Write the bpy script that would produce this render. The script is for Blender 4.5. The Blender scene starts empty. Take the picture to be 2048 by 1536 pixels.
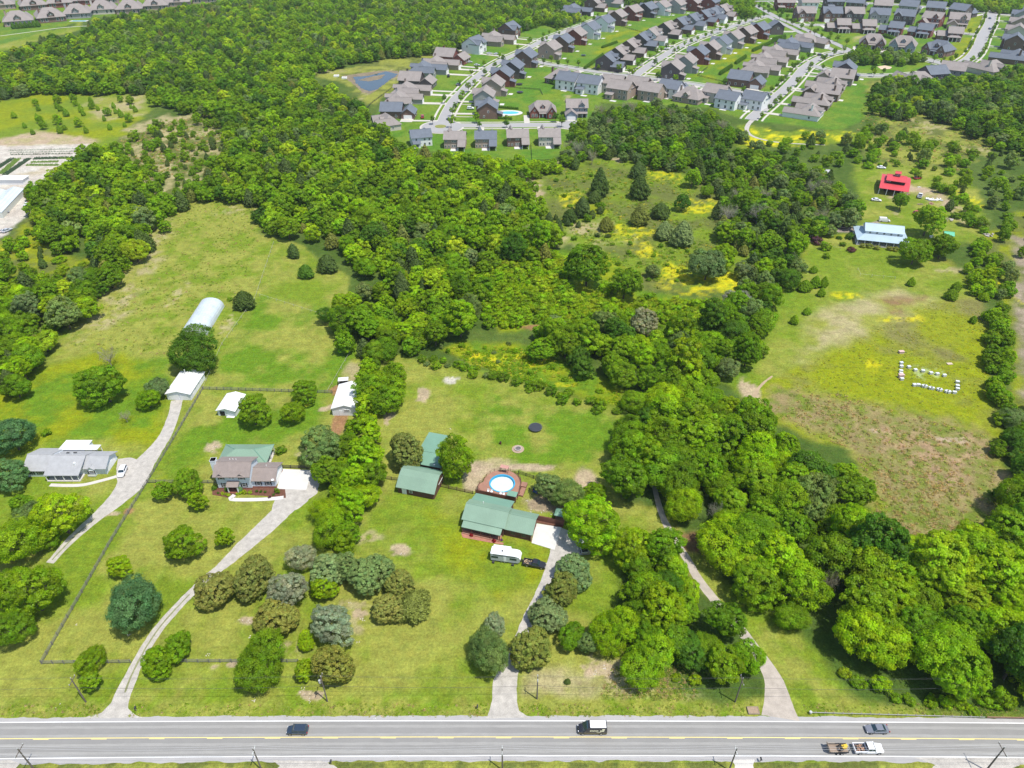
import bpy, math, random
import numpy as np
from mathutils import Vector, Matrix
R = math.radians
SC = bpy.context.scene
COL = SC.collection
# ------------------------------------------------------------------ camera, sky, sun, exposure
TH = R(36.0); FPX = 1420.0; CH = 145.0
cam = bpy.data.objects.new('camera', bpy.data.cameras.new('camera')); COL.objects.link(cam)
cam.location = (0, 0, CH); cam.rotation_euler = (R(90) - TH, 0, 0)
cam.data.sensor_width = 36; cam.data.lens = 36 * FPX / 2048
cam.data.clip_start = 1; cam.data.clip_end = 20000
SC.camera = cam
SUN_EL = R(68); SUN_DIR = Vector((0.80, -0.60, 0)).normalized()
w = bpy.data.worlds.new('World'); SC.world = w; w.use_nodes = True
nt = w.node_tree; bg = nt.nodes['Background']
sky = nt.nodes.new('ShaderNodeTexSky'); sky.sky_type = 'NISHITA'; sky.sun_disc = False
sky.sun_elevation = SUN_EL; sky.sun_rotation = math.atan2(SUN_DIR.x, SUN_DIR.y)
nt.links.new(sky.outputs[0], bg.inputs[0]); bg.inputs[1].default_value = 0.14
sd = bpy.data.lights.new('sun', 'SUN'); sd.energy = 4.0; sd.angle = R(0.5); sd.color = (1.0, 0.955, 0.88)
sun = bpy.data.objects.new('sun', sd); COL.objects.link(sun)
sv = SUN_DIR * math.cos(SUN_EL) + Vector((0, 0, math.sin(SUN_EL)))
sun.rotation_euler = sv.to_track_quat('Z', 'Y').to_euler(); sun.location = (0, 0, 400)
SC.view_settings.view_transform = 'Standard'; SC.view_settings.look = 'None'
SC.view_settings.exposure = 0.46; SC.view_settings.gamma = 1; SC.view_settings.use_curve_mapping = False
SC.render.resolution_x = 1024; SC.render.resolution_y = 768

# ------------------------------------------------------------------ projection helpers (survey of the place)
_ct, _st = math.cos(TH), math.sin(TH)
def at(px, py, z=0.0):
    u = (px - 1024) / FPX; v = (py - 768) / FPX
    dy = _ct - v * _st; dz = -_st - v * _ct
    t = (z - CH) / dz
    return Vector((u * t, dy * t, z))
def atn(pts, z=0.0):
    a = np.array(pts, float); u = (a[:, 0] - 1024) / FPX; v = (a[:, 1] - 768) / FPX
    t = (z - CH) / (-_st - v * _ct)
    return np.stack([u * t, (_ct - v * _st) * t], 1)
def proj(x, y, z):
    d = y * _ct - (z - CH) * _st
    return 1024 + FPX * x / d, 768 - FPX * (y * _st + (z - CH) * _ct) / d
def pxm(py):                                     # pixels per metre on the ground at this row
    v = (py - 768) / FPX
    return FPX * (_st + v * _ct) / CH

# ------------------------------------------------------------------ numpy noise
def _hash(ix, iy, seed):
    h = (ix.astype(np.int64) * 374761393 + iy.astype(np.int64) * 668265263 + seed * 974711) & 0xffffffff
    h = ((h ^ (h >> 13)) * 1274126177) & 0xffffffff
    return ((h ^ (h >> 16)) & 0xffff) / 65535.0
def vnoise(x, y, seed=0):
    ix = np.floor(x); iy = np.floor(y); fx = x - ix; fy = y - iy
    fx = fx * fx * (3 - 2 * fx); fy = fy * fy * (3 - 2 * fy)
    a = _hash(ix, iy, seed); b = _hash(ix + 1, iy, seed); c = _hash(ix, iy + 1, seed); d = _hash(ix + 1, iy + 1, seed)
    return (a * (1 - fx) + b * fx) * (1 - fy) + (c * (1 - fx) + d * fx) * fy
def fbm(x, y, scale, seed=0, oct=4):
    s = 0; a = 1; n = 0
    for i in range(oct):
        s = s + a * vnoise(x / scale * 2 ** i, y / scale * 2 ** i, seed + i * 7); n += a; a *= 0.55
    return s / n
def sstep(a, b, x):
    t = np.clip((x - a) / (b - a), 0, 1); return t * t * (3 - 2 * t)
def sdist(P, poly):                              # signed distance, positive inside
    x, y = P[:, 0], P[:, 1]; n = len(poly); d = np.full(len(P), 1e18); ins = np.zeros(len(P), bool)
    for i in range(n):
        ax, ay = poly[i]; bx, by = poly[(i + 1) % n]
        ex, ey = bx - ax, by - ay; wx, wy = x - ax, y - ay
        t = np.clip((wx * ex + wy * ey) / (ex * ex + ey * ey + 1e-9), 0, 1)
        dd = (wx - t * ex) ** 2 + (wy - t * ey) ** 2
        d = np.minimum(d, dd)
        c = ((ay > y) != (by > y)) & (x < (bx - ax) * (y - ay) / (by - ay + 1e-12) + ax)
        ins ^= c
    return np.sqrt(d) * np.where(ins, 1, -1)
def inside(px, py, poly):
    ins = np.zeros(len(px), bool); n = len(poly)
    for i in range(n):
        ax, ay = poly[i]; bx, by = poly[(i + 1) % n]
        ins ^= ((ay > py) != (by > py)) & (px < (bx - ax) * (py - ay) / (by - ay + 1e-12) + ax)
    return ins

# ------------------------------------------------------------------ tagging
def tag(o, label=None, cat=None, group=None, kind=None):
    if label: o['label'] = label
    if cat: o['category'] = cat
    if group: o['group'] = group
    if kind: o['kind'] = kind
    return o
def empty(name, loc, rz=0.0, label=None, cat=None, group=None):
    o = bpy.data.objects.new(name, None); COL.objects.link(o)
    o.location = loc; o.rotation_euler = (0, 0, rz); o.empty_display_size = 0.5
    return tag(o, label, cat, group)
def copy_tree(o, parent=None):
    c = o.copy(); COL.objects.link(c); c.parent = parent
    for ch in list(o.children): copy_tree(ch, c)
    return c

# ------------------------------------------------------------------ materials
_M = {}
def mat(name, color, rough=0.8, var=0.15, scale=3.0, metal=0.0, bump=0.0, spec=None, coat=0.0, fine=0.0, wave=None, streak=None):
    if name in _M: return _M[name]
    m = bpy.data.materials.new(name); m.use_nodes = True; nt = m.node_tree; N = nt.nodes; L = nt.links
    b = N['Principled BSDF']; b.inputs['Roughness'].default_value = rough; b.inputs['Metallic'].default_value = metal
    if spec is not None: b.inputs['Specular IOR Level'].default_value = spec
    if coat: b.inputs['Coat Weight'].default_value = coat
    tc = N.new('ShaderNodeTexCoord'); src = tc.outputs['Object']
    c = (color[0], color[1], color[2], 1)
    last = None
    if var > 0:
        n = N.new('ShaderNodeTexNoise'); n.inputs['Scale'].default_value = 1.0 / scale; n.inputs['Detail'].default_value = 6; n.inputs['Roughness'].default_value = 0.65
        L.new(src, n.inputs['Vector'])
        mr = N.new('ShaderNodeMapRange'); mr.inputs[1].default_value = 0.3; mr.inputs[2].default_value = 0.7
        mr.inputs[3].default_value = 1 - var; mr.inputs[4].default_value = 1 + var; L.new(n.outputs['Fac'], mr.inputs[0])
        last = mr.outputs[0]
    if fine > 0:
        n2 = N.new('ShaderNodeTexNoise'); n2.inputs['Scale'].default_value = 8.0; n2.inputs['Detail'].default_value = 3
        L.new(src, n2.inputs['Vector'])
        mr2 = N.new('ShaderNodeMapRange'); mr2.inputs[1].default_value = 0.35; mr2.inputs[2].default_value = 0.65
        mr2.inputs[3].default_value = 1 - fine; mr2.inputs[4].default_value = 1 + fine; L.new(n2.outputs['Fac'], mr2.inputs[0])
        if last is None: last = mr2.outputs[0]
        else:
            q = N.new('ShaderNodeMath'); q.operation = 'MULTIPLY'; L.new(last, q.inputs[0]); L.new(mr2.outputs[0], q.inputs[1]); last = q.outputs[0]
    if wave:                                      # courses, ribs or siding laps: (axis, spacing m, depth)
        ax, sp, dp = wave
        wv = N.new('ShaderNodeTexWave'); wv.wave_type = 'BANDS'; wv.bands_direction = ax; wv.wave_profile = 'SAW'
        wv.inputs['Scale'].default_value = 1.0 / sp / 3.1831 * 1.0; wv.inputs['Distortion'].default_value = 0.0
        L.new(src, wv.inputs['Vector'])
        mr3 = N.new('ShaderNodeMapRange'); mr3.inputs[1].default_value = 0.0; mr3.inputs[2].default_value = 0.25
        mr3.inputs[3].default_value = 1 - dp; mr3.inputs[4].default_value = 1.0; L.new(wv.outputs['Fac'], mr3.inputs[0])
        if last is None: last = mr3.outputs[0]
        else:
            q = N.new('ShaderNodeMath'); q.operation = 'MULTIPLY'; L.new(last, q.inputs[0]); L.new(mr3.outputs[0], q.inputs[1]); last = q.outputs[0]
        bp = N.new('ShaderNodeBump'); bp.inputs['Strength'].default_value = 0.4; bp.inputs['Distance'].default_value = 0.03
        L.new(wv.outputs['Fac'], bp.inputs['Height']); L.new(bp.outputs[0], b.inputs['Normal'])
    if last is not None:
        vm = N.new('ShaderNodeVectorMath'); vm.operation = 'SCALE'; vm.inputs[0].default_value = c[:3]
        L.new(last, vm.inputs['Scale']); L.new(vm.outputs[0], b.inputs['Base Color'])
    else: b.inputs['Base Color'].default_value = c
    if bump > 0 and not wave:
        n3 = N.new('ShaderNodeTexNoise'); n3.inputs['Scale'].default_value = 3.0; n3.inputs['Detail'].default_value = 5; L.new(src, n3.inputs['Vector'])
        bp = N.new('ShaderNodeBump'); bp.inputs['Strength'].default_value = bump; bp.inputs['Distance'].default_value = 0.1
        L.new(n3.outputs['Fac'], bp.inputs['Height']); L.new(bp.outputs[0], b.inputs['Normal'])
    _M[name] = m; return m
def glass(name='window_glass', color=(0.03, 0.045, 0.06)):
    if name in _M: return _M[name]
    m = mat(name, color, rough=0.08, var=0.0, spec=0.8); return m

# ------------------------------------------------------------------ mesh builder
class MB:
    def __init__(s): s.v = []; s.f = []; s.m = []; s.mats = []; s.T = Matrix.Identity(4)
    def mi(s, m):
        if m not in s.mats: s.mats.append(m)
        return s.mats.index(m)
    def poly(s, pts, faces, m):
        b = len(s.v); i = s.mi(m)
        s.v += [tuple(s.T @ Vector(p)) for p in pts]
        for f in faces: s.f.append(tuple(b + k for k in f)); s.m.append(i)
        return s
    def box(s, x0, x1, y0, y1, z0, z1, m):
        p = [(x0,y0,z0),(x1,y0,z0),(x1,y1,z0),(x0,y1,z0),(x0,y0,z1),(x1,y0,z1),(x1,y1,z1),(x0,y1,z1)]
        return s.poly(p, [(0,3,2,1),(4,5,6,7),(0,1,5,4),(1,2,6,5),(2,3,7,6),(3,0,4,7)], m)
    def hexa(s, bot, top, m):                     # two quads
        return s.poly(list(bot) + list(top), [(0,3,2,1),(4,5,6,7),(0,1,5,4),(1,2,6,5),(2,3,7,6),(3,0,4,7)], m)
    def prism(s, prof, a0, a1, m, axis='y'):      # profile [(u,z)] extruded; axis y: u is x ; axis x: u is y
        n = len(prof)
        if axis == 'y': p = [(u, a0, z) for u, z in prof] + [(u, a1, z) for u, z in prof]
        else: p = [(a0, u, z) for u, z in prof] + [(a1, u, z) for u, z in prof]
        f = [tuple(range(n)), tuple(range(2 * n - 1, n - 1, -1))] + [(i, i + n, (i + 1) % n + n, (i + 1) % n) for i in range(n)]
        return s.poly(p, f, m)
    def cyl(s, c, r, z0, z1, m, n=10, r1=None, cap=True):
        r1 = r if r1 is None else r1
        p = [(c[0] + r * math.cos(2*math.pi*i/n), c[1] + r * math.sin(2*math.pi*i/n), z0) for i in range(n)]
        p += [(c[0] + r1 * math.cos(2*math.pi*i/n), c[1] + r1 * math.sin(2*math.pi*i/n), z1) for i in range(n)]
        f = [(i, (i+1) % n, (i+1) % n + n, i + n) for i in range(n)]
        if cap: f += [tuple(range(n - 1, -1, -1)), tuple(range(n, 2 * n))]
        return s.poly(p, f, m)
    def tube(s, a, b, r, m, n=6, r1=None):
        a = Vector(a); b = Vector(b); d = (b - a); L = d.length
        if L < 1e-6: return s
        q = d.to_track_quat('Z', 'Y').to_matrix(); r1 = r if r1 is None else r1
        p = [tuple(a + q @ Vector((r * math.cos(2*math.pi*i/n), r * math.sin(2*math.pi*i/n), 0))) for i in range(n)]
        p += [tuple(b + q @ Vector((r1 * math.cos(2*math.pi*i/n), r1 * math.sin(2*math.pi*i/n), 0))) for i in range(n)]
        f = [(i, (i+1) % n, (i+1) % n + n, i + n) for i in range(n)] + [tuple(range(n - 1, -1, -1)), tuple(range(n, 2 * n))]
        return s.poly(p, f, m)
    def mesh(s, name):
        me = bpy.data.meshes.new(name); me.from_pydata(s.v, [], s.f)
        for m in s.mats: me.materials.append(m)
        me.polygons.foreach_set('material_index', s.m); me.update(); return me
    def build(s, name, parent=None, loc=None):
        o = bpy.data.objects.new(name, s.mesh(name)); COL.objects.link(o); o.parent = parent
        if loc is not None: o.location = loc
        return o
def inst(name, me, parent, loc=(0,0,0), rz=0.0, scale=None):
    o = bpy.data.objects.new(name, me); COL.objects.link(o); o.parent = parent; o.location = loc
    if rz: o.rotation_euler = (0, 0, rz)
    if scale: o.scale = scale
    return o
AVOID = []                                        # (x, y, r) footprints that no sampled tree may stand on
# ------------------------------------------------------------------ ground sheet with mown, rough, flowering and bare areas
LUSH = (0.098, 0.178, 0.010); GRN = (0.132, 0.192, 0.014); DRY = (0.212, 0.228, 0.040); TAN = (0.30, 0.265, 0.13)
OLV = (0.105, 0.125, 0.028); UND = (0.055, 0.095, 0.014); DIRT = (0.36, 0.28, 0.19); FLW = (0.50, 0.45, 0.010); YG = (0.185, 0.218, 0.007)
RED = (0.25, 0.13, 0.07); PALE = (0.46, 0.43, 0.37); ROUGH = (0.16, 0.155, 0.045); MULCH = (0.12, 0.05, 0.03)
# (outline in survey pixels, colour a, colour b, patch size m, share of b, edge softness m, edge wander m)
ZONES = [
 # open land round the houses by the road
 ([(-900,1050),(-300,900),(0,810),(60,760),(150,650),(200,600),(250,540),(375,398),(505,392),(522,470),(600,490),(690,560),(720,700),(800,708),(960,745),(1250,825),(1250,1000),(1310,1010),(1500,1200),(1700,1400),(2600,1440),(2700,1700),(-1500,1700)], GRN, DRY, 14, .50, 1.5, 2),
 ([(375,398),(505,394),(522,470),(548,482),(520,600),(430,765),(400,778),(345,700),(190,690),(100,720),(130,660),(250,540)], GRN, DRY, 6, .62, 2, 3),
 ([(300,440),(350,425),(330,520),(240,640),(150,690),(190,600),(250,540)], DRY, TAN, 4, .35, 4, 4),
 ([(560,485),(690,545),(720,700),(660,790),(405,778),(520,600)], GRN, DRY, 18, .45, 1, 1),
 ([(525,590),(690,620),(720,700),(660,790),(405,778),(460,690)], LUSH, DRY, 12, .42, 3, 2),
 ([(700,720),(760,715),(700,780),(665,785)], DRY, TAN, 8, .3, 1, 1),
 ([(805,712),(960,745),(1245,825),(1210,940),(1000,930),(900,850),(820,800),(770,860),(750,950),(790,830)], GRN, DRY, 14, .35, 2, 1),
 ([(960,790),(1240,830),(1220,930),(950,940)], LUSH, DRY, 9, .35, 3, 3),
 ([(0,760),(190,700),(330,720),(350,760),(300,900),(230,890),(120,870),(50,900),(-200,950)], LUSH, YG, 12, .5, 3, 3),
 ([(410,785),(660,792),(640,850),(560,900),(420,900),(330,960)], LUSH, DRY, 10, .42, 3, 2),
 ([(640,1060),(760,1000),(900,1010),(1000,1120),(960,1260),(800,1420),(640,1430),(560,1430)], DRY, GRN, 12, .45, 4, 3),
 ([(860,1020),(1080,1080),(1100,1160),(1000,1200),(880,1120)], GRN, YG, 10, .4, 4, 2),
 ([(1060,1340),(1380,1330),(1420,1400),(1400,1432),(1040,1432)], DRY, TAN, 8, .40, 3, 3),
 ([(-1500,1395),(2700,1395),(2700,1440),(-1500,1440)], GRN, DRY, 3, .55, 1.2, .8),
 ([(-1500,1522),(2700,1522),(2700,1720),(-1500,1720)], OLV, DRY, 2, .45, .6, .5),
 ([(150,1380),(600,1360),(600,1430),(150,1430)], DRY, GRN, 5, .45, 3, 2),
 # right-hand farm field
 ([(1440,770),(1500,700),(1540,620),(1600,520),(1620,480),(1700,470),(1800,500),(1900,520),(1960,600),(1990,800),(2010,1000),(1980,1080),(1880,1110),(1750,1060),(1700,900),(1600,880),(1500,820)], YG, ROUGH, 20, .3, 2, 2),
 ([(1440,775),(1500,700),(1545,620),(1600,520),(1625,480),(1700,475),(1900,530),(1960,600),(1870,600),(1740,660),(1630,715),(1530,765),(1498,805)], GRN, DRY, 16, .55, 1.5, 1),
 ([(1440,765),(1500,700),(1545,620),(1600,525),(1612,540),(1570,620),(1520,720),(1470,775)], LUSH, GRN, 10, .5, 3, 1),
 ([(1620,640),(1780,575),(1870,600),(1740,660),(1600,720)], DRY, TAN, 12, .4, 6, 3),
 ([(1760,600),(1850,590),(1800,630),(1770,640)], DRY, (0.20,0.13,0.06), 6, .5, 4, 2),
 ([(1500,805),(1560,770),(1680,790),(1980,870),(2000,990),(1990,1060),(1880,1100),(1760,1060),(1710,900),(1620,870)], (0.125,0.165,0.022), (0.215,0.175,0.075), 3.5, .6, 5, 5),
 ([(1720,830),(1970,890),(1980,960),(1900,1000),(1760,900)], (0.27,0.19,0.105), (0.14,0.165,0.03), 3, .5, 8, 6),
 # centre meadow
 ([(1040,350),(1120,330),(1200,315),(1340,330),(1400,360),(1440,400),(1480,460),(1500,520),(1470,580),(1300,585),(1180,495),(1100,490),(1075,420)], GRN, OLV, 12, .5, 2, 3),
 ([(1100,440),(1240,440),(1280,480),(1200,500),(1110,490)], GRN, TAN, 8, .35, 4, 4),
 ([(930,680),(1060,690),(1240,770),(1250,820),(1000,750),(880,700)], LUSH, YG, 9, .4, 2, 2),
 ([(940,540),(1100,500),(1230,510),(1300,590),(1440,600),(1420,650),(1200,650),(1000,660)], LUSH, YG, 8, .5, 3, 3),
 ([(1030,360),(1075,345),(1085,400),(1060,420)], DRY, DIRT, 5, .5, 2, 2),
 # upper-left clearing, scrub and nursery yard
 ([(-500,240),(0,205),(60,185),(290,180),(305,200),(280,245),(235,290),(190,300),(0,300),(-500,330)], GRN, YG, 22, .5, 3, 5),
 ([(180,200),(290,185),(280,230),(200,240)], DRY, TAN, 10, .5, 6, 5),
 ([(230,290),(300,235),(440,225),(460,300),(400,350),(340,400),(250,340)], OLV, TAN, 9, .55, 4, 6),
 ([(-400,520),(0,480),(70,430),(110,500),(200,520),(130,560),(0,540),(-400,620)], OLV, YG, 8, .5, 3, 4),
 ([(0,640),(60,640),(80,665),(0,670)], YG, DRY, 8, .5, 2, 3),
 ([(-500,300),(0,278),(60,262),(120,268),(200,285),(150,300),(0,312),(-500,340)], TAN, DIRT, 6, .6, 3, 3),
 ([(-500,300),(0,292),(182,288),(165,330),(95,352),(60,385),(52,435),(0,475),(-500,620)], PALE, (0.40,0.36,0.31), 8, .5, 1.5, 2),
 ([(60,335),(125,332),(95,352),(20,352)], (0.35,0.30,0.2), PALE, 8, .6, 4, 3),
 ([(-500,115),(0,82),(150,52),(170,28),(160,60),(90,78),(0,105),(-500,160)], GRN, DRY, 20, .4, 2, 1),
 # suburb turf
 ([(735,250),(770,205),(800,180),(860,128),(960,85),(1150,28),(1250,-25),(1400,-30),(1520,-40),(3000,-60),(3000,40),(2300,120),(2100,130),(1900,155),(1740,160),(1740,232),(1680,262),(1490,240),(1420,215),(1200,205),(1190,260),(1130,305),(1080,325),(870,305),(800,290)], (0.075,0.165,0.014), (0.125,0.19,0.02), 14, .45, 2, 1),
 ([(-500,-60),(560,-60),(480,2),(330,22),(195,35),(170,40),(0,90),(-500,150)], (0.085,0.165,0.02), GRN, 15, .5, 2, 1),
 ([(610,152),(700,135),(800,112),(905,108),(960,88),(1000,75),(1010,72),(930,112),(860,135),(800,165),(770,195),(740,215),(720,200),(690,165)], DRY, OLV, 9, .5, 3, 3),
 ([(1740,140),(1560,120),(1660,108),(1850,108),(1890,130),(1800,140)], (0.085,0.18,0.014), GRN, 10, .4, 2, 1),
 ([(1620,68),(1690,60),(1745,78),(1720,98),(1680,90)], GRN, (0.075,0.165,0.014), 10, .5, 4, 2),
 ([(1700,74),(1730,70),(1735,78),(1705,82)], DRY, TAN, 6, .5, 3, 2),
 ([(1900,28),(1975,30),(1950,68),(1920,64)], YG, GRN, 8, .4, 2, 1),
 ([(1925,75),(1955,76),(1930,120),(1880,122),(1895,95)], YG, GRN, 8, .4, 2, 1),
 ([(1220,70),(1300,50),(1290,70),(1200,118),(1180,110)], YG, (0.085,0.17,0.014), 10, .5, 3, 2),
 ([(1400,120),(1480,80),(1540,75),(1500,130),(1420,160),(1370,160)], YG, (0.085,0.17,0.014), 10, .55, 3, 2),
 ([(1490,250),(1560,262),(1700,262),(1750,280),(1640,290),(1500,300),(1460,290)], GRN, FLW, 5, .22, 3, 4),
 # farm yard and right-hand edge
 ([(1700,330),(1790,320),(1900,340),(1960,380),(1970,480),(1860,500),(1700,480),(1720,440)], GRN, DRY, 10, .5, 3, 3),
 ([(1820,370),(1880,385),(1940,420),(1930,450),(1900,420),(1850,395),(1800,380)], DRY, DIRT, 6, .6, 3, 3),
 ([(1640,455),(1720,452),(1760,440),(1760,455),(1700,465),(1640,468),(1610,475)], (0.33,0.28,0.24), (0.27,0.22,0.18), 4, .5, 1, 1),
 ([(1740,160),(1860,165),(1960,230),(1990,300),(1900,340),(1780,330),(1700,290),(1760,250),(1740,225)], DRY, OLV, 9, .45, 4, 5),
 ([(1960,480),(2048,420),(2400,420),(2500,1000),(2048,1100),(2030,900),(2020,650),(2000,560)], YG, OLV, 9, .5, 2, 2),
 ([(2028,475),(2400,440),(2500,820),(2045,800),(2030,640)], (0.24,0.20,0.14), OLV, 8, .4, 2, 2),
 # woods' floor on top of the fields' edges
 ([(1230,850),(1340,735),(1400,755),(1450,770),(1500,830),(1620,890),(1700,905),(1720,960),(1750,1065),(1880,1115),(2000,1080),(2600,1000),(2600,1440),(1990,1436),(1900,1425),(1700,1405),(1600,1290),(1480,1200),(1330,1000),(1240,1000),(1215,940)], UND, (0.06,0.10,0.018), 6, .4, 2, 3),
 ([(1500,1200),(1560,1240),(1640,1300),(1700,1380),(1760,1432),(1610,1432),(1560,1340),(1480,1230)], GRN, DRY, 7, .5, 2, 2),
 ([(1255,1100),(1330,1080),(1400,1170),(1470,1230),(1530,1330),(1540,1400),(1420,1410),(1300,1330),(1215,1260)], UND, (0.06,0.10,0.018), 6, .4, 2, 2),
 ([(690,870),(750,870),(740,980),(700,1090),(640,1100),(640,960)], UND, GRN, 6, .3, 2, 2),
]
# (cx, cy, rx, ry in survey pixels, colour, noise size m, cover)
SPOTS = [
 (1400,562,90,28,FLW,4,.75),(1340,545,30,20,FLW,4,.5),(1450,560,30,25,FLW,4,.7),(1250,462,60,18,FLW,4,.5),(1330,350,40,14,FLW,4,.45),(1400,412,50,18,FLW,4,.5),(1140,400,35,18,FLW,5,.5),(1190,420,30,12,YG,4,.6),
 (1420,380,40,14,FLW,4,.4),(1300,500,60,25,FLW,5,.33),(1530,282,80,10,FLW,4,.42),(1640,275,60,8,FLW,4,.45),(1025,722,75,13,FLW,3,.7),(960,712,30,8,FLW,3,.45),(1130,770,30,8,FLW,3,.35),(1180,618,22,5,FLW,3,.6),
 (1690,592,28,10,FLW,3,.6),(1760,735,30,25,FLW,4,.45),(1850,640,70,30,FLW,5,.22),(1790,640,40,8,FLW,3,.5),(1938,400,22,18,FLW,5,.5),(2035,600,12,60,FLW,5,.4),(30,500,40,12,FLW,5,.5),
 (1800,770,140,40,YG,9,.6),(1900,660,80,40,YG,9,.6),(350,960,45,18,FLW,5,.25),(610,810,40,14,FLW,5,.2),(60,1120,60,40,FLW,6,.15),
 (560,1300,60,20,TAN,2,.45),(470,1330,50,12,DIRT,1.5,.35),(700,1235,60,40,TAN,2,.45),(1210,1335,60,22,DIRT,1.5,.35),(1190,1320,14,20,TAN,1.5,.5),(500,1240,26,10,DIRT,1.5,.4),(620,1390,50,14,DIRT,1.2,.3),
 (800,1100,25,12,DIRT,1.5,.55),(740,1075,30,16,TAN,1.5,.5),(725,1225,22,14,DIRT,1.5,.4),(975,935,80,14,DIRT,1.5,.6),(1060,935,60,8,DIRT,1.5,.6),(1170,970,22,32,DIRT,2,.7),(1000,925,40,10,TAN,2,.6),
 (945,955,20,26,DIRT,1.2,.6),(1080,1010,30,12,DIRT,1.2,.5),(1115,1005,60,18,(0.22,0.17,0.11),2,.6),(680,838,14,40,RED,1.5,.6),(680,780,24,12,RED,1.5,.5),(780,825,12,30,DIRT,1.5,.5),(655,815,26,10,DIRT,1.5,.35),
 (846,788,14,18,DIRT,1.2,.5),(905,760,16,8,PALE,1.2,.5),(870,660,22,6,PALE,1.5,.8),(1070,655,30,5,RED,2,.6),(425,895,22,14,DIRT,1.2,.45),(620,905,30,14,DIRT,1.2,.4),(210,1028,40,6,DIRT,1.5,.45),(255,1022,14,8,RED,1.5,.5),
 (320,972,10,5,RED,1.5,.6),(1400,1085,50,22,(0.17,0.09,0.05),2,.6),(1750,860,20,8,DIRT,1.5,.4),(1890,880,60,10,DIRT,2,.35),(1500,780,18,22,DIRT,2,.55),(1790,395,14,6,DIRT,1.5,.5),(1790,425,12,6,TAN,1.5,.5),
 (200,640,40,14,TAN,2,.5),(310,480,24,30,TAN,2,.45),(355,590,16,30,TAN,2,.4),(455,650,14,20,TAN,1.5,.5),(470,420,50,18,TAN,3,.3),(330,740,30,12,GRN,2,.5),(1900,540,30,6,TAN,1.5,.6),(1800,720,60,12,YG,3,.6),(1850,745,40,16,(0.3,0.36,0.14),1.2,.35),
 (1135,195,12,6,TAN,2,.6),(1110,190,60,10,GRN,3,.4),(770,150,60,14,TAN,4,.5),(650,142,40,6,TAN,4,.7),(880,130,16,6,FLW,4,.4),(730,190,10,12,TAN,3,.6),(925,105,22,3,RED,3,.5),(1110,328,22,5,TAN,3,.7),(1190,135,8,3,DRY,2,.6),
 (1545,330,40,14,TAN,4,.4),(1560,350,40,10,DRY,4,.4),(1860,250,60,20,TAN,4,.4),(1840,290,50,15,(0.14,0.2,0.02),4,.5),(1960,300,40,14,TAN,4,.4),(1235,320,20,8,DIRT,3,.3),
]
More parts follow.
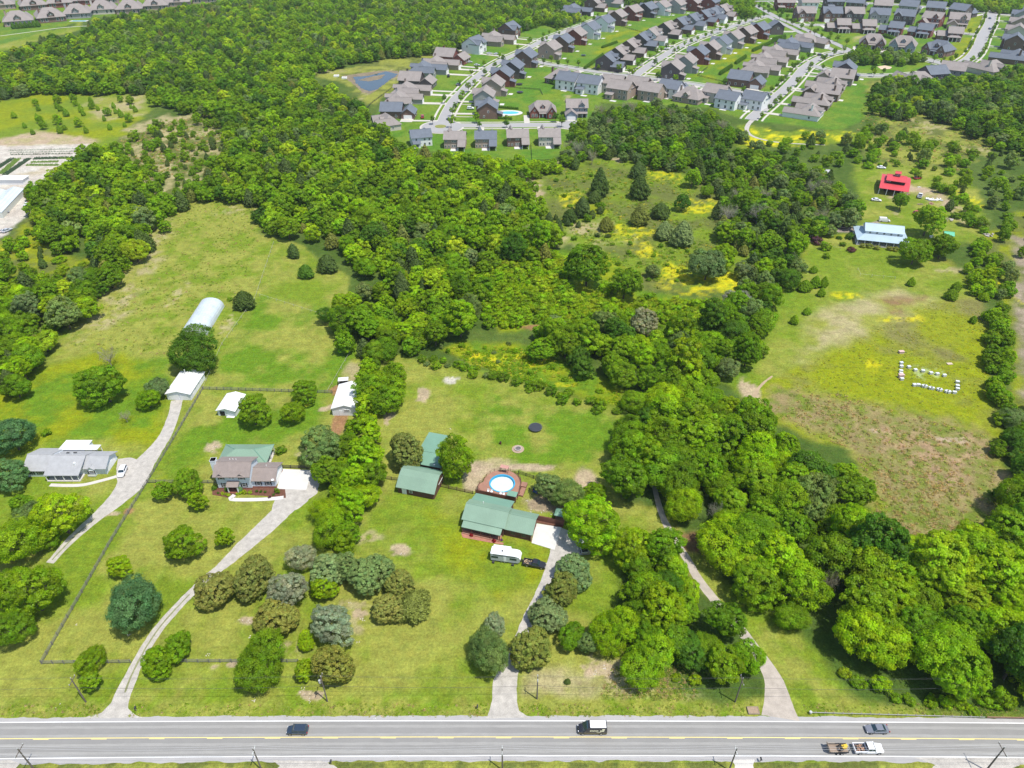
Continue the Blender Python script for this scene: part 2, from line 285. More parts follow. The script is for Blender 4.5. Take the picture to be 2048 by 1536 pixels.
def ground():
    rows = [];  d = 45.0
    while d < 1500:
        rows.append(d)
        s2 = FPX * CH / (CH * _st + d * _ct) ** 2
        d += min(2.9 / s2, 9.0)
    rows = np.array(rows); nr = len(rows); nc = 620
    us = np.linspace(-0.98, 0.98, nc)
    Z = CH * _st + rows * _ct
    X = Z[:, None] * us[None, :]; Y = np.repeat(rows[:, None], nc, 1)
    P = np.stack([X.ravel(), Y.ravel()], 1)
    wx = (fbm(P[:,0], P[:,1], 9, 3) - .5) * 2; wy = (fbm(P[:,0], P[:,1], 9, 11) - .5) * 2
    n1 = fbm(P[:,0], P[:,1], 30, 21)
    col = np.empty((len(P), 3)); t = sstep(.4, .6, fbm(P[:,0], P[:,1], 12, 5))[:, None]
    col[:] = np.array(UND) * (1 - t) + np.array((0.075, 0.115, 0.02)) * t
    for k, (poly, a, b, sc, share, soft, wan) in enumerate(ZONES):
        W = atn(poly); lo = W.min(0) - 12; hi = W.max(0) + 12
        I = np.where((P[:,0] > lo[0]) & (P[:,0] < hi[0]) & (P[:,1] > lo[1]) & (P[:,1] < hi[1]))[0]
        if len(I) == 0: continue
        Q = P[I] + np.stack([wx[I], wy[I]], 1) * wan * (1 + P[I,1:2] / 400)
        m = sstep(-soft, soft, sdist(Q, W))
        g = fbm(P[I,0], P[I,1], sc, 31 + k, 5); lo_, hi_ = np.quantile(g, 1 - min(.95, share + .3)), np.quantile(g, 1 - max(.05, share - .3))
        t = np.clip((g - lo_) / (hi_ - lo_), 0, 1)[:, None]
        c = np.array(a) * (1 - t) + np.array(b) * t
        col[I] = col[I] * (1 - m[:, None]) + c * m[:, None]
    for k, (cx, cy, rx, ry, c, sc, cov) in enumerate(SPOTS):
        c0 = at(cx, cy); wr = (at(cx + rx, cy) - c0).length; wv = abs(at(cx, cy - ry).y - at(cx, cy + ry).y) / 2
        I = np.where((abs(P[:,0] - c0.x) < wr * 1.4) & (abs(P[:,1] - c0.y) < wv * 1.4))[0]
        if len(I) == 0: continue
        r = np.sqrt(((P[I,0] - c0.x) / wr) ** 2 + ((P[I,1] - c0.y) / wv) ** 2) + wx[I] * .35
        g = fbm(P[I,0], P[I,1], sc * 1.6, 77 + k, 4)
        m = sstep(0, .16, cov - .08 + .35 * (1 - r) - .0 - (g) * .75) * sstep(1.3, .7, r)
        fl = c == FLW or c == TAN
        if fl: m = m * sstep(.36, .62, fbm(P[I,0], P[I,1], 2.4, 7 + k, 3))
        m = (m * (.72 if c == FLW else .88))[:, None]
        col[I] = col[I] * (1 - m) + np.array(c) * m
    col *= (0.86 + 0.28 * fbm(P[:,0], P[:,1], 3.0, 91, 3))[:, None]
    # beyond the survey: same sheet, woods and fields to the horizon
    me = bpy.data.meshes.new('ground')
    v = np.concatenate([P, np.zeros((len(P), 1))], 1)
    idx = np.arange(nr * nc).reshape(nr, nc)
    q = np.stack([idx[:-1,:-1], idx[:-1,1:], idx[1:,1:], idx[1:,:-1]], -1).reshape(-1, 4)
    # outer ring to the horizon
    a = [tuple(v[idx[0,0]]), tuple(v[idx[0,-1]]), tuple(v[idx[-1,-1]]), tuple(v[idx[-1,0]])]
    base = len(v); outer = np.array([(-4500,-1500,0),(4500,-1500,0),(4500,6500,0),(-4500,6500,0)], float)
    v = np.concatenate([v, outer]); col = np.concatenate([col, np.tile(np.array([[0.06,0.10,0.02]]), (4,1))])
    ring = [(base, base+1, idx[0,-1], idx[0,0]), (base+1, base+2, idx[-1,-1], idx[0,-1]), (base+2, base+3, idx[-1,0], idx[-1,-1]), (base+3, base, idx[0,0], idx[-1,0])]
    F = np.concatenate([q, np.array(ring)])
    me.vertices.add(len(v)); me.vertices.foreach_set('co', v.ravel())
    me.loops.add(F.size); me.loops.foreach_set('vertex_index', F.ravel().astype(np.int32))
    me.polygons.add(len(F)); me.polygons.foreach_set('loop_start', np.arange(0, F.size, 4, dtype=np.int32)); me.polygons.foreach_set('loop_total', np.full(len(F), 4, np.int32))
    me.update(calc_edges=True)
    ca = me.color_attributes.new('soil', 'FLOAT_COLOR', 'POINT')
    ca.data.foreach_set('color', np.concatenate([col, np.ones((len(col), 1))], 1).ravel().astype(np.float32))
    m = bpy.data.materials.new('meadow_and_lawn'); m.use_nodes = True; N = m.node_tree.nodes; L = m.node_tree.links; b = N['Principled BSDF']
    b.inputs['Roughness'].default_value = 0.95; b.inputs['Specular IOR Level'].default_value = 0.1
    at_ = N.new('ShaderNodeAttribute'); at_.attribute_name = 'soil'; g = N.new('ShaderNodeNewGeometry')
    last = None
    for sc, lo_, hi_, det in ((0.35, .80, 1.20, 5), (1.6, .74, 1.27, 4), (5.0, .80, 1.22, 2)):
        n = N.new('ShaderNodeTexNoise'); n.inputs['Scale'].default_value = sc; n.inputs['Detail'].default_value = det; n.inputs['Roughness'].default_value = .7; L.new(g.outputs['Position'], n.inputs['Vector'])
        mr = N.new('ShaderNodeMapRange'); mr.inputs[1].default_value = .32; mr.inputs[2].default_value = .68; mr.inputs[3].default_value = lo_; mr.inputs[4].default_value = hi_; L.new(n.outputs['Fac'], mr.inputs[0])
        if last is None: last = mr.outputs[0]
        else:
            q_ = N.new('ShaderNodeMath'); q_.operation = 'MULTIPLY'; L.new(last, q_.inputs[0]); L.new(mr.outputs[0], q_.inputs[1]); last = q_.outputs[0]
    mp = N.new('ShaderNodeMapping'); mp.inputs['Rotation'].default_value = (0, 0, 1.2); mp.inputs['Scale'].default_value = (.16, .9, 1); L.new(g.outputs['Position'], mp.inputs[0])
    n = N.new('ShaderNodeTexNoise'); n.inputs['Scale'].default_value = 1.0; n.inputs['Detail'].default_value = 3; L.new(mp.outputs[0], n.inputs['Vector'])
    mr = N.new('ShaderNodeMapRange'); mr.inputs[1].default_value = .35; mr.inputs[2].default_value = .65; mr.inputs[3].default_value = .94; mr.inputs[4].default_value = 1.06; L.new(n.outputs['Fac'], mr.inputs[0])
    q_ = N.new('ShaderNodeMath'); q_.operation = 'MULTIPLY'; L.new(last, q_.inputs[0]); L.new(mr.outputs[0], q_.inputs[1]); last = q_.outputs[0]
    hs = N.new('ShaderNodeHueSaturation'); n = N.new('ShaderNodeTexNoise'); n.inputs['Scale'].default_value = .5; n.inputs['Detail'].default_value = 5; L.new(g.outputs['Position'], n.inputs['Vector'])
    mr = N.new('ShaderNodeMapRange'); mr.inputs[1].default_value = .3; mr.inputs[2].default_value = .7; mr.inputs[3].default_value = .488; mr.inputs[4].default_value = .512; L.new(n.outputs['Fac'], mr.inputs[0]); L.new(mr.outputs[0], hs.inputs['Hue'])
    L.new(at_.outputs['Color'], hs.inputs['Color']); L.new(last, hs.inputs['Value']); L.new(hs.outputs[0], b.inputs['Base Color'])
    n3 = N.new('ShaderNodeTexNoise'); n3.inputs['Scale'].default_value = 1.8; n3.inputs['Detail'].default_value = 6; L.new(g.outputs['Position'], n3.inputs['Vector'])
    bp = N.new('ShaderNodeBump'); bp.inputs['Strength'].default_value = .9; bp.inputs['Distance'].default_value = .25; L.new(n3.outputs['Fac'], bp.inputs['Height']); L.new(bp.outputs[0], b.inputs['Normal'])
    me.materials.append(m)
    o = bpy.data.objects.new('ground', me); COL.objects.link(o); o['kind'] = 'structure'
    return o
ground()

# ------------------------------------------------------------------ ribbons and slabs
asphalt = mat('highway_asphalt', (0.222, 0.217, 0.205), .9, .06, 4, fine=.05)
shoulder_m = mat('shoulder_asphalt', (0.33, 0.32, 0.31), .9, .08, 3, fine=.08)
white_paint = mat('white_road_paint', (0.75, 0.75, 0.73), .7, .05, 1)
yellow_paint = mat('yellow_road_paint', (0.72, 0.60, 0.22), .7, .05, 1)
gravel = mat('pale_gravel', (0.385, 0.36, 0.32), .95, .22, 1.6, fine=.22)
concrete = mat('concrete', (0.50, 0.475, 0.43), .85, .08, 3, fine=.04)
white_concrete = mat('white_concrete', (0.54, 0.53, 0.50), .85, .08, 3, fine=.05)
street_m = mat('street_asphalt', (0.30, 0.295, 0.29), .9, .05, 12)
kerb_m = mat('sidewalk_concrete', (0.46, 0.435, 0.38), .85, .08, 6)
def smooth_line(pts, n=6):
    P = [np.array(p, float) for p in pts]; P = [2 * P[0] - P[1]] + P + [2 * P[-1] - P[-2]]; out = []
    for i in range(1, len(P) - 2):
        for k in range(n):
            t = k / n; a, b, c, d = P[i-1], P[i], P[i+1], P[i+2]
            out.append(.5 * ((2*b) + (-a+c)*t + (2*a-5*b+4*c-d)*t*t + (-a+3*b-3*c+d)*t**3))
    out.append(P[-2]); return np.array(out)
def ribbon(name, line, width, z, m, side=0.0, thick=0.0, wob=0.0, kind='structure', parent=None, label=None):
    """line: world xy centre points; width number or list; side offset; wob: ragged edges in m"""
    L_ = np.array(line, float)[:, :2]; n = len(L_); w_ = np.full(n, width) if np.isscalar(width) else np.interp(np.linspace(0, 1, n), np.linspace(0, 1, len(width)), width)
    if wob and n > 1:
        seg = np.concatenate([[0], np.cumsum(np.hypot(*np.diff(L_, axis=0).T))]); k = max(n, int(seg[-1] / .7)); s = np.linspace(0, seg[-1], k)
        w_ = np.interp(s, seg, w_); L_ = np.stack([np.interp(s, seg, L_[:,0]), np.interp(s, seg, L_[:,1])], 1); n = k
    t = np.gradient(L_, axis=0); t /= np.linalg.norm(t, axis=1)[:, None] + 1e-9; nn = np.stack([-t[:,1], t[:,0]], 1)
    a = L_ + nn * (side + w_ / 2)[:, None]; b = L_ + nn * (side - w_ / 2)[:, None]
    if wob:
        a += nn * ((fbm(a[:,0], a[:,1], 1.6, 5) - .5) * 2 * wob)[:, None]; b += nn * ((fbm(b[:,0], b[:,1], 1.6, 9) - .5) * 2 * wob)[:, None]
    v = [(*p, z) for p in a] + [(*p, z) for p in b]
    f = [(i + n, i + n + 1, i + 1, i) for i in range(n - 1)]
    if thick:
        v += [(*p, z - thick) for p in a] + [(*p, z - thick) for p in b]
        f += [(i, i + 1, i + 1 + 2*n, i + 2*n) for i in range(n - 1)] + [(i + 3*n, i + 1 + 3*n, i + 1 + n, i + n) for i in range(n - 1)]
        f += [(0, 2*n, 3*n, n), (n-1, 2*n-1, 4*n-1, 3*n-1)]
    mb = MB(); mb.poly(v, f, m); o = mb.build(name, parent)
    if kind: o['kind'] = kind
    if label: o['label'] = label
    return o
def slab(name, pts_px, z, m, thick=0.0, wob=0.0, kind='structure', parent=None):
    W = atn(pts_px)
    if wob:
        out = []
        for i in range(len(W)):
            a, b = W[i], W[(i+1) % len(W)]; k = max(1, int(np.hypot(*(b-a)) / .6))
            for j in range(k): out.append(a + (b - a) * j / k)
        W = np.array(out); W = W + np.stack([fbm(W[:,0], W[:,1], 1.8, 3) - .5, fbm(W[:,0], W[:,1], 1.8, 8) - .5], 1) * 2 * wob
    ar = sum(W[i][0] * W[(i+1) % len(W)][1] - W[(i+1) % len(W)][0] * W[i][1] for i in range(len(W)))
    if ar < 0: W = W[::-1]
    n = len(W); v = [(*p, z) for p in W]; f = [tuple(range(n))]
    if thick: v += [(*p, z - thick) for p in W]; f += [(i + n, (i+1) % n + n, (i+1) % n, i) for i in range(n)]
    mb = MB(); mb.poly(v, f, m); o = mb.build(name, parent)
    if kind: o['kind'] = kind
    return o
def W2(pts): return atn(pts)

# highway: edges traced left to right, extended past the frame
xs = np.linspace(-1400, 3450, 60)
def lane(y0, y1, y2):                             # survey rows at x=0, 1024, 2048
    c = np.polyfit([0, 1024, 2048], [y0, y1, y2], 2)
    xx = np.array([0, 1024, 2048]); w0 = atn([(0, y0), (1024, y1), (2048, y2)])
    cc = np.polyfit(w0[:,0], w0[:,1], 2); X = np.linspace(-260, 260, 90); return np.stack([X, np.polyval(cc, X)], 1)
top_e = lane(1436, 1431.5, 1437); top_w = lane(1445, 1441.7, 1446.5); mid = lane(1479, 1475.3, 1479.8); bot_w = lane(1517.5, 1511.5, 1515); bot_e = lane(1528.5, 1522, 1526)
def strip(name, a, b, z, m, kind='structure', parent=None):
    n = len(a); mb = MB(); mb.poly([(*p, z) for p in a] + [(*p, z) for p in b], [(i + n, i + n + 1, i + 1, i) for i in range(n - 1)], m)
    o = mb.build(name, parent)
    if kind and parent is None: o['kind'] = kind
    return o
def rag(a, amp, seed): a = a.copy(); s = np.linspace(0, 1, 700); x = np.interp(s, np.linspace(0,1,len(a)), a[:,0]); y = np.interp(s, np.linspace(0,1,len(a)), a[:,1]); y = y + (fbm(x, y * 0, 2.2, seed) - .5) * amp; return np.stack([x, y], 1)
te = rag(top_e, .7, 4); be = rag(bot_e, .9, 8)
strip('road_shoulder', te, be, 0.012, shoulder_m)
road = strip('road', top_w + [0, .15], bot_w - [0, .15], 0.020, asphalt)
# paler wheel bands worn into each lane
worn = mat('worn_asphalt', (0.272, 0.266, 0.250), .9, .08, 5, fine=.05)
for fr in (.16, .40, .66, .88):
    c = top_w * (1 - fr) + bot_w * fr
    strip('worn_band', rag(c + [0, .28], .25, int(fr*100)), rag(c - [0, .28], .25, int(fr*77)), 0.0245, worn, parent=road)
strip('edge_line', top_w + [0, .09], top_w - [0, .09], 0.029, white_paint, parent=road)
strip('edge_line', bot_w + [0, .09], bot_w - [0, .09], 0.029, white_paint, parent=road)
strip('centre_line', mid + [0, .22], mid + [0, .06], 0.029, yellow_paint, parent=road)
x0 = at(646, 1477).x; dash = None
for k in range(-16, 17):
    xc = x0 + k * 11.9 + 1.5; yc = float(np.interp(xc, mid[:,0], mid[:,1])) - .06
    if dash is None:
        mb = MB(); mb.poly([(-1.6,-.065,0),(1.6,-.065,0),(1.6,.065,0),(-1.6,.065,0)], [(0,1,2,3)], yellow_paint); dash = mb.mesh('dash_line')
    inst('dash_line', dash, road, (xc, yc, .029))
# aprons below the road
slab('driveway', [(545,1521),(640,1521),(668,1530),(700,1560),(520,1560),(560,1532)], 0.016, gravel, wob=.3)
slab('driveway', [(-200,1524),(20,1521),(40,1526),(10,1560),(-200,1560)], 0.016, gravel, wob=.3)
slab('driveway', [(1462,1519),(1510,1519),(1506,1530),(1512,1560),(1466,1560),(1470,1530)], 0.016, concrete)
slab('driveway', [(1800,1508),(2100,1506),(2200,1520),(2040,1527),(1990,1560),(1840,1560),(1870,1528)], 0.016, gravel, wob=.5)

def drive(name, pts, wpx, m, z=0.016, wob=.22):
    c = smooth_line(W2(pts), 6); ws = [w_ / pxm(p[1]) for w_, p in zip(wpx, pts)]
    seg = np.linspace(0, 1, len(pts)); wi = np.interp(np.linspace(0, 1, len(c)), seg, ws)
    return ribbon(name, c, wi, z, m, wob=wob)
# widths measured across the lane direction
drive('driveway', [(228,1434),(238,1408),(262,1353),(294,1292),(328,1244),(379,1189),(410,1160),(441,1135),(487,1093),(530,1055),(575,1012),(612,975),(628,950)], [62,36,26,22,22,19,20,22,34,40,40,34,22], gravel)
slab('driveway', [(165,1437),(205,1424),(228,1400),(252,1400),(256,1418),(270,1430),(292,1436)], 0.018, gravel, wob=.2)
slab('driveway', [(566,938),(625,941),(645,950),(635,985),(600,1015),(565,1035),(540,1045),(545,1010),(557,985)], 0.019, gravel, wob=.4)
drive('driveway', [(100,1126),(125,1098),(153,1069),(197,1031),(235,998),(262,968),(284,932),(306,905),(331,870),(347,831),(354,800)], [16,19,22,28,42,58,48,34,24,22,22], gravel)
slab('driveway', [(236,918),(262,915),(290,925),(285,960),(262,985),(238,985),(232,950)], 0.018, gravel, wob=.3)
drive('driveway', [(1008,1434),(1009,1400),(1011,1364),(1027,1319),(1043,1275),(1060,1230),(1076,1198),(1092,1165),(1110,1128),(1128,1098)], [66,50,48,30,26,22,20,22,32,50], gravel)
slab('driveway', [(970,1436),(990,1422),(1035,1420),(1060,1436)], 0.018, gravel, wob=.2)
slab('driveway', [(1120,1054),(1160,1070),(1190,1090),(1180,1108),(1150,1112),(1112,1120),(1100,1102)], 0.018, gravel, wob=.4)
drive('driveway', [(1561,1436),(1556,1400),(1545,1355),(1512,1302),(1475,1252),(1440,1213),(1398,1160),(1375,1120),(1347,1075),(1326,1035),(1315,1000),(1308,970)], [74,52,36,24,22,20,18,17,15,13,11,10], mat('worn_lane_concrete', (0.37,0.325,0.275), .9, .18, 2, fine=.12), wob=.12)
slab('parking_pad', [(566,938),(625,941),(612.5,980),(553.5,978)], 0.08, white_concrete, .08)
slab('parking_pad', [(1072,1047),(1123,1055),(1109,1100),(1063,1086)], 0.08, white_concrete, .08)
verge = mat('drive_centre_grass', (0.20, 0.21, 0.10), .95, .3, 1, fine=.3)
for pts in ([(250,1385),(262,1353),(294,1292),(328,1244),(379,1189)], [(104,1120),(125,1098),(153,1069),(190,1037)]):
    ribbon('driveway_centre', smooth_line(W2(pts), 6), .38, .024, verge, wob=.17)
# front walks
ribbon('path', smooth_line(W2([(469,990),(462,998.5),(500,999.5),(540,998),(567,995)]), 3), 1.3, .06, white_concrete, thick=.06)
ribbon('path', smooth_line(W2([(100,970),(130,971),(165,970),(200,962),(233,953)]), 4), 1.2, .05, concrete, thick=.05)
drive('path', [(1505,805),(1512,785),(1525,768),(1545,752)], [10,8,5,3], mat('bare_earth', (0.36,0.27,0.17), .95, .15, 2), .014, .3)
drive('path', [(1507,238),(1496,250),(1494,262),(1505,272),(1530,280),(1570,286),(1650,290)], [9,9,8,7,6,5,4], gravel, .03, .3)
drive('path', [(0,72),(60,64),(110,57),(155,53),(175,52)], [4,4,4,4,4], kerb_m, .03, .1)

# suburb streets --------------------------------------------------
STREETS = {
 'a': ([(878,258),(886,242),(895,222),(910,198),(925,183),(944,163),(975,138),(1003,121),(1035,107),(1060,95),(1090,79),(1125,65),(1169,49),(1200,37),(1245,24),(1300,5),(1350,-12)], 7.4, 1),
 'b': ([(885,250),(930,251),(1000,251),(1080,250),(1140,250)], 8.5, 1),
 'c': ([(1050,116),(1085,126),(1112,131),(1175,141),(1225,148),(1280,154),(1326,160),(1370,166),(1410,172),(1479,183),(1522,190)], 7.2, 1),
 'd': ([(1268,153),(1279,145),(1307,125),(1332,109),(1361,92),(1395,77),(1432,64),(1455,56),(1480,48),(1520,35),(1545,32)], 7.6, 1),
 'f': ([(1502,240),(1510,231),(1535,210),(1555,192),(1573,176),(1592,156),(1610,135),(1634,119),(1655,110),(1678,105),(1704,102)], 8.2, 1),
 'e': ([(1502,2),(1513,12),(1559,37),(1584,47),(1617,62),(1655,80),(1700,101)], 7.5, 0),
 'e2': ([(1530,30),(1560,45),(1590,60),(1622,77),(1650,92),(1672,103)], 6.5, 0),
 'g': ([(1590,50),(1640,50),(1697,51),(1757,53),(1807,57),(1860,63),(1925,67),(1960,70)], 7.5, 1),
 'h': ([(1990,18),(1984,29),(1979,48),(1967,70),(1958,92),(1946,111),(1928,124),(1904,131),(1880,126),(1848,118),(1800,111),(1740,107),(1700,103)], 10, 1),
 'p': ([(1904,132),(1885,140),(1842,147),(1790,151),(1730,151),(1690,147),(1655,140),(1622,130)], 8, 1),
 't': ([(1560,2),(1700,3),(1732,6),(1792,9),(1842,13),(1898,17),(1943,21),(1984,27),(2050,32),(2200,45)], 8, 1),
 'u': ([(1440,4),(1503,3),(1560,2)], 8, 0),
 'v': ([(-200,10),(0,2),(120,-6),(300,-14),(500,-22)], 8, 0),
}
for k, (pts, wd, kerb) in STREETS.items():
    c = smooth_line(W2(pts), 5); zz = .05 + .006 * (ord(k[0]) % 9)
    if kerb:
        for sd_ in (1, -1):
            ribbon('sidewalk', c, 1.5, .10 + .001 * (ord(k[0]) % 9), kerb_m, side=sd_ * (wd / 2 + 3.4), thick=.10)
            ribbon('kerb', c, .55, .13 + .001 * (ord(k[0]) % 9), kerb_m, side=sd_ * (wd / 2 + .25), thick=.13)
for k, (pts, wd, kerb) in STREETS.items():        # carriageways lie over the crossing kerbs
    c = smooth_line(W2(pts), 5); ribbon('street', c, wd, .15 + .006 * (sorted(STREETS).index(k)), street_m)
def disc(name, px, py, r, z, m, ry=None, n=28, kind='structure', thick=0.0):
    c = at(px, py); mb = MB(); mb.cyl((c.x, c.y), r, z - max(thick, .004), z, m, n); o = mb.build(name)
    if kind: o['kind'] = kind
    return o
disc('sidewalk', 884, 254, 15.5, .10, kerb_m); disc('street', 884, 254, 14.0, .24, street_m)
disc('traffic_island', 881, 253.5, 3.9, .34, mat('island_grass', (0.20,0.21,0.05), .95, .2, 2), thick=.1)
disc('sidewalk', 1141, 250, 11, .10, kerb_m); disc('street', 1141, 250, 9.3, .238, street_m)
# pond
water = mat('pond_water', (0.03,0.045,0.055), .06, 0, spec=.7)
mud = mat('pond_mud', (0.20,0.15,0.08), .5, .3, 6)
slab('pond_bank', [(684,152),(710,148),(740,144),(772,141),(795,142),(800,150),(780,160),(757,178),(740,188),(724,184),(712,172),(695,160)], .02, mud, wob=1.5)
slab('pond', [(706,154),(735,152),(772,143),(797,148),(778,161),(756,178),(738,183),(722,176),(712,166)], .06, water, wob=1.2)
slab('mud_bar', [(716,160),(745,153),(770,149),(762,158),(738,163)], .09, mud, wob=1.8)
slab('path', [(1754,133),(1770,131),(1784,134),(1780,138),(1762,138.5)], .05, mat('play_sand', (0.55,0.42,0.3), .95, .1, 3), wob=.4)
slab('mulch_bed', [(424,973),(570,974),(572,996),(478,988),(466,997),(425,990)], .03, mat('mulch', MULCH, .95, .25, 1, fine=.2), wob=.15)
slab('mulch_bed', [(1070,1030),(1129,1040),(1126,1056),(1073,1046)], .03, mat('mulch', MULCH), wob=.1)
slab('mulch_bed', [(922,1066),(1008,1086),(1006,1090),(925,1075)], .05, mat('brick_bed', (0.34,0.15,0.10), .9, .2, 1), wob=.05)
# ------------------------------------------------------------------ buildings
white_siding = mat('white_siding', (0.70, 0.72, 0.74), .7, .04, 2, wave=('Z', .2, .10))
white_metal = mat('white_metal_roof', (0.66, 0.66, 0.65), .45, .07, 3)
grey_shingle = mat('grey_shingles', (0.33, 0.335, 0.34), .95, .10, 1.4, fine=.10)
brown_shingle = mat('brown_shingles', (0.235, 0.195, 0.175), .95, .10, 1.4, fine=.12)
green_metal = mat('green_metal_roof', (0.185, 0.285, 0.205), .42, .08, 5, wave=('X', .45, .16))
green_metal_b = mat('green_metal_roof_bright', (0.155, 0.285, 0.205), .42, .08, 5, wave=('X', .45, .14))
log_wall = mat('brown_log_wall', (0.12, 0.055, 0.038), .8, .15, 2, wave=('Z', .25, .35))
red_metal = mat('red_metal_roof', (0.52, 0.055, 0.065), .45, .08, 5, wave=('X', .45, .14))
blue_metal = mat('pale_blue_metal_roof', (0.36, 0.46, 0.53), .4, .06, 5, wave=('X', .5, .14))
trim = mat('white_trim', (0.75, 0.75, 0.74), .6, 0)
shutter_m = mat('black_shutter', (0.02, 0.022, 0.03), .6, 0)
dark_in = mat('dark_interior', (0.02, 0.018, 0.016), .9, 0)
deck_m = mat('brown_deck', (0.30, 0.155, 0.105), .85, .15, 1.5, wave=('X', .3, .2))
stain = mat('stained_fence', (0.16, 0.065, 0.045), .85, .15, 1.5)
G = glass()
_win = {}
def win_mesh(w, h, frame=None):
    k = (round(w, 2), round(h, 2), frame.name if frame else 't')
    if k not in _win:
        f = frame or trim; mb = MB(); t = .09
        mb.box(-w/2-t, w/2+t, -.07, .03, -h/2-t, -h/2, f); mb.box(-w/2-t, w/2+t, -.07, .03, h/2, h/2+t, f)
        mb.box(-w/2-t, -w/2, -.07, .03, -h/2, h/2, f); mb.box(w/2, w/2+t, -.07, .03, -h/2, h/2, f); mb.box(-w/2, w/2, -.055, .02, -.03, .03, f)
        p = MB(); p.box(-w/2, w/2, -.035, .0, -h/2, h/2, G)
        _win[k] = (mb.mesh('window'), p.mesh('pane'))
    return _win[k]
FACE = {'s': 0.0, 'e': math.pi/2, 'n': math.pi, 'w': -math.pi/2}
class Bld:
    def __init__(s, name, O, A, label, cat, group=None):
        s.r = empty(name, (O[0], O[1], 0), A, label, cat, group)
        s.w = MB(); s.f = {}
    def wall(s, x0, x1, y0, y1, h, m, gable=None, zr=0, z0=0.0, yr=None):
        """gable 'x': ridge along x, ends carry the triangles"""
        if gable == 'x': yr = (y0+y1)/2 if yr is None else yr; s.w.prism([(y0, z0), (y1, z0), (y1, h), (yr, zr), (y0, h)], x0, x1, m, 'x')
        elif gable == 'y': xr = (x0+x1)/2 if yr is None else yr; s.w.prism([(x0, z0), (x1, z0), (x1, h), (xr, zr), (x0, h)], y0, y1, m, 'y')
        else: s.w.box(x0, x1, y0, y1, z0, h, m)
    def gable(s, x0, x1, y0, y1, ze, zr, m, axis='x', yr=None, ze1=None, t=.16, name='roof', tr=None):
        ze1 = ze if ze1 is None else ze1; mb = MB()
        if axis == 'x':
            yr = (y0+y1)/2 if yr is None else yr
            for (a, za, b, zb) in ((y0, ze, yr, zr), (yr, zr, y1, ze1)):
                mb.hexa([(x0,a,za-t),(x1,a,za-t),(x1,b,zb-t),(x0,b,zb-t)], [(x0,a,za),(x1,a,za),(x1,b,zb),(x0,b,zb)], m)
            mb.box(x0, x1, yr-.12, yr+.12, zr-.02, zr+.05, m)
        else:
            xr = (x0+x1)/2 if yr is None else yr
            for (a, za, b, zb) in ((x0, ze, xr, zr), (xr, zr, x1, ze1)):
                mb.hexa([(a,y0,za-t),(b,y0,zb-t),(b,y1,zb-t),(a,y1,za-t)], [(a,y0,za),(b,y0,zb),(b,y1,zb),(a,y1,za)], m)
            mb.box(xr-.12, xr+.12, y0, y1, zr-.02, zr+.05, m)
        return mb.build(name, s.r)
    def shed(s, x0, x1, y0, z0, y1, z1, m, t=.14, name='roof'):
        mb = MB(); mb.hexa([(x0,y0,z0-t),(x1,y0,z0-t),(x1,y1,z1-t),(x0,y1,z1-t)], [(x0,y0,z0),(x1,y0,z0),(x1,y1,z1),(x0,y1,z1)], m); return mb.build(name, s.r)
    def hip(s, x0, x1, y0, y1, ze, zr, m, inset=None, t=.15, name='roof'):
        mb = MB(); d = min(x1-x0, y1-y0)/2 if inset is None else inset
        if x1-x0 >= y1-y0: a, b = (x0+d, (y0+y1)/2, zr), (x1-d, (y0+y1)/2, zr)
        else: a, b = ((x0+x1)/2, y0+d, zr), ((x0+x1)/2, y1-d, zr)
        p = [(x0,y0,ze),(x1,y0,ze),(x1,y1,ze),(x0,y1,ze), a, b] + [(x0,y0,ze-t),(x1,y0,ze-t),(x1,y1,ze-t),(x0,y1,ze-t)]
        if x1-x0 >= y1-y0: f = [(0,1,5,4),(1,2,5),(2,3,4,5),(3,0,4)]
        else: f = [(0,1,4),(1,2,5,4),(2,3,5),(3,0,4,5)]
        f += [(6,9,8,7),(0,6,7,1),(1,7,8,2),(2,8,9,3),(3,9,6,0)]
        mb.poly(p, f, m); return mb.build(name, s.r)
    def win(s, x, y, z, face='s', w=.9, h=1.3, sh=False, n=1, gap=.25, frame=None):
        fm, pm = win_mesh(w, h, frame); a = FACE[face]; ux, uy = math.cos(a), math.sin(a); nx, ny = math.sin(a), -math.cos(a)
        for k in range(n):
            o = (k - (n-1)/2) * (w + gap); o_ = inst('window', fm, s.r, (x + ux*o + nx*.02, y + uy*o + ny*.02, z), a)
            inst('pane', pm, o_)
            if sh:
                for q in (-1, 1):
                    mb = MB(); mb.box(q*(w/2+.12), q*(w/2+.45), -.06, .03, -h/2-.05, h/2+.05, shutter_m); c = mb.build('shutter', o_)
    def box(s, name, x0, x1, y0, y1, z0, z1, m): mb = MB(); mb.box(x0, x1, y0, y1, z0, z1, m); return mb.build(name, s.r)
    def posts(s, pts, z0, z1, m, r=.09, name='post'):
        mb = MB(); mb.box(-r, r, -r, r, z0, z1, m); me = mb.mesh(name)
        for x, y in pts: inst(name, me, s.r, (x, y, 0))
    def door(s, x, y, face='s', w=1.0, h=2.1, m=None, name='door'):
        a = FACE[face]; nx, ny = math.sin(a), -math.cos(a); mb = MB(); mb.box(-w/2, w/2, -.06, .03, 0, h, m or trim); inst(name, mb.mesh(name), s.r, (x+nx*.02, y+ny*.02, .1), a)
    def garage(s, x, y, face='s', w=4.8, h=2.2, m=None):
        a = FACE[face]; nx, ny = math.sin(a), -math.cos(a); m = m or trim
        mb = MB()
        for i in range(4): mb.box(-w/2, w/2, -.06, .02, .03 + i*h/4, (i+1)*h/4 - .03, m)
        mb.box(-w/2, w/2, -.03, .02, 0, h, m); inst('garage_door', mb.mesh('garage_door'), s.r, (x+nx*.02, y+ny*.02, .05), a)
